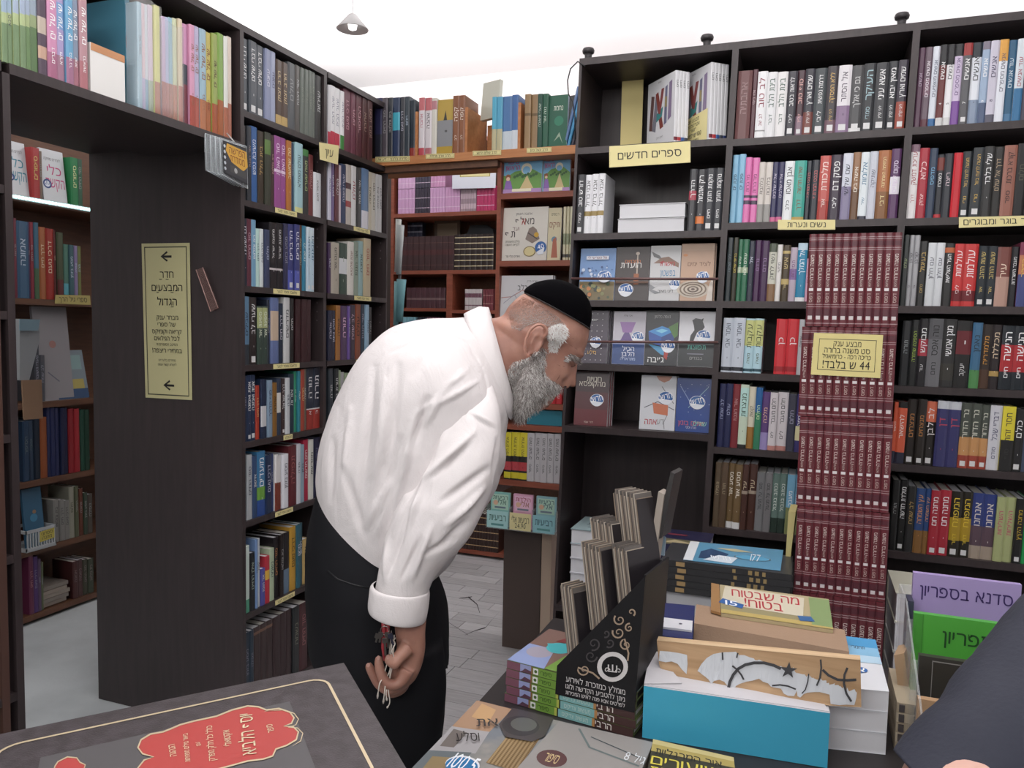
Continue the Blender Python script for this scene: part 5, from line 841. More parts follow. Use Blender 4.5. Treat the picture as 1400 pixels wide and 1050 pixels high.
# plank with torn silver tape
pa, pb, pc, pd = onY(911.6, 940, 1.285), onY(1177.6, 967, 1.285), onY(1176, 905, 1.30), onY(897.5, 875, 1.30)
pa = onY(905, 930, 1.287)
t = thing('wooden_plank', 'short pine plank with torn silver tape leaning on the turquoise box', 'plank')
PN = woodmat('pine', 'b0895f', 'cda67c', .55, (1.2, 16, 16)); PNE = woodmat('pine_edge', 'c8a47c', 'dcbd94', .55, (1.2, 16, 16))
f_ = [onY(*q, yy) for q, yy in (((911.6, 940), 1.283), ((1134, 964.6), 1.286), ((1177.6, 967), 1.288), ((1176.5, 903), 1.296), ((898, 876), 1.296), ((901, 908), 1.29))]
nf = (f_[2]-f_[0]).cross(f_[4]-f_[0]).normalized()
prism('board', f_, -nf*.016, PN, t)
o = prism('top_edge', [f_[4]+Vector((0, -.0003, .0003)), f_[3]+Vector((0, -.0003, .0003)), f_[3]+Vector((0, .016, .0012)), f_[4]+Vector((0, .016, .0012))], (0, 0, .0006), PNE, t)
def onpl(px, py, e=.0008): return onP(px, py, f_[0]+nf*e, nf)
C5 = lambda X, Y: (860+X/3.684, 780+Y/3.684)
def tape(name, pts, mt, e=.0012, par=t, nz=0):
    vs = [onpl(*C5(x, y), e) for x, y in pts]; n = len(vs); vs = [p+nf*random.uniform(0, nz) for p in vs]
    c = sum(vs, Vector())/n; return mesh(name, vs+[c+nf*nz*.5], [(i, (i+1) % n, n) for i in range(n)], mt, par)
SIL = mat('d4d8de', .38, metal=.1); SILD = mat('3a3a3e', .5)
tp = [(345, 505), (365, 470), (392, 440), (425, 420), (470, 412), (520, 410), (560, 408), (640, 408), (700, 415), (760, 420), (840, 428), (905, 430), (930, 438), (960, 442), (985, 455), (1010, 462), (1060, 458), (1100, 460), (1135, 458), (1152, 480), (1155, 530), (1150, 590), (1145, 640), (1135, 678), (1095, 675), (1060, 678), (1015, 672), (1010, 625), (985, 618), (960, 612), (930, 612), (900, 615), (880, 622), (862, 640), (848, 632), (845, 605), (832, 632), (800, 630), (780, 620), (765, 595), (740, 590), (715, 585), (700, 568), (675, 560), (655, 545), (620, 555), (590, 560), (560, 570), (540, 580), (520, 608), (500, 585), (480, 560), (455, 550), (430, 555), (415, 570), (400, 548), (385, 535), (365, 520)]
def fan(name, pts, mt, e, nz):   # split the outline into vertical strips for a crinkled sheet
    bm = bmesh.new(); vv = [bm.verts.new(onpl(*C5(x, y), e)) for x, y in pts]; bm.faces.new(vv); bmesh.ops.triangulate(bm, faces=bm.faces[:]); bmesh.ops.subdivide_edges(bm, edges=bm.edges[:], cuts=2)
    for v_ in bm.verts:
        k = 1 if (v_.co-onpl(*C5(430, 480))).length < .035 else .25
        v_.co += nf*(abs(noise.noise(v_.co*160))*nz*k)
    me = bpy.data.meshes.new(name); bm.to_mesh(me); bm.free(); me.materials.append(mt); return link(bpy.data.objects.new(name, me), t)
fan('silver_tape', tp, SIL, .0012, .004); fan('silver_tape', [(155, 405), (200, 408), (250, 415), (292, 425), (295, 470), (290, 522), (268, 500), (245, 470), (215, 458), (185, 462), (150, 455)], SIL, .0012, .004)
def ln(pts, w_): 
    vs, fs = [], []
    for i in range(len(pts)):
        p = Vector(pts[i]); d = (Vector(pts[min(i+1, len(pts)-1)])-Vector(pts[max(i-1, 0)])).normalized(); n = Vector((-d.y, d.x))*w_/2
        vs += [onpl(*C5(*(p+n)), .0042), onpl(*C5(*(p-n)), .0042)]
        if i: fs.append((2*i-2, 2*i-1, 2*i+1, 2*i))
    mesh('black_line', vs, fs, SILD, t)
ln([(500, 595), (508, 560), (525, 525), (550, 495), (585, 475), (630, 465), (680, 465), (730, 478), (765, 495)], 15); ln([(520, 480), (545, 500), (565, 525), (578, 550)], 9); ln([(548, 415), (542, 440)], 8); ln([(470, 412), (472, 450)], 8)
ln([(720, 580), (760, 576), (800, 582), (840, 598)], 8); ln([(965, 448), (968, 490), (962, 540), (945, 580)], 9); ln([(975, 500), (1005, 528), (1050, 550), (1100, 553), (1145, 550)], 13); ln([(1100, 490), (1085, 525), (1082, 570), (1095, 620), (1120, 660)], 11); ln([(905, 520), (900, 560), (888, 600), (870, 620)], 6)
sp = []
for i in range(10): r = 46 if i % 2 == 0 else 18; a_ = -PI/2+i*PI/5+.1; sp.append((803+r*math.cos(a_), 503+r*.95*math.sin(a_)))
vs = [onpl(*C5(x, y), .0046) for x, y in sp]+[onpl(*C5(803, 503), .0046)]; mesh('black_star', vs, [(i, (i+1) % 10, 10) for i in range(10)], SILD, t)
# brown carton behind the plank
zc2 = .909; A_, B_, C_, D_ = onZ(949, 852, zc2), onZ(1161, 891, zc2), onZ(1154.5, 861, zc2), onZ(952, 826, zc2)
for qn in (1,):
    pts = [A_, B_, C_, D_]
    o = prism('brown_carton', [p-Vector((0, 0, zc2-zT)) for p in pts], (0, 0, zc2-zT), mat('a5866c', .7, grain=300)); tag(o, 'flat brown cardboard box lying behind the silver-taped plank', 'box')
# stack beneath the 'what is safe' cover
zw = .9165; q = [onZ(*p, zw) for p in ((990, 842), (1139, 861), (1133, 819), (984, 799))]
q[0] = onZ(986, 838, zw)
o = prism('book', [p-Vector((0, 0, .0070)) for p in q], (0, 0, .0068), mat('b8a880', .5)); tag(o, 'magazine-size book with red title lying behind the brown cardboard box', 'book')
art('cover_print', q, [('r', 0, 0, 1, .3, '9a9068'), ('r', 0, .0, 1, .12, 'c0a860'), ('r', .82, .05, 1, .95, '88a068'), ('p', [(.05, .95), (.0, .3), (.75, .25), (.78, .9)], 'd4ccb4'), ('t', .42, .74, .62, .26, 'מה שבטוח', 'c02838'), ('t', .4, .44, .35, .26, 'בטוח!', 'c02838'), ('p', [(-.02, .32), (.02, .48), (.22, .36), (.2, .22)], '2e62a8'), ('t', .1, .34, .14, .14, '15', 'f0f4ff'), ('p', [(.7, .25), (.82, .28), (.85, .14), (.72, .1)], '3868a0')], o, lift=.0006, nrm=n_)
o3 = box('book', (-.13, .06, 1.565, 1.64, zT, .9088), mat('b8b4b0', .6)); tag(o3, 'pale book block hidden behind the brown cardboard box', 'book')
o2 = prism('book_side', [q[3]+Vector((-.001, 0, 0)), q[0]+Vector((-.001, 0, 0)), q[0]+Vector((-.020, .008, -.0)), q[3]+Vector((-.018, .004, 0))], (0, 0, -.005), mat('a87c4c', .4), o)
# blue binder with white label
zbn = .90
pts = [onZ(*p, zbn) for p in ((897, 868), (947, 874), (950, 828), (908, 824))]
t = thing('blue_binder', 'dark blue ring binder with a white label, left of the brown cardboard box', 'binder')
prism('body', [p-Vector((0, 0, zbn-zT)) for p in pts], (0, 0, zbn-zT), mat('2b3168', .35), t)
lb = [onZ(*p, zbn) for p in ((896, 859), (946, 865), (947, 852), (897, 846))]
prism('label', [p+Vector((0, 0, .0006)) for p in lb], (0, 0, .004), mat('dfe0e6', .4), t); art('label_print', [p+Vector((0, 0, .005)) for p in lb], [('c', .18, .5, .05, '333'), ('c', .18, .5, .03, 'dfe0e6'), ('c', .68, .5, .05, '667')], t, lift=.0002, nrm=n_)
o = tube('blue_bag', [onY(885, 895, 1.46), onY(884, 870, 1.46), onY(888, 845, 1.46), onY(892, 822, 1.46)], [.016, .02, .017, .008], mat('22305c', .3), None, 12); tag(o, 'dark blue rolled bag between the black rack and the binder', 'bag')
# white book pile with sky-blue cover
X_, Y_ = .05, 1.33
p0, p1, p2, p3 = onZ(1135, 938, .885), onZ(1215.5, 945.5, .885), onZ(1197, 875, .885), onZ(1140, 868, .885)
for i in range(3):
    z1 = .885-i*.0352
    t = thing('book', f'white book in the pile right of the turquoise box, {ORD[i]} from above', 'book', (0, 0, 0), 0, 'white pile with the sky-blue cover')
    pts = [Vector((p.x, p.y, z1-.0345)) for p in (p0, p1, p2, p3)]
    prism('pages', [p+Vector((0, .001, .001)) for p in pts], (0, 0, .0325), WPAGES, t); prism('cover', [p+Vector((0, 0, .0335)) for p in pts], (0, 0, .001), mat('e2e4ea', .35), t); prism('back_cover', pts, (0, 0, .0009), mat('e2e4ea', .35), t)
    if i == 0: art('cover_print', [Vector((p.x, p.y, z1)) for p in (p0, p1, p2, p3)], [('r', 0, .8, 1, 1, '4aa0d8'), ('r', 0, .62, 1, .8, '86bfe4'), ('r', 0, .48, 1, .62, 'b8d8ee'), ('t', .55, .78, .3, .06, 'תחמרי', '2a3a50'), ('c', .55, .33, .14, '2e6ab4'), ('t', .55, .33, .2, .08, 'א', 'fff')], t, lift=.0004, nrm=n_)
# spiral pads and a kraft board right of the pile
for i in range(5):
    z0 = zT+i*.0165; o = box('notepad', (.163, .215, 1.36, 1.5, z0, z0+.0158), mat('b8a890' if i % 2 else 'a89880', .7)); tag(o, f'small kraft notepad, {ORD[i]} from below, between white pile and clear stand', 'notepad', 'kraft notepads by the clear stand')
    vs, fs = [], []
    for j in range(2): k_ = len(vs); vs += bxv(.166+j*.022, .174+j*.022, 1.357, 1.3598, z0+.002, z0+.0135); fs += [tuple(x+k_ for x in f) for f in BF]
    mesh('binding', vs, fs, mat('4a4444', .4), o)
o = prism('kraft_board', [onY(*p, 1.43) for p in ((1230, 958), (1244, 955), (1236, 893), (1222, 896))], (.012, .05, 0), mat('b08e6c', .7)); tag(o, 'kraft board standing between white pile and clear stand', 'board')
# clear stepped stand with notebooks
st_ = thing('acrylic_stand', 'clear acrylic stepped stand holding the notebooks, right front', 'stand')
GLS = mat('eef2f4', .04, alpha=.22, coat=.6)
x0 = .182
box('base', (x0, .62, 1.22, 1.56, zT, zT+.004), GLS, st_)
prism('side_panel', [(x0-.003, 1.22, zT+.004), (x0-.003, 1.56, zT+.004), (x0-.003, 1.56, 1.0), (x0-.003, 1.46, 1.0), (x0-.003, 1.22, .90)], (.003, 0, 0), GLS, st_)
for y, z in ((1.555, 1.0), (1.455, .97), (1.375, .93), (1.295, .89)): box('divider', (x0, .62, y, y+.003, zT+.004, z), GLS, st_)
zq = zT+.0045
for i, (pxs, yy, col, tc, txt, lab) in enumerate((((1249, 783, 1397, 803), 1.50, 'a994cc', '3a2468', 'סדנא בספריון', 'lilac notebook with dark lettering at the back of the clear stand'), ((1250, 838, 1420, 862), 1.42, '4fae3c', '1c4a20', 'סדנא בספריון', 'green notebook in the middle of the clear stand'), ((1257, 896, 1430, 918), 1.34, '36342f', 'd8d4d0', 'סדנא בספריון', 'black notebook with white lettering in the clear stand'), ((1255, 955, 1400, 975), 1.262, 'b48e68', '3a2c20', '', 'kraft notebook at the front of the clear stand'))):
    A, B = onY(pxs[0], pxs[1], yy), onY(pxs[2], pxs[3], yy); B = Vector((A.x+.215, yy, B.z)) if i else B; w_ = .215 if i else B.x-A.x; h = A.z-zq
    o = mesh('notebook', bxv(A.x, A.x+w_, yy, yy+.012, zq, zq+h), BF, mat(col, .35)); tag(o, lab, 'notebook', 'notebooks in the clear stand')
    sh_ = [('r', 0, 0, .012 if i == 1 else .0, 1, '3a8a2c')] if i != 1 else [('r', 0, 0, .06, 1, '429a30'), ('r', .06, 0, .065, 1, '388828')]
    if txt: sh_ += [('t', (.5, .6, .62)[i], (.885, .84, .80)[i], (.86, .8, .8)[i], (.075, .10, .11)[i], txt, tc)]
    if i == 3: sh_ += [('f', .2, .03, '3a302a')]
    if i == 2: sh_ += [('r', .085, 0, .09, .97, '8a8884'), ('r', .085, .96, 1, .97, '8a8884')]
    art('cover_print', [(A.x, yy-.0002, zq), (A.x+w_, yy-.0002, zq), (A.x+w_, yy-.0002, zq+h), (A.x, yy-.0002, zq+h)], sh_, o, lift=.0003)
o = box('booklet_edge', (x0+.001, x0+.010, 1.46, 1.498, zq, 1.0), mat('3a3c50', .4)); tag(o, 'thin dark booklet standing at the left inside the clear stand', 'booklet')
# five books with long spines under the black rack
a, b = onZ(690, 958, zT), onZ(866, 1008, zT); u = (b-a).normalized(); v = Vector((-u.y, u.x, 0)); L = (b-a).length; ang = math.atan2(u.y, u.x); th = .0155
spn = [('r', 0, 0, .11, 1, '7a4a5c'), ('r', .11, 0, .2, 1, '8f98c8'), ('p', [(.11, 0), (.2, 0), (.2, .35), (.15, .55), (.13, .2)], '5a3a4c'), ('r', .2, 0, .212, 1, '8a5a38'), ('r', .212, 0, .265, 1, '6a8a38'), ('r', .218, .12, .258, .88, 'e0e0e0'), ('c', .238, .5, .012, '4a6a30'), ('r', .265, 0, .41, 1, '6f9a38'), ('t', .32, .5, .09, .5, 'סיפורי', '2c4a18'), ('r', .41, 0, .43, 1, 'b8c050'), ('r', .43, 0, .44, 1, '1c1c1c'), ('r', .44, 0, .70, 1, '7fb8b8'), ('t', .57, .5, .2, .5, 'מעשיות צדיקים', 'c0d8d0'), ('r', .70, 0, .72, 1, 'c08850'), ('r', .72, 0, 1, 1, '4c3230'), ('t', .785, .5, .12, .72, 'הרבי', 'eae4dc')]
for i in range(5):
    jx = [0, .004, .002, .003, .004][i]; c = a+u*(L/2+jx)+v*(.085)
    o = flatbook('book', f'long colourful-spined storybook, {ORD[i]} from below under the black rack', c.x-L/2, c.x+L/2, c.y-.085, c.y+.085, zT+i*th, zT+(i+1)*th-.0006, '5a6a3c', rz=ang, group='storybooks under the black rack', prints=spn,
                 shapes=[('r', 0, 0, 1, 1, '7a5a50'), ('p', [(0, 0), (.3, .0), (.22, .5), (.0, .5)], '8898c8'), ('c', .14, .35, .1, 'a098a8'), ('c', .24, .55, .1, '40b0b8'), ('p', [(.12, .6), (.3, .75), (.35, .5), (.22, .4)], '38a8b0'), ('c', .4, .85, .1, 'e0e0e4'), ('p', [(.16, .7), (.24, .95), (.3, .95), (.24, .7)], '7a2c2c'), ('p', [(.3, .0), (.5, .0), (.5, .4), (.34, .4)], '6f9a38'), ('c', .42, .2, .06, '3c3034'), ('c', .5, .5, .05, '3c3034'), ('r', .6, 0, 1, 1, '7fb8b8')] if i == 4 else None)
zR = zT+5*th+.0005
# black triangular rack with scrolls
rk_ = thing('booklet_rack', 'black triangular booklet rack with beige scrollwork and round emblem', 'rack'); BK = mat('1b1a1d', .5, spc=.3)
Yr = (a+v*-.004)
tq = [onP(*p, a-v*.006, v) for p in ((759, 949), (867, 974.5), (882.5, 787.7), (761.6, 910))]
prism('front_panel', tq, v*.004, BK, rk_)
prism('back_panel', [tq[1]+v*.0045, tq[1]+v*.125, tq[2]+v*.125, tq[2]+v*.0045], -u*.004, BK, rk_)
zf = zR
prism('floor', [Vector((p.x, p.y, zf)) for p in (tq[0]+v*.005, tq[1]+v*.005-u*.004, tq[1]+v*.125-u*.004, tq[0]+v*.125)], (0, 0, .003), BK, rk_)
C4 = lambda X, Y: (660+X/3.8875, 780+Y/3.8875)
def onr(X, Y, e): return onP(*C4(X, Y), tq[0]-v*e, v)
def curl(name, pts, w0, w1, m, par, f=onr, e=.0008):
    vs, fs = [], []; n = len(pts)
    for i in range(n):
        p = Vector(pts[i]); d = (Vector(pts[min(i+1, n-1)])-Vector(pts[max(i-1, 0)])).normalized(); nn = Vector((-d.y, d.x))*(w0+(w1-w0)*i/(n-1))/2
        for q_ in (p+nn, p-nn): vs.append(f(q_.x, q_.y, e))
        if i: fs.append((2*i-2, 2*i-1, 2*i+1, 2*i))
    return mesh(name, vs, fs, m, par)
def spiral(cx, cy, r, turns, a0, sgn=1, tail=None):
    pts = [];n = int(14*turns)
    for i in range(n+1): tt = i/n; aa = a0+sgn*2*PI*turns*tt; rr = r*(.12+.88*tt); pts.append((cx+rr*math.cos(aa), cy+rr*math.sin(aa)))
    return pts+(tail or [])
SC = mat('b09880', .5); SD = mat('4a4648', .5)
for args, m in (((728, 262, 32, 1.3, 2, 1), SC), ((722, 330, 34, 1.4, 1, 1), SC), ((778, 305, 24, 1.3, 3, 1), SC), ((790, 222, 22, 1.0, 1, 1), SC), ((760, 395, 32, 1.4, 2, 1, [(775, 440), (770, 480)]), SC), ((538, 528, 34, 1.4, 1, 1, [(585, 545), (620, 575)]), SC), ((575, 455, 34, 1.3, 2, -1), SD), ((590, 390, 36, 1.3, 0, 1), SD), ((675, 385, 26, 1.2, 1, 1), SD), ((655, 335, 22, 1, 2, 1), SD)):
    curl('scroll', spiral(*args), 4, 9, m, rk_)
def disc(cx, cy, r, m, e, name): 
    n = 28; mesh(name, [onr(cx+r*math.cos(2*PI*i/n), cy+r*.97*math.sin(2*PI*i/n), e) for i in range(n)], [tuple(range(n))], m, rk_)
disc(690, 512, 82, mat('d8d4d4', .4), .0010, 'emblem'); disc(690, 512, 58, BK, .0013, 'emblem'); 
curl('emblem_mark', [(668, 500), (668, 535), (712, 540), (712, 505)], 7, 7, mat('d8d4d4', .4), rk_, e=.0016); curl('emblem_mark', [(690, 500), (690, 538)], 7, 7, mat('d8d4d4', .4), rk_, e=.0016); curl('emblem_mark', spiral(660, 530, 16, 1, 0), 3, 5, mat('d8d4d4', .4), rk_, e=.0016); curl('emblem_mark', spiral(722, 535, 16, 1, 3, -1), 3, 5, mat('d8d4d4', .4), rk_, e=.0016)
def rtext(cx, cy, wd, hh, s, sl):
    q_ = [onr(cx-wd/2, cy+hh/2-sl*wd/2, .0008), onr(cx+wd/2, cy+hh/2+sl*wd/2, .0008), onr(cx+wd/2, cy-hh/2+sl*wd/2, .0008), onr(cx-wd/2, cy-hh/2-sl*wd/2, .0008)]
    art('lettering', q_, [('t', .5, .5, 1, .8, s, 'd8d4d4')], rk_, lift=.0002, nrm=-v)
rtext(600, 612, 315, 34, 'מומלץ כמזכרת לאירוע', .23); rtext(598, 650, 315, 30, 'ניתן להטביע הקדשה ולוגו', .23); rtext(598, 683, 315, 24, 'לפרטים אנא פנה לאיש המכירות', .23); rtext(690, 470, 70, 16, 'אילת השחר', .1)
# booklets standing in the rack, in two rows, thin, facing right
BC_ = ['6a6460', '77706a', '5c5652', '847a72', '8a7c70', '6a6260']
def bklt(cx, cy, D, w_, h, rz, lean, col, lab, gr):
    p = at(cx, cy, D); o = mesh('booklet', bxv(-.0014, .0014, 0, w_, 0, h)+bxv(-.0024, -.00145, .001, w_, 0, h), BF+[tuple(i+8 for i in f) for f in BF], [mat(col, .6), mat('2c2a2c', .4)], None, [0]*6+[0]*6)
    o.location = p; o.rotation_euler = (0, lean, rz); tag(o, lab, 'booklet', gr); return o
groups = [((795, 903), 12, .118, 'front left', .015), ((836, 874), 17, .148, 'front middle', .016), ((868, 845), 12, .110, 'front right', .017), ((848, 813), 19, .120, 'back left', .060), ((884, 800), 19, .150, 'back right', .062)]
EDG = ['8a7c70', 'b0a290', '6c625a', 'c0b4a4', '94806c', '5c5450']
for gi, (p_, n, h, nm, dv) in enumerate(groups):
    rzb = ang-.42; lx = Vector((math.cos(rzb), math.sin(rzb), 0)); base_ = onP(p_[0], p_[1], a+v*dv, v); base_.z = max(base_.z, zR+.004)
    for i in range(n):
        hh = h+.005*math.sin(i*2.1+gi)
        o = mesh('booklet', bxv(-.0013, .0010, 0, .042, 0, hh)+bxv(.00105, .0014, 0, .042, 0, hh-.001), BF+[tuple(j+8 for j in f_2) for f_2 in BF], [mat(EDG[(i+gi) % 6], .6), mat('2a262a' if i == n-1 else '6a6460', .3)], None, [0]*6+[1]*6)
        o.location = base_+lx*.0030*(i-n); o.rotation_euler = (0, -.20, rzb)
        tag(o, f'thin grey-brown booklet in the {nm} row of the black rack, {ORD[i]} from left', 'booklet', 'booklets in the black rack')
p = onP(905, 735, a+v*.10, v); o = prism('black_header_card', [onP(*c_, a+v*.11, v) for c_ in ((893, 740), (905, 735), (922, 648), (917, 645))], v*.05, mat('3a3838', .4)); tag(o, 'tall black card rising at the back of the booklet rack', 'card')
o = prism('pale_pamphlet', [onP(*c_, a+v*.105, v) for c_ in ((882, 790), (893, 788), (908, 676), (900, 672))], v*.03, mat('a89c90', .6)); tag(o, 'pale pamphlet in front of the tall black card', 'pamphlet')
t = thing('leaflet_holder', 'clear holder with pale blue leaflets behind the booklet rack', 'holder')
for i, (x0_, x1_) in enumerate(((892, 900), (901, 910))): prism('leaflet', [onP(*c_, a+v*.15, v) for c_ in ((x0_-2, 758), (x1_-2, 760), (x1_, 735), (x0_, 730))], v*.004, mat('9cb8cc', .4), t)
prism('holder_stem', [onP(*c_, a+v*.155, v) for c_ in ((893, 806), (896, 806), (900, 758), (896, 758))], v*.003, mat('70747c', .3), t); box('holder_foot', ((a+u*.25).x-.0, (a+u*.25).x+.06, 1.36, 1.42, zT, zT+.004), mat('70747c', .3), t)
prism('backing', [onP(*c_, a+v*.16, v) for c_ in ((880, 880), (900, 880), (905, 765), (893, 765))], v*.004, mat('55585c', .3), t)
# collage board in the front
q = [onZ(*p, zT+.012) for p in ((568, 1046), (886, 1070), (893, 1019), (655, 957))]
A_, B_, C_, D_ = q; 
# rebuild as a rectangle on the table: far-left corner, far-right corner
fl, fr = onZ(652, 958, zT+.012), onZ(893, 1018, zT+.012); uu = (fr-fl).normalized(); vv = Vector((uu.y, -uu.x, 0)); WL = (fr-fl).length; DL = .235
dn = onZ(568, 1046, zT+.012)-fl; 
q = [fl+vv*DL+uu*(-.02), fr+vv*DL, fr, fl]
nl = onZ(568, 1046, zT+.012); dirl = (nl-fl).normalized(); q[0] = fl+dirl*.31; q[1] = fr+dirl*.31
o = prism('game_box', [p-Vector((0, 0, .0115)) for p in q], (0, 0, .0115), mat('8a8278', .4)); tag(o, 'flat collage-printed board box at the bottom centre of the table', 'box')
random.seed(11)
sh_ = [('r', 0, 0, 1, 1, 'n7a8088,a8a098,9,8c8c8a'), ('p', [(0, 1), (.22, 1), (.2, .72), (0, .68)], 'b08c70'), ('p', [(.04, .98), (.14, .95), (.16, .8), (.05, .82)], 'cba070'), ('p', [(0, .68), (.2, .72), (.22, .5), (0, .42)], 'a9a6a8'), ('p', [(.02, .66), (.1, .66), (.1, .5), (.03, .48)], '78706c'), ('p', [(0, .42), (.2, .5), (.2, .2), (0, .12)], '6c7478'), ('p', [(.04, .38), (.15, .42), (.14, .25), (.05, .22)], '97825c'), ('r', .3, .45, .46, .98, '9c8058'), *[('l', [(.3+.01*i, .98), (.31+.01*i, .45)], .003, '6c5434' if i % 2 else 'b89c70') for i in range(16)],
       ('p', [(.22, 1), (.46, 1), (.48, .8), (.44, .72), (.3, .7), (.22, .8)], '4a4446'), ('c', .33, .84, .1, '3c3a3c'), ('c', .34, .86, .07, '5e605c'), ('p', [(.5, .98), (1, 1), (1, .1), (.44, .1), (.46, .5)], '96928f'), ('c', .58, .62, .075, '5e3f40'), ('t', .58, .62, .07, .08, 'סיפור', 'cdb080'), ('l', [(.62, .95), (.72, .8), (.98, .75)], .012, '6c7878'), ('l', [(.7, .9), (.98, .82)], .008, '50585c'),
       *[('t', .62+.05*i, .36-.02*i, .2, .05, s, '5c5654', .9) for i, s in enumerate(('איורים', 'הדמיון', 'כתיבה ועריכה', 'סיפור ומשחק'))], ('t', .84, .4, .26, .14, 'התגלית', 'b09860', .9), ('t', .92, .4, .26, .14, 'הגדולה', '6a4a50', .9), ('t', .95, .8, .1, .07, 'גיל 8', 'd8dce0'),
       ('t', .16, .78, .12, .08, 'את', '3c3838', .5), ('t', .13, .6, .12, .08, 'וסלע', '3c3838', .5), ('c', .215, .36, .085, 'dfe4ec', .9), ('c', .215, .35, .08, '2e78b4', .9), ('t', .215, .37, .13, .12, '100.5', 'f0f6fc'), ('t', .215, .27, .1, .05, 'ש"ח', 'f0f6fc'), ('p', [(.0, .1), (.2, .18), (.44, .1), (.44, 0), (0, 0)], '8c7c70')]
art('print', q, sh_, o, lift=.0005, nrm=n_, rough=.22)
q = [onZ(*p, zT+.02) for p in ((880, 1080), (1010, 1098), (1003, 1036), (893, 1011))]
o = prism('book', [p-Vector((0, 0, .0195)) for p in q], (0, 0, .0195), mat('6a5c30', .4)); tag(o, 'book with yellow lettering lying before the turquoise box', 'book'); 
art('cover_print', q, [('r', 0, 0, 1, 1, '3a3420'), ('r', 0, .75, 1, 1, 'b09c50'), ('r', 0, .9, 1, 1, 'c8b878'), ('c', .9, .6, .08, 'a04838'), ('t', .45, .76, .8, .13, 'אור המרגליות', '1e1a10'), ('t', .42, .57, .8, .17, 'שיעורים', 'd8c840'), ('t', .42, .36, .8, .17, 'בחסידות', 'd8c840')], o, lift=.0004, nrm=n_)
# big dark presentation box at the lower left
zB = 1.0; c0 = onZ(470, 906, zB); c1 = onZ(557, 1053, zB); ur = (c1-c0).normalized(); ul = Vector((ur.y, -ur.x, 0)); 
c2 = onZ(-2, 1004, zB); ul = (c2-c0).normalized()
q = [c0, c0+ul*.415, c0+ul*.415+ur*.31, c0+ur*.31]
t = thing('presentation_box', 'large dark leatherette gift box with gold frame and red cloud emblem, lower left', 'box')
LE = mat('n3d3638,494145,60', .5, grain=500)
prism('lid', [p-Vector((0, 0, .05)) for p in q], (0, 0, .05), LE, t); prism('tray', [p-Vector((0, 0, .11))+((sum(q, Vector())/4)-p)*.01 for p in q], (0, 0, .0595), LE, t)
C8 = lambda X, Y: (X/2.3333, 880+Y/2.3333)
def onb(X, Y, e=.0006): p = onZ(*C8(X, Y), zB); return Vector((p.x, p.y, zB+e))
GO = mat('d8c4a0', .4, metal=.3); EM = mat('b8403c', .5)
e0 = onb(1030, 95); 
def onbw(a_, b_, e=.0006): return Vector((0, 0, e))+c0+ul*a_+ur*b_
# rounded gold frame in box coordinates
fr_ = []; m_ = .032; LU, LV, rr = .415, .31, .022
for cx_, cy_, a0 in ((m_+rr, m_+rr, PI), (LU-m_-rr, m_+rr, 1.5*PI), (LU-m_-rr, LV-m_-rr, 0), (m_+rr, LV-m_-rr, .5*PI)):
    for i in range(6): aa = a0+i*PI/10; fr_.append((cx_+rr*math.cos(aa), cy_+rr*math.sin(aa)))
fr_.append(fr_[0])
def ring(name, pts, w_, m, f, e):
    vs, fs = [], []; n = len(pts)
    for i in range(n):
        p = Vector(pts[i]); nx = Vector(pts[(i+1) % n if i < n-1 else 1]); pv = Vector(pts[i-1 if i else n-2]); d = (nx-pv).normalized(); nn = Vector((-d.y, d.x))*w_/2
        vs += [f(*(p+nn), e), f(*(p-nn), e)]
        if i: fs.append((2*i-2, 2*i-1, 2*i+1, 2*i))
    return mesh(name, vs, fs, m, t)
ring('gold_frame', fr_, .0035, GO, onbw, .0006)
i_ = .075
mesh('inner_panel', [onbw(i_+.01, i_, .0004), onbw(i_+.01, LV-i_, .0004), onbw(LU-i_, LV-i_, .0004), onbw(LU-i_, i_, .0004)], [(0, 1, 2, 3)], mat('575456', .45), t)
em = [(545, 275), (575, 262), (620, 250), (690, 235), (740, 215), (790, 202), (825, 205), (850, 215), (890, 210), (925, 222), (938, 240), (930, 258), (905, 266), (935, 268), (952, 285), (945, 310), (915, 328), (880, 340), (870, 362), (840, 372), (790, 378), (740, 392), (690, 405), (600, 425), (520, 440), (460, 430), (440, 400), (460, 375), (490, 365), (455, 355), (440, 335), (450, 310), (480, 292), (520, 285)]
mesh('emblem', [onb(*p, .0009) for p in em], [tuple(range(len(em)))], EM, t); ring('gold_outline', em+[em[0]], 5, GO, onb, .0013); ring('gold_outline', [(x+14 if x > 850 else x-6, y+4) for x, y in em if x > 840 and y < 330], 3, GO, onb, .0012)
e2 = [(175, 395), (185, 380), (215, 365), (245, 368), (255, 382), (272, 390), (268, 405), (240, 420), (200, 430), (170, 420)]
mesh('emblem', [onb(*p, .0009) for p in e2], [tuple(range(len(e2)))], EM, t); ring('gold_outline', e2+[e2[0]], 4, GO, onb, .0013)
def btext(cx, cy, ln_, hh, s):
    # lettering runs up the picture: baseline direction = towards the far side
    d = (onb(cx-6, cy-ln_/2)-onb(cx+6, cy+ln_/2)); L_ = d.length; d = d.normalized(); pz = Vector((-d.y, d.x, 0)); wv = -pz*(onb(cx+hh/2, cy)-onb(cx-hh/2, cy)).length/2; c = onb(cx, cy, .0012)
    art('gold_lettering', [c-d*L_/2+wv, c+d*L_/2+wv, c+d*L_/2-wv, c-d*L_/2-wv], [('t', .5, .5, 1, .9, s, 'd8c4a0')], t, lift=.0004, nrm=n_)
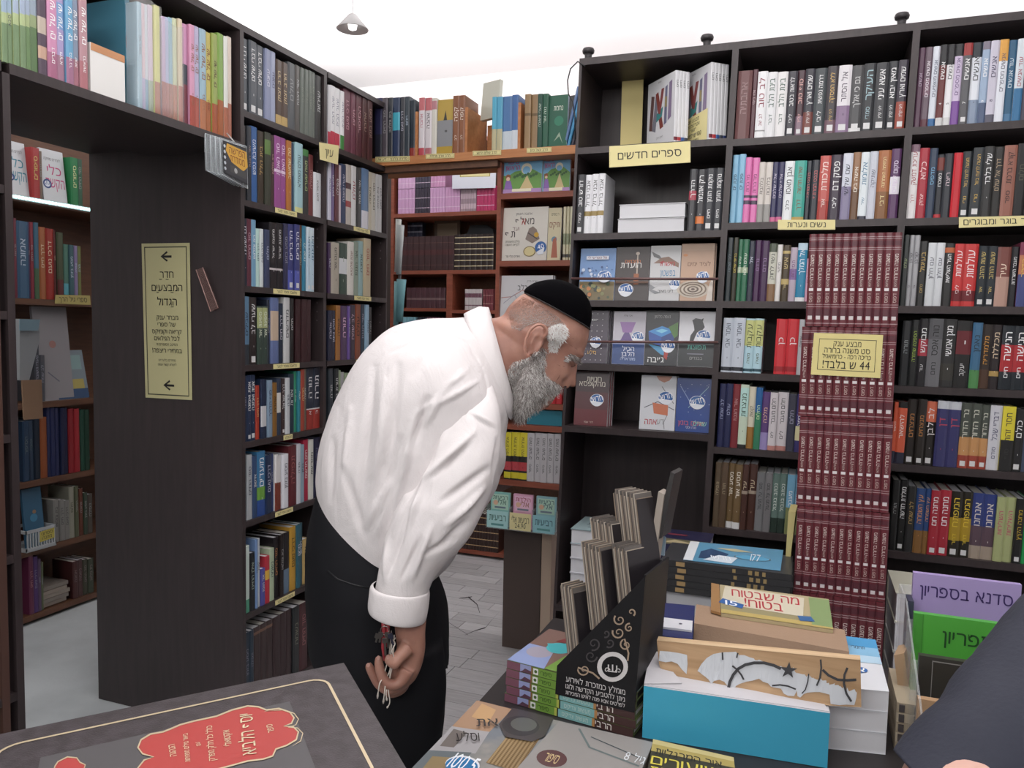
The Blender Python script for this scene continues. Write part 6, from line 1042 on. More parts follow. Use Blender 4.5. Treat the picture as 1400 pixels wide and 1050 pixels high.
btext(790, 290, 130, 46, 'יוסף הלביא'); btext(862, 275, 40, 22, 'ספר'); btext(725, 305, 70, 22, 'אקטואלי'); btext(672, 320, 140, 20, 'כולל כל חלק מפרק'); btext(632, 325, 30, 14, 'עם'); btext(595, 335, 130, 16, 'ביאור מילים מפתיחות'); btext(550, 345, 70, 22, 'הנהגה')
cc = sum(q, Vector())/4
pd_ = thing('pedestal', 'dark stand under the large gift box', 'stand'); prism('column', [Vector((cc.x+(p.x-cc.x)*.8, cc.y-.03+(p.y-cc.y)*.7, 0)) for p in q], (0, 0, zB-.1105), mat('2c2728', .5), pd_)
# ------------------------------------------------------------------ people
FH = Vector((-math.sin(YAW), math.cos(YAW), 0))
def cr_(p0, p1, p2, p3, t): return .5*((2*p1)+(-p0+p2)*t+(2*p0-5*p1+4*p2-p3)*t*t+(-p0+3*p1-3*p2+p3)*t**3)
def loft_geo(rings, sub=5, seg=40, disp=None, cap=True, sq=1.0):
    """rings of (centre, half-axis A, half-axis B): smooth closed tube through them"""
    R = []
    n = len(rings)
    for i in range(n-1):
        for k in range(sub):
            t = k/sub; r = []
            for j in range(3): r.append(cr_(rings[max(i-1, 0)][j], rings[i][j], rings[i+1][j], rings[min(i+2, n-1)][j], t))
            R.append(r)
    R.append(list(rings[-1])); vs, fs = [], []; m = len(R)
    for i, (c, a, b) in enumerate(R):
        for k in range(seg):
            th = 2*PI*k/seg; ct, st = math.cos(th), math.sin(th)
            ct = math.copysign(abs(ct)**sq, ct); st = math.copysign(abs(st)**sq, st)
            d = a*ct+b*st; p = c+d
            if disp: p = p+d.normalized()*disp(p, i/(m-1), th)
            vs.append(p)
    for i in range(m-1):
        for k in range(seg): k2 = (k+1) % seg; fs.append((i*seg+k, i*seg+k2, (i+1)*seg+k2, (i+1)*seg+k))
    if cap:
        for i, rv in ((0, True), (m-1, False)):
            c = len(vs); vs.append(R[i][0])
            for k in range(seg): k2 = (k+1) % seg; f = (i*seg+k, i*seg+k2, c); fs.append(f if rv is False else f[::-1])
    return vs, fs
def fixn(o):
    bm = bmesh.new(); bm.from_mesh(o.data); bmesh.ops.recalc_face_normals(bm, faces=bm.faces[:]); bm.to_mesh(o.data); bm.free(); return o
def pxring(bk, fr, hd, D): a, b = at(*bk, D), at(*fr, D); return ((a+b)/2, (b-a)/2, FH*hd)
def pxtube(pts, **k):
    """pts: (px, py, depth, radius in px); a tapering limb"""
    c = [at(p[0], p[1], p[2]) for p in pts]; rs = [p[3]*p[2]/F for p in pts]; fl = [p[4] if len(p) > 4 else 1 for p in pts]; out = []
    for i in range(len(c)):
        t = (c[min(i+1, len(c)-1)]-c[max(i-1, 0)]).normalized(); a = t.cross(FH).normalized(); b = t.cross(a).normalized(); out.append((c[i], a*rs[i], b*rs[i]*fl[i]))
    return loft_geo(out, **k)
def joinraw(parts):
    vs, fs = [], []
    for v, f in parts: n = len(vs); vs += v; fs += [tuple(i+n for i in q_) for q_ in f]
    return vs, fs
def remesh(name, geo, vox, m, parent, smooth_it=4):
    o = mesh(name, geo[0], geo[1], m, None); fixn(o)
    md = o.modifiers.new('r', 'REMESH'); md.mode = 'VOXEL'; md.voxel_size = vox; md.use_smooth_shade = True
    s_ = o.modifiers.new('s', 'SMOOTH'); s_.iterations = smooth_it; s_.factor = .5
    bpy.context.view_layer.update(); dg = bpy.context.evaluated_depsgraph_get(); me = bpy.data.meshes.new_from_object(o.evaluated_get(dg)); bpy.data.objects.remove(o)
    me.name = name; me.polygons.foreach_set('use_smooth', [True]*len(me.polygons)); o = bpy.data.objects.new(name, me); link(o, parent)
    if not me.materials: me.materials.append(m)
    return o
D0 = 1.7
man = thing('person', 'elderly man with white beard, black skullcap, white shirt, bending to read the shelves', 'person', (0, 0, 0))
# ---- skin material with mottling
def skinmat(nm, c1, c2):
    m = bpy.data.materials.new(nm); m.use_nodes = True; nt = m.node_tree; b = nt.nodes['Principled BSDF']; n = nt.nodes.new('ShaderNodeTexNoise'); n.inputs['Scale'].default_value = 22; n.inputs['Detail'].default_value = 5
    tc = nt.nodes.new('ShaderNodeTexCoord'); r = nt.nodes.new('ShaderNodeValToRGB'); r.color_ramp.elements[0].color = lin(c1); r.color_ramp.elements[1].color = lin(c2); r.color_ramp.elements[0].position = .35; r.color_ramp.elements[1].position = .65
    nt.links.new(tc.outputs['Object'], n.inputs[0]); nt.links.new(n.outputs[0], r.inputs[0]); nt.links.new(r.outputs[0], b.inputs['Base Color']); b.inputs['Roughness'].default_value = .48
    b.inputs['Subsurface Weight'].default_value = .15; b.inputs['Subsurface Radius'].default_value = (.01, .004, .002); b.inputs['Subsurface Scale'].default_value = .5
    n2 = nt.nodes.new('ShaderNodeTexNoise'); n2.inputs['Scale'].default_value = 260; bp = nt.nodes.new('ShaderNodeBump'); bp.inputs['Strength'].default_value = .18; bp.inputs['Distance'].default_value = .001
    nt.links.new(tc.outputs['Object'], n2.inputs[0]); nt.links.new(n2.outputs[0], bp.inputs['Height']); nt.links.new(bp.outputs[0], b.inputs['Normal']); return m
SKIN = skinmat('skin', 'a57160', 'b88572')
# ---- head: sagittal outline taken around a centre, given full width
HC = (750, 462)
outl = [(668, 440), (689, 431), (694.6, 420), (702, 412), (716.6, 401), (732, 392), (750, 388), (768, 389), (785, 396), (797, 407), (804, 422), (806, 440), (805.5, 452), (804, 464), (799.5, 478), (795.5, 488), (789, 497), (783, 507), (777, 519), (770, 529), (763, 538), (756, 548), (748, 558), (736, 563), (724, 557), (712, 545), (702, 528), (694, 510), (684, 490), (672, 470)]
def pol(p): return math.atan2(-(p[1]-HC[1]), p[0]-HC[0])
pl_ = sorted((pol(p), math.hypot(p[0]-HC[0], p[1]-HC[1])) for p in outl)
def Rphi(a):
    n = len(pl_)
    for i in range(n):
        a0, r0 = pl_[i]; a1, r1 = pl_[(i+1) % n]; 
        if i == n-1: a1 += 2*PI
        aa = a if a >= pl_[0][0] else a+2*PI
        if a0 <= aa <= a1: t = (aa-a0)/(a1-a0); t = t*t*(3-2*t)*.3+t*.7; return r0+(r1-r0)*t
    return 60
pm_ = D0/F
Rsm = [sum(Rphi(((i+j)*2*PI/180+PI) % (2*PI)-PI) for j in (-1, 0, 1))/3 for i in range(180)]
def hd_(a):  # half width (m) of the head at polar angle a
    # face direction about -35 deg, crown about 50 deg, jaw about -110 deg
    f = lambda c, w_: math.exp(-(((a-math.radians(c)+PI) % (2*PI)-PI)/math.radians(w_))**2)
    return .077-.014*f(-40, 35)-.016*f(-95, 40)-.010*f(-150, 40)
vs, fs = [], []; NA, NB = 180, 40; hc = at(*HC, D0); im = ix; 
ivx, ivy = ix, iy
def headpt(px, py, side): return at(px, py, D0)+FH*side
nose_a = pol((776, 524)); eye_a = pol((783, 497)); brow_a = pol((797, 486)); chk_a = pol((765, 520))
def ang(a, b): return abs((a-b+PI) % (2*PI)-PI)
for i in range(NA):
    a = i*2*PI/NA; a = (a+PI) % (2*PI)-PI; R0 = Rsm[i % 180]; 
    for j in range(NB+1):
        lam = -PI/2+PI*j/NB; cl, sl = abs(math.cos(lam))**.82, math.sin(lam); W_ = hd_(a); side = W_*sl
        R_ = R0*cl
        d2 = lambda ac, wa, sc_, ws: math.exp(-(ang(a, ac)/math.radians(wa))**2-((abs(side)-sc_)/ws)**2)
        R_ += 15.0*d2(pol((783, 523)), 6.0, 0, .0135)          # nose tip
        R_ += 5.5*d2(pol((786, 507)), 7, 0, .009)              # bridge
        R_ += 8.0*d2(pol((776, 529)), 4.5, .015, .006)        # nostril wings
        R_ -= 9.5*d2(pol((785, 501)), 5.0, .030, .014)       # eye sockets
        R_ += 3.5*d2(pol((798, 487)), 4.0, .028, .020)      # brow ridge
        R_ += 4.5*d2(pol((770, 513)), 7, .042, .016); R_ -= 3.5*d2(pol((772, 524)), 4, .030, .007)          # cheekbone
        p = hc+(ivx*math.cos(a)+ivy*math.sin(a))*R_*pm_+FH*side
        vs.append(p)
for i in range(NA):
    for j in range(NB):
        a_, b_ = i*(NB+1)+j, ((i+1) % NA)*(NB+1)+j; fs.append((a_, b_, b_+1, a_+1))
headg = (vs, fs)
# neck and upper body under the clothes
neck = loft_geo([pxring((560, 470), (650, 620), .12, D0), pxring((625, 440), (685, 560), .075, D0), pxring((655, 436), (702, 540), .060, D0), pxring((680, 434), (722, 520), .060, D0), pxring((705, 425), (742, 500), .062, D0)], seg=32)
torso_in = loft_geo([pxring((460, 700), (580, 755), .13, D0), pxring((475, 600), (640, 670), .15, D0), pxring((520, 510), (660, 600), .13, D0), pxring((570, 470), (655, 590), .10, D0)], seg=32)
DN = D0-.175
# right ear (towards the camera)
def earg():
    e = []; D = D0-.077
    rim = [(742, 462), (748, 455), (744, 446), (736, 444), (727, 449), (721, 459), (718, 470), (718, 481), (720, 488), (724, 487)]
    e.append(pxtube([(x, y, D-.006-.010*math.sin(PI*i/9), 2.6 if i < 8 else 3.2) for i, (x, y) in enumerate(rim)], seg=10, sub=3))
    e.append(pxtube([(738, 457, D-.004, 2), (731, 460, D-.006, 2.2), (727, 468, D-.006, 2.2), (727, 476, D-.004, 2)], seg=8, sub=3))
    e.append(pxtube([(740, 470, D-.002, 2.5), (737, 476, D-.004, 2.6), (733, 482, D-.002, 2.2)], seg=8, sub=3))
    c = at(732, 466, D+.002); u_ = (at(722, 487, D)-at(742, 446, D)).normalized(); s_ = u_.cross(FH).normalized(); v_, f_2 = [], []
    rr = [(c+FH*(-.006+.012*k/3), u_*(20*pm_), s_*(10.5*pm_)) for k in range(4)]
    e.append(loft_geo(rr, sub=1, seg=20)); return e
# right hand: forearm, palm, five fingers
Dh = 1.50
hand = [pxtube([(560, 800, 1.515, 25), (561, 835, 1.51, 23), (561, 865, Dh, 20.5, .85), (562, 885, Dh, 19.5, .75), (558, 903, Dh, 20, .75), (552, 921, Dh, 18, .95), (545, 933, Dh, 13, 1.3)], seg=24),
    pxtube([(556, 915, Dh-.022, 11), (548, 932, Dh-.028, 8.5), (536, 937, Dh-.032, 7.6), (526, 931, Dh-.033, 7.4), (520, 918, Dh-.032, 6.8), (518, 905, Dh-.030, 6.2), (518.5, 897, Dh-.029, 4.6)], seg=14),
    pxtube([(554, 918, Dh-.004, 11), (546, 938, Dh-.008, 8.4), (532, 943, Dh-.010, 7.4), (519, 936, Dh-.012, 7), (510, 922, Dh-.014, 6.4), (505, 912, Dh-.015, 5.8), (503, 907, Dh-.015, 4.2)], seg=14),
    pxtube([(556, 916, Dh+.014, 11), (549, 940, Dh+.011, 8.4), (536, 947, Dh+.009, 7.2), (527, 941, Dh+.008, 6.8), (525, 928, Dh+.007, 6.2), (526, 919, Dh+.007, 4.5)], seg=14),
    pxtube([(558, 912, Dh+.028, 10), (553, 934, Dh+.028, 7.4), (543, 943, Dh+.027, 6.4), (535, 938, Dh+.026, 5.8), (534, 927, Dh+.025, 4.4)], seg=14),
    pxtube([(556, 886, Dh-.020, 12), (547, 897, Dh-.034, 9.4), (538, 908, Dh-.042, 8.0), (533, 903, Dh-.044, 7.2), (531, 895, Dh-.043, 5.4)], seg=14)]
armi = pxtube([(618, 560, D0-.04, 30), (618, 610, 1.57, 30), (606, 700, 1.53, 30), (577, 760, 1.515, 26), (560, 800, 1.515, 25)], seg=24)
body = remesh('body', joinraw([headg, neck, torso_in, armi]+earg()+hand), .0032, SKIN, man, 3)
# nails
for (x, y, D) in ((517.5, 899, Dh-.0395), (503.5, 909, Dh-.0245), (530.5, 898, Dh-.0525)):
    c = at(x, y, D); mesh('fingernail', [c+ivx*.0032*math.cos(k*PI/5)*1.0+ivy*.0045*math.sin(k*PI/5)-FH*.0012 for k in range(10)], [tuple(range(10))], mat('c8988a', .3), body)
# ---- shirt
folds = lambda p, amp, sc: amp*(noise.noise(p*sc)*.6+noise.noise(p*sc*2.3)*.3)
def ridge(d, w_): return math.exp(-(d/w_)**2)
def seg_d(p2, a, b):
    a, b = Vector(a), Vector(b); ab = b-a; t = max(0, min(1, (p2-a).dot(ab)/ab.dot(ab))); return (p2-(a+ab*t)).length, t
def topx(p):
    r = p-O; Z = r.dot(FW); X = r.dot(ix)/Z*F; Y = -r.dot(iy)/Z*F; return Vector((700+X, 525+Y))
FOLD_T = [((512, 500), (488, 720), 5, -.007), ((526, 520), (505, 735), 5, .007), ((478, 560), (468, 690), 5, .005), ((456, 600), (452, 690), 4, -.005), ((545, 500), (528, 660), 6, -.007), ((528, 560), (524, 640), 4, .006), ((640, 505), (560, 575), 4, .007), ((628, 518), (572, 560), 3.5, -.006), ((655, 520), (585, 560), 3.5, .005), ((600, 452), (525, 486), 3, -.003),
          ((500, 720), (545, 640), 5, .006), ((585, 545), (560, 620), 5, -.010), ((566, 575), (540, 700), 5, .010), ((548, 600), (520, 720), 5, -.007), ((600, 545), (578, 585), 4, .008), ((535, 660), (512, 745), 4, .007), ((470, 640), (500, 740), 5, -.005), ((595, 470), (560, 520), 7, -.003), ((604, 452), (640, 470), 2.6, -.004), ((638, 468), (660, 505), 2.6, -.004), ((659, 503), (674, 560), 2.6, -.004), ((604, 452), (530, 484), 2.4, -.003), ((686, 600), (684, 650), 4, .006)]
def tdisp(p, u_, th):
    q_ = topx(p); d = folds(p, .007, 7)
    if (p-at(600, 600, D0)).dot(FH) < .05:
        for a, b, w_, am in FOLD_T:
            dd, t = seg_d(q_, a, b); d += 1.5*am*ridge(dd, w_*.8)*math.sin(PI*min(1, t*.9+.1))
    return d
SHT = mat('e6dfdf', .78, grain=420)
def softbump(m):
    nt = m.node_tree; b = nt.nodes['Principled BSDF']; tc = nt.nodes.new('ShaderNodeTexCoord'); mp = nt.nodes.new('ShaderNodeMapping'); mp.inputs['Scale'].default_value = (1, 1, .45); mp.inputs['Rotation'].default_value = (0, .5, 0)
    n = nt.nodes.new('ShaderNodeTexNoise'); n.inputs['Scale'].default_value = 16; n.inputs['Detail'].default_value = 3; n.inputs['Distortion'].default_value = .8; bp = nt.nodes.new('ShaderNodeBump'); bp.inputs['Strength'].default_value = .5; bp.inputs['Distance'].default_value = .012
    nt.links.new(tc.outputs['Object'], mp.inputs[0]); nt.links.new(mp.outputs[0], n.inputs[0]); nt.links.new(n.outputs[0], bp.inputs['Height'])
    for l in list(b.inputs['Normal'].links): nt.links.new(l.from_socket, bp.inputs['Normal']) 
    nt.links.new(bp.outputs[0], b.inputs['Normal'])
softbump(SHT); 
tor = loft_geo([pxring((437, 663), (590, 792), .172, D0), pxring((436, 645), (618, 765), .185, D0), pxring((439, 615), (650, 715), .198, D0), pxring((450, 574), (678, 668), .205, D0), pxring((470, 528), (687, 628), .208, D0), pxring((500, 480), (691, 600), .205, D0), pxring((535, 448), (694, 580), .195, D0), pxring((575, 437), (696, 568), .170, D0), pxring((612, 434), (697, 558), .125, D0), pxring((640, 432), (698, 552), .085, D0), pxring((655, 430), (698, 548), .070, D0)], seg=190, sub=15, disp=tdisp, cap=False)
shirt = fixn(mesh('shirt', tor[0], tor[1], SHT, man, smooth=True)); 
# collar: a folded band round the neck
cv, cf = [], []; NS = 48
for k in range(NS+1):
    th = 2*PI*k/NS; 
    def P_(bk, fr, hdp): c, a, b = pxring(bk, fr, hdp, D0); return c+a*math.cos(th+PI)+b*math.sin(th+PI)
    cv += [P_((634, 429), (699, 574), .090), P_((640, 425.5), (702, 566), .084), P_((655, 419), (704, 556), .0735), P_((668, 420), (704, 548), .068), P_((668, 424), (700, 546), .064), P_((650, 434), (694, 556), .064)]
for k in range(NS):
    for j in range(5): a_ = k*6+j; cf.append((a_, a_+6, a_+7, a_+1))
collar = fixn(mesh('collar', cv, cf, SHT, man, smooth=True)); md = collar.modifiers.new('t', 'SOLIDIFY'); md.thickness = .0022
# seams
SEAM = mat('cfc7c7', .8)
def seam(pts, D, r=.0006): 
    q_ = []
    bpy.context.view_layer.update()
    for x, y in pts:
        d = ray(x, y).normalized(); hit = None
        for ob in (sleeve_o, shirt):
            ok, loc, nn, fi = ob.ray_cast(O, d)
            if ok and (hit is None or (loc-O).length < (hit-O).length): hit = loc
        if hit: q_.append(hit-d*-.0003)
    if len(q_) > 1: tube('seam', q_, r, SEAM, shirt, 5)
FOLD_S = [((648, 590), (572, 660), 6, .009), ((640, 610), (590, 655), 4, -.008), ((668, 640), (600, 690), 6, -.009), ((662, 668), (606, 722), 5, .009), ((640, 710), (598, 752), 5, -.007), ((600, 600), (545, 700), 6, -.008), ((588, 640), (548, 740), 5, .007), ((590, 720), (562, 795), 5, .008), ((575, 735), (548, 795), 4, -.006), ((560, 700), (530, 790), 5, -.006), ((620, 560), (590, 640), 5, .006), ((625, 735), (575, 760), 4, -.006), ((530, 740), (525, 800), 4, .006), ((605, 575), (640, 566), 3, .004), ((680, 600), (676, 660), 4, -.006), ((606, 562), (640, 560), 3, .003), ((638, 560), (678, 582), 3, .004), ((606, 567), (642, 566), 2.5, -.003), ((642, 566), (672, 588), 2.5, -.003)]
def sdisp(p, u_, th):
    q_ = topx(p); d = folds(p, .008, 9)
    for a, b, w_, am in FOLD_S: dd, t = seg_d(q_, a, b); d += 1.35*am*ridge(dd, w_*.8)*math.sin(PI*min(1, t*.9+.08))
    return d
sl = loft_geo([(at(640, 545, 1.62), ivx*.050+ivy*.045, FH*.05), (at(634, 570, 1.585), (ivx*.9+ivy*.35)*.078, FH*.075), (at(626, 618, 1.55), (ivx*.95+ivy*.25)*.090, FH*.072), (at(617, 660, 1.53), (ivx*.9+ivy*.05)*.096, FH*.07), (at(598, 702, 1.515), (ivx*.86-ivy*.40)*.084, FH*.066), (at(574, 744, 1.51), (ivx*.88-ivy*.38)*.070, FH*.06), (at(557, 780, 1.505), (ivx*.92-ivy*.26)*.058, FH*.055), (at(547, 812, 1.50), (ivx*.97-ivy*.10)*.052, FH*.05)], seg=130, sub=15, disp=sdisp, cap=False)
sleeve_o = fixn(mesh('sleeve', sl[0], sl[1], SHT, shirt, smooth=True))
ft = loft_geo([(at(600, 540, 1.86), ivx*.05, FH*.05), (at(600, 600, 1.9), ivx*.065, FH*.06), (at(590, 680, 1.9), ivx*.06, FH*.055), (at(565, 750, 1.87), ivx*.045, FH*.045)], seg=28, sub=4); fixn(mesh('sleeve', ft[0], ft[1], SHT, shirt, smooth=True))
fh_ = pxtube([(565, 745, 1.87, 25), (550, 800, 1.86, 20), (540, 840, 1.85, 18), (536, 870, 1.85, 12)], seg=16); fixn(mesh('hand', fh_[0], fh_[1], SKIN, body, smooth=True))
# rolled cuff
cuff = loft_geo([(at(548, 803, 1.50), (ivx*.97-ivy*.12)*.054, FH*.052), (at(547, 806, 1.50), (ivx*.97-ivy*.12)*.059, FH*.056), (at(545, 822, 1.50), (ivx*.97-ivy*.18)*.0595, FH*.057), (at(543, 838, 1.50), (ivx*.97-ivy*.20)*.0575, FH*.056), (at(543, 842, 1.50), (ivx*.97-ivy*.20)*.053, FH*.052), (at(544, 836, 1.50), (ivx*.97-ivy*.2)*.045, FH*.045)], seg=56, sub=4, cap=False, disp=lambda p, u_, th: folds(p, .0022, 18))
fixn(mesh('rolled_cuff', cuff[0], cuff[1], SHT, man, smooth=True))

# ---- trousers
TR = mat('131318', .8, spc=.25)
tdp = lambda p, u_, th: folds(p, .006, 9)
t1 = loft_geo([pxring((437, 660), (592, 792), .172, D0), pxring((430, 690), (600, 800), .182, D0), pxring((422, 735), (608, 822), .19, D0), pxring((421, 790), (613, 850), .19, D0), pxring((424, 840), (614, 885), .19, D0), pxring((427, 880), (613, 910), .185, D0)], seg=64, sub=5, disp=tdp)
legs = [t1]
for (dd, xs) in ((-.085, 0), (.085, 6)):
    legs.append(loft_geo([pxring((428+xs, 850), (606, 880), .098, D0+dd), pxring((432+xs, 930), (610, 945), .097, D0+dd), pxring((440+xs, 1010), (602, 1020), .088, D0+dd), pxring((447+xs, 1100), (588, 1100), .078, D0+dd), pxring((449+xs, 1200), (570, 1205), .068, D0+dd), pxring((447+xs, 1300), (552, 1305), .06, D0+dd), pxring((445+xs, 1328+(0 if dd > 0 else 24)), (548, 1330+(0 if dd > 0 else 24)), .058, D0+dd)], seg=40, sub=5, disp=tdp))
g = joinraw(legs); tro = remesh('trousers', g, .006, TR, man, 4)
curl_p = [at(x, y, 1.515) for x, y in ((456, 790), (480, 800), (505, 808))]
# belt-loop pocket line
bpy.context.view_layer.update()
q_ = []
for x, y in ((448, 780), (462, 792), (485, 800), (505, 804)):
    ok, loc, nn, fi = tro.ray_cast(O, ray(x, y).normalized())
    if ok: q_.append(loc-ray(x, y).normalized()*.0006)
if len(q_) > 1: tube('pocket_welt', q_, .0018, mat('0e0e12', .6), tro, 6)
for dd in (-.085, .085):
    zf_ = 0; c = onZ(500, 1355, .0) if dd < 0 else onZ(505, 1325, .0); c.z = 0; c = at(497, 1340, D0+dd); c.z = 0
    prf = [(-.10, .034, .05), (-.08, .04, .075), (-.03, .042, .085), (.03, .045, .075), (.09, .048, .055), (.15, .046, .045), (.185, .03, .035)]
    rg = [(c+rt2*x+Vector((0, 0, h/2+.002)), FH*w_, Vector((0, 0, h/2))) for x, w_, h in prf for rt2 in (RT,)]
    s_ = loft_geo(rg, seg=20, sub=3); fixn(mesh('shoe', s_[0], s_[1], mat('141416', .3), man, smooth=True))
# ---- skullcap
cp = loft_geo([pxring((717.5, 400.5), (806.5, 450), .0800, D0), pxring((716.5, 398), (807, 446), .0805, D0), pxring((720, 393), (809, 432), .0790, D0), pxring((731, 386.5), (807, 416), .0700, D0), pxring((745, 383), (799, 401), .053, D0), pxring((757, 382), (787, 391), .028, D0), pxring((767, 383), (776, 386), .008, D0)], seg=48, sub=5)
cap_ = fixn(mesh('skullcap', cp[0], cp[1], mat('060508', .95, spc=.05), man, smooth=True))
rim = [pxring((717, 401), (806.5, 450.5), .0806, D0)]; c, a, b = rim[0]; tube('skullcap_rim', [c+a*math.cos(2*PI*k/40)+b*math.sin(2*PI*k/40) for k in range(41)], .0014, mat('2a2524', .8), cap_, 6)
# ---- beard, moustache, sideburn, eyebrow, back of the head: base and strands
bpy.context.view_layer.update()
BD = mat('a39a96', .85); BD2 = mat('e2deda', .8); BD3 = mat('6a605c', .85); BDB = mat('9c9490', .9)
outb = [(702, 494), (722, 488), (734, 480), (742, 474), (747, 478), (745, 492), (744, 506), (750, 517), (758, 524), (768, 528), (764, 535), (754, 542), (746, 549), (739, 558), (731, 566), (722, 573), (712, 578), (703, 580), (698, 568), (694, 548), (693, 526), (695, 506)]
def inpoly(x, y, P):
    r = False; n = len(P)
    for i in range(n):
        x1, y1 = P[i]; x2, y2 = P[(i+1) % n]
        if (y1 > y) != (y2 > y) and x < (x2-x1)*(y-y1)/(y2-y1)+x1: r = not r
    return r
bsh = loft_geo([pxring((712, 490), (746, 492), .060, D0), pxring((703, 505), (752, 519), .066, D0), pxring((698, 522), (758, 532), .062, D0), pxring((697, 540), (746, 547), .052, D0), pxring((699, 558), (733, 561), .038, D0), pxring((703, 572), (719, 573), .018, D0), pxring((705, 577), (711, 578), .006, D0)], seg=40, sub=4, disp=lambda p, u_, th: .004*noise.noise(p*60))
beard = fixn(mesh('beard', bsh[0], bsh[1], BDB, man, smooth=True))
bpy.context.view_layer.update(); dgr = bpy.context.evaluated_depsgraph_get()
random.seed(5)
def hit(x, y, obs):
    d = ray(x, y).normalized(); best = None
    for ob in obs:
        ok, loc, nn, fi = ob.ray_cast(O, d)
        if ok and (best is None or (loc-O).length < (best[0]-O).length): best = (loc, nn)
    return best
def strands(name, n, sampler, dirf, ln, wd, mats, obs, parent, curlamt=.5):
    vs, fs, mi = [], [], []
    for i in range(n):
        x, y = sampler(); h = hit(x, y, obs)
        if not h: continue
        p, nn = h; d = dirf(x, y, nn); L_ = ln*random.uniform(.6, 1.3); s_ = d.cross(nn)
        if s_.length < 1e-4: continue
        s_.normalize(); k = len(vs); prev = p-nn*.001; wv = random.uniform(-1, 1)*curlamt; wz = random.uniform(0, .5)
        for j in range(4):
            t = j/3; w_ = wd*(1-.75*t); vs += [prev-s_*w_/2, prev+s_*w_/2]; prev = prev+(d+s_*wv*math.sin(2.5*t+i)+nn*wz*(1-t)).normalized()*L_/3
        fs += [(k, k+1, k+3, k+2), (k+2, k+3, k+5, k+4), (k+4, k+5, k+7, k+6)]; mi += [random.choice(range(len(mats)))]*3
    o = mesh(name, vs, fs, mats, parent, mi); o['kind'] = 'stuff'; return o
def samp(P):
    xs = [p[0] for p in P]; ys = [p[1] for p in P]
    def f():
        while True:
            x, y = random.uniform(min(xs), max(xs)), random.uniform(min(ys), max(ys))
            if inpoly(x, y, P): return x, y
    return f
down = (ivy*-1+ivx*.05)
strands('beard_hair', 6500, samp(outb), lambda x, y, nn: (down*1.0+ivx*random.uniform(-.5, .5)+nn*.35+FH*random.uniform(-.3, .3)).normalized(), .011, .0009, [BD, BD2, BD3, BD2, BD], [beard, body], beard, 1.3)
strands('moustache', 500, samp([(752, 518), (764, 524), (770, 530), (762, 537), (750, 534), (744, 524)]), lambda x, y, nn: (down*.7+ivx*random.uniform(-.5, .3)+nn*.3).normalized(), .012, .0009, [BD, BD3, BD2], [beard, body], beard)
strands('sideburn', 1100, samp([(751, 446), (762, 441), (773, 442), (776, 452), (772, 464), (764, 472), (760, 481), (752, 480), (750, 470), (749, 458)]), lambda x, y, nn: (down*.6+ivx*random.uniform(-.5, .6)+nn*.5).normalized(), .010, .0010, [BD2, mat('f4f2f0', .8), mat('ece9e6', .8)], [body], body)
strands('eyebrow', 320, samp([(770, 487), (780, 483), (793, 490), (797, 496), (790, 497), (780, 492), (770, 494)]), lambda x, y, nn: (ivx*.8-ivy*.5+nn*.35+ivy*random.uniform(-.3, .3)).normalized(), .0095, .0008, [BD2, BD3, BD], [body], body)
strands('cropped_hair', 5200, samp([(700, 418), (716, 405), (740, 416), (762, 432), (772, 442), (750, 446), (738, 440), (722, 444), (712, 452), (700, 448), (695, 430)]), lambda x, y, nn: (down*.5+nn*.9-ivx*.2).normalized(), .0042, .0008, [BD2, BD, BD2], [body], body)
# forehead and cheek creases, nostril
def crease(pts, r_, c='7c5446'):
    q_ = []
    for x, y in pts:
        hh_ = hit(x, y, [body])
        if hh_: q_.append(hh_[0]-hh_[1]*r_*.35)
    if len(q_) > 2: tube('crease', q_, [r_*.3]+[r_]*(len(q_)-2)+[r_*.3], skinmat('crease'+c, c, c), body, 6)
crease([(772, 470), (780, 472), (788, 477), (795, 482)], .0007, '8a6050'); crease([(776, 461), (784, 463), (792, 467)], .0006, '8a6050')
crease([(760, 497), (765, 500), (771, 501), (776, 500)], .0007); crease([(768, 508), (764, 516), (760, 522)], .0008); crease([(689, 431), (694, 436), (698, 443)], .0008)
hn = hit(772, 528.5, [body])
if hn: c = hn[0]; mesh('nostril', [c-hn[1]*-.0006+ivx*.0042*math.cos(k*PI/6)+ivy*.0022*math.sin(k*PI/6) for k in range(12)], [tuple(range(12))], mat('2a1713', .8), body)
# eye: lid line and lashes
h = hit(782, 499, [body])
if h:
    c = h[0]; e_ = [c+(-FH*.002)+ivx*(x*.001)+ivy*(y*.001) for x, y in ((-9, 1), (-5, -1.5), (0, -2.4), (4, -1.0), (7, 1.5))]
    tube('eyelid', e_, [.0012, .0022, .0026, .002, .001], skinmat('lid', '7a4a3c', '8a5848'), body, 8); tube('lashes', [p-ivy*.0016-FH*.001 for p in e_], .0008, mat('2c201c', .7), body, 5)
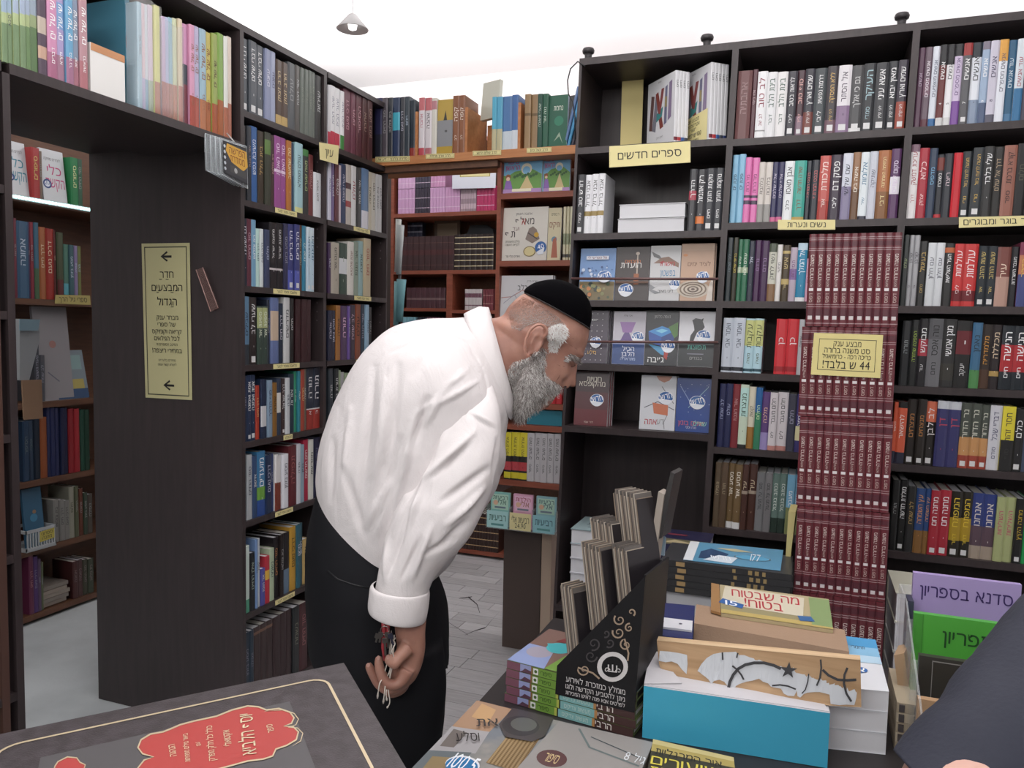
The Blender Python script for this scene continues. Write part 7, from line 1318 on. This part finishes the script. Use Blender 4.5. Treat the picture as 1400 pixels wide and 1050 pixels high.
# tassel strings and key ring in the hand
for i, pts in enumerate((((535, 862, -.03), (533, 885, -.035), (531, 900, -.030), (524, 925, -.036), (519, 935, -.048), (516, 955, -.04)), ((539, 868, -.03), (538, 890, -.04), (537, 905, -.03), (528, 930, -.034), (526, 944, -.046), (524, 962, -.04)), ((541, 872, -.03), (536, 880, -.04), (534, 898, -.045), (533, 925, -.03), (531, 944, -.04), (533, 960, -.04), (529, 968, -.04)), ((537, 875, -.03), (540, 880, -.045), (536, 890, -.05), (538, 900, -.045), (532, 932, -.03), (528, 946, -.042), (529, 958, -.042)))):
    p = [at(x, y, Dh+d) for x, y, d in pts]; q_ = []
    for j in range(len(p)-1):
        for k in range(4): q_.append(cr_(p[max(j-1, 0)], p[j], p[j+1], p[min(j+2, len(p)-1)], k/4))
    q_.append(p[-1]); r_ = [.0011]*(len(q_)-2)+[.0022, .0012]
    if i == 0: th_ = thing('tassel_strings', 'knotted white tassel strings hanging through the bending man\'s fingers', 'strings')
    tube('string', q_, r_, mat('ddd2c6', .7), th_, 7)
ky = thing('key_ring', 'bunch of keys on a red strap in the bending man\'s hand', 'keys')
tube('red_strap', [at(x, y, Dh-.045) for x, y in ((524, 846), (525, 862), (524, 885), (526, 903))], [.004, .0045, .004, .003], mat('a02830', .5), ky, 8)
tube('red_strap', [at(x, y, Dh-.042) for x, y in ((531, 850), (530, 866), (527, 884))], [.0035, .004, .003], mat('a02830', .5), ky, 8)
MT = mat('8c8580', .3, metal=.9)
for i, (x, y, dx, dy) in enumerate(((517, 866, -3, 12), (521, 864, -2, 14), (529, 864, 2, 22), (533, 866, 5, 16), (526, 872, 1, 24))):
    a_ = at(x, y, Dh-.05-.003*i); b_ = at(x+dx, y+dy, Dh-.05-.003*i); d_ = (b_-a_).normalized(); s_ = d_.cross(FH).normalized()
    prism('key', [a_-s_*.0045, a_+s_*.0045, a_+s_*.005+d_*.008, a_+s_*.0018+d_*.010, b_+s_*.0018, b_-s_*.0018, a_-s_*.0018+d_*.010, a_-s_*.005+d_*.008], FH*-.0016, MT if i != 3 else mat('26283a', .4), ky)
c = at(526, 862, Dh-.052); tube('ring', [c+ivx*.008*math.cos(k*PI/8)+ivy*.008*math.sin(k*PI/8) for k in range(17)], .0009, MT, ky, 6)
# ---- the second person: only a sleeve and forearm reach into the lower right
p2 = thing('person', 'person in dark navy at the lower right edge, only one sleeved arm showing', 'person')
NV = mat('1f2233', .75, grain=260)
g = loft_geo([(Vector((.56, .33, 1.34)), Vector((.01, .03, -.085)), Vector((-.06, .05, 0))), (at(1740, 760, .54), (ivx*.6-ivy*.8)*.078, FH*.075), (at(1640, 815, .56), (ivx*.62-ivy*.78)*.079, FH*.075), (at(1550, 900, .54), (ivx*.7-ivy*.71)*.071, FH*.068), (at(1475, 978, .52), (ivx*.7-ivy*.71)*.0646, FH*.062), (at(1405, 1050, .50), (ivx*.7-ivy*.71)*.0584, FH*.058), (at(1350, 1100, .49), (ivx*.72-ivy*.69)*.0554, FH*.055), (at(1327, 1126, .485), (ivx*.74-ivy*.67)*.053, FH*.053)], seg=64, sub=6, cap=False, disp=lambda p, u_, th: folds(p, .006, 20))
fixn(mesh('sleeve', g[0], g[1], NV, p2, smooth=True)).modifiers.new('t', 'SOLIDIFY').thickness = .002
g1 = pxtube([(1610, 840, .55, 110), (1475, 978, .52, 106), (1360, 1090, .49, 106), (1315, 1150, .47, 98), (1265, 1250, .45, 80), (1240, 1380, .44, 62), (1225, 1450, .44, 56), (1215, 1520, .44, 60, .6), (1210, 1580, .44, 60, .5)], seg=28)
parts = [g1]
for k in range(4): x = 1176+k*24; parts.append(pxtube([(x+6, 1570, .44, 17), (x, 1640, .44, 14), (x-4, 1690, .445, 12.5), (x-6, 1730+(0, 18, 14, -4)[k], .455, 9)], seg=12))
parts.append(pxtube([(1250, 1500, .44, 22), (1290, 1560, .43, 17), (1305, 1620, .43, 14), (1305, 1650, .43, 9)], seg=12))
tz = loft_geo([(Vector((.62, .30, .25)), Vector((.17, 0, 0)), Vector((0, .11, 0))), (Vector((.62, .30, .75)), Vector((.16, 0, 0)), Vector((0, .11, 0))), (Vector((.60, .32, 1.15)), Vector((.18, 0, 0)), Vector((0, .11, 0))), (Vector((.58, .34, 1.38)), Vector((.19, 0, 0)), Vector((0, .09, 0))), (Vector((.60, .34, 1.45)), Vector((.06, 0, 0)), Vector((0, .06, 0)))], seg=32)
arm2 = remesh('arm', joinraw(parts), .004, skinmat('skin_pale', 'c08c7c', 'cf9e8c'), p2, 3)
fixn(mesh('top', tz[0], tz[1], NV, p2, smooth=True))
lg = joinraw([loft_geo([(Vector((.62+s_*.09, .30, .02)), Vector((.06, 0, 0)), Vector((0, .06, 0))), (Vector((.62+s_*.09, .30, .5)), Vector((.085, 0, 0)), Vector((0, .09, 0))), (Vector((.62+s_*.08, .30, .9)), Vector((.1, 0, 0)), Vector((0, .11, 0)))], seg=20) for s_ in (-1, 1)])
fixn(mesh('trousers', lg[0], lg[1], mat('22242c', .8), p2, smooth=True))

# the same person's head and neck, out of the picture to the right
def xf(vs, sc=1.0):
    u0 = (ivx*.6+ivy*.8); f0 = (ivx*.8-ivy*.6); s0 = FH; f1 = Vector((-.35, .93, 0)).normalized(); u1 = Vector((0, 0, 1)); s1 = u1.cross(f1)*(1 if u0.cross(f0).dot(s0) > 0 else -1)
    out = []
    for p in vs: d = (p-hc)*sc; out.append(Vector((.59, .35, 1.63))+f1*d.dot(f0)+u1*d.dot(u0)+s1*d.dot(s0))
    return out
nk = loft_geo([(Vector((.60, .34, 1.38)), Vector((.07, 0, 0)), Vector((0, .06, 0))), (Vector((.595, .34, 1.47)), Vector((.055, 0, 0)), Vector((0, .055, 0))), (Vector((.59, .345, 1.56)), Vector((.052, 0, 0)), Vector((0, .058, 0)))], seg=24)
remesh('head', joinraw([(xf(headg[0]), headg[1]), nk]), .005, skinmat('skin_pale', 'c08c7c', 'cf9e8c'), p2, 3)
hr = loft_geo([pxring((705, 440), (800, 470), .080, D0), pxring((700, 410), (806, 450), .083, D0), pxring((712, 393), (808, 426), .081, D0), pxring((733, 384), (806, 408), .068, D0), pxring((755, 380), (790, 391), .035, D0), pxring((767, 381), (776, 385), .008, D0)], seg=40, sub=4, disp=lambda p, u_, th: .003*noise.noise(p*70))
fixn(mesh('hair', xf(hr[0], 1.03), hr[1], mat('2a211e', .8, grain=400), p2, smooth=True))
# ------------------------------------------------------------------ the smallest far books beyond the 300 largest, joined
def join_stuff(name, label, cat, sel):
    vs, fs, mi, ms = [], [], [], []
    bpy.context.view_layer.update()
    objs = [o for o in S.objects if o.type in ('MESH',) and ((o.parent is None and sel(o)) or (o.parent and sel(o.parent)))]
    for o in objs:
        n = len(vs); W_ = o.matrix_world
        vs += [tuple(W_ @ v.co) for v in o.data.vertices]; mp = []
        for m in o.data.materials:
            if m not in ms: ms.append(m)
            mp.append(ms.index(m))
        for p in o.data.polygons: fs.append(tuple(i+n for i in p.vertices)); mi.append(mp[min(p.material_index, len(mp)-1)])
    for o in objs: bpy.data.objects.remove(o)
    r = mesh(name, vs, fs, ms, None, mi); tag(r, label, cat, None, 'stuff'); return r
FAR = ('alcove', 'side room', 'corner bookcase')
join_stuff('distant_books', 'rows of smaller, farther books in the alcove, side room and corner bookcase', 'books', lambda o: o.name.startswith(('book', 'prayer')) and o.get('category') == 'book' and any(k in o.get('label', '')+' '+o.get('group', '') for k in FAR))
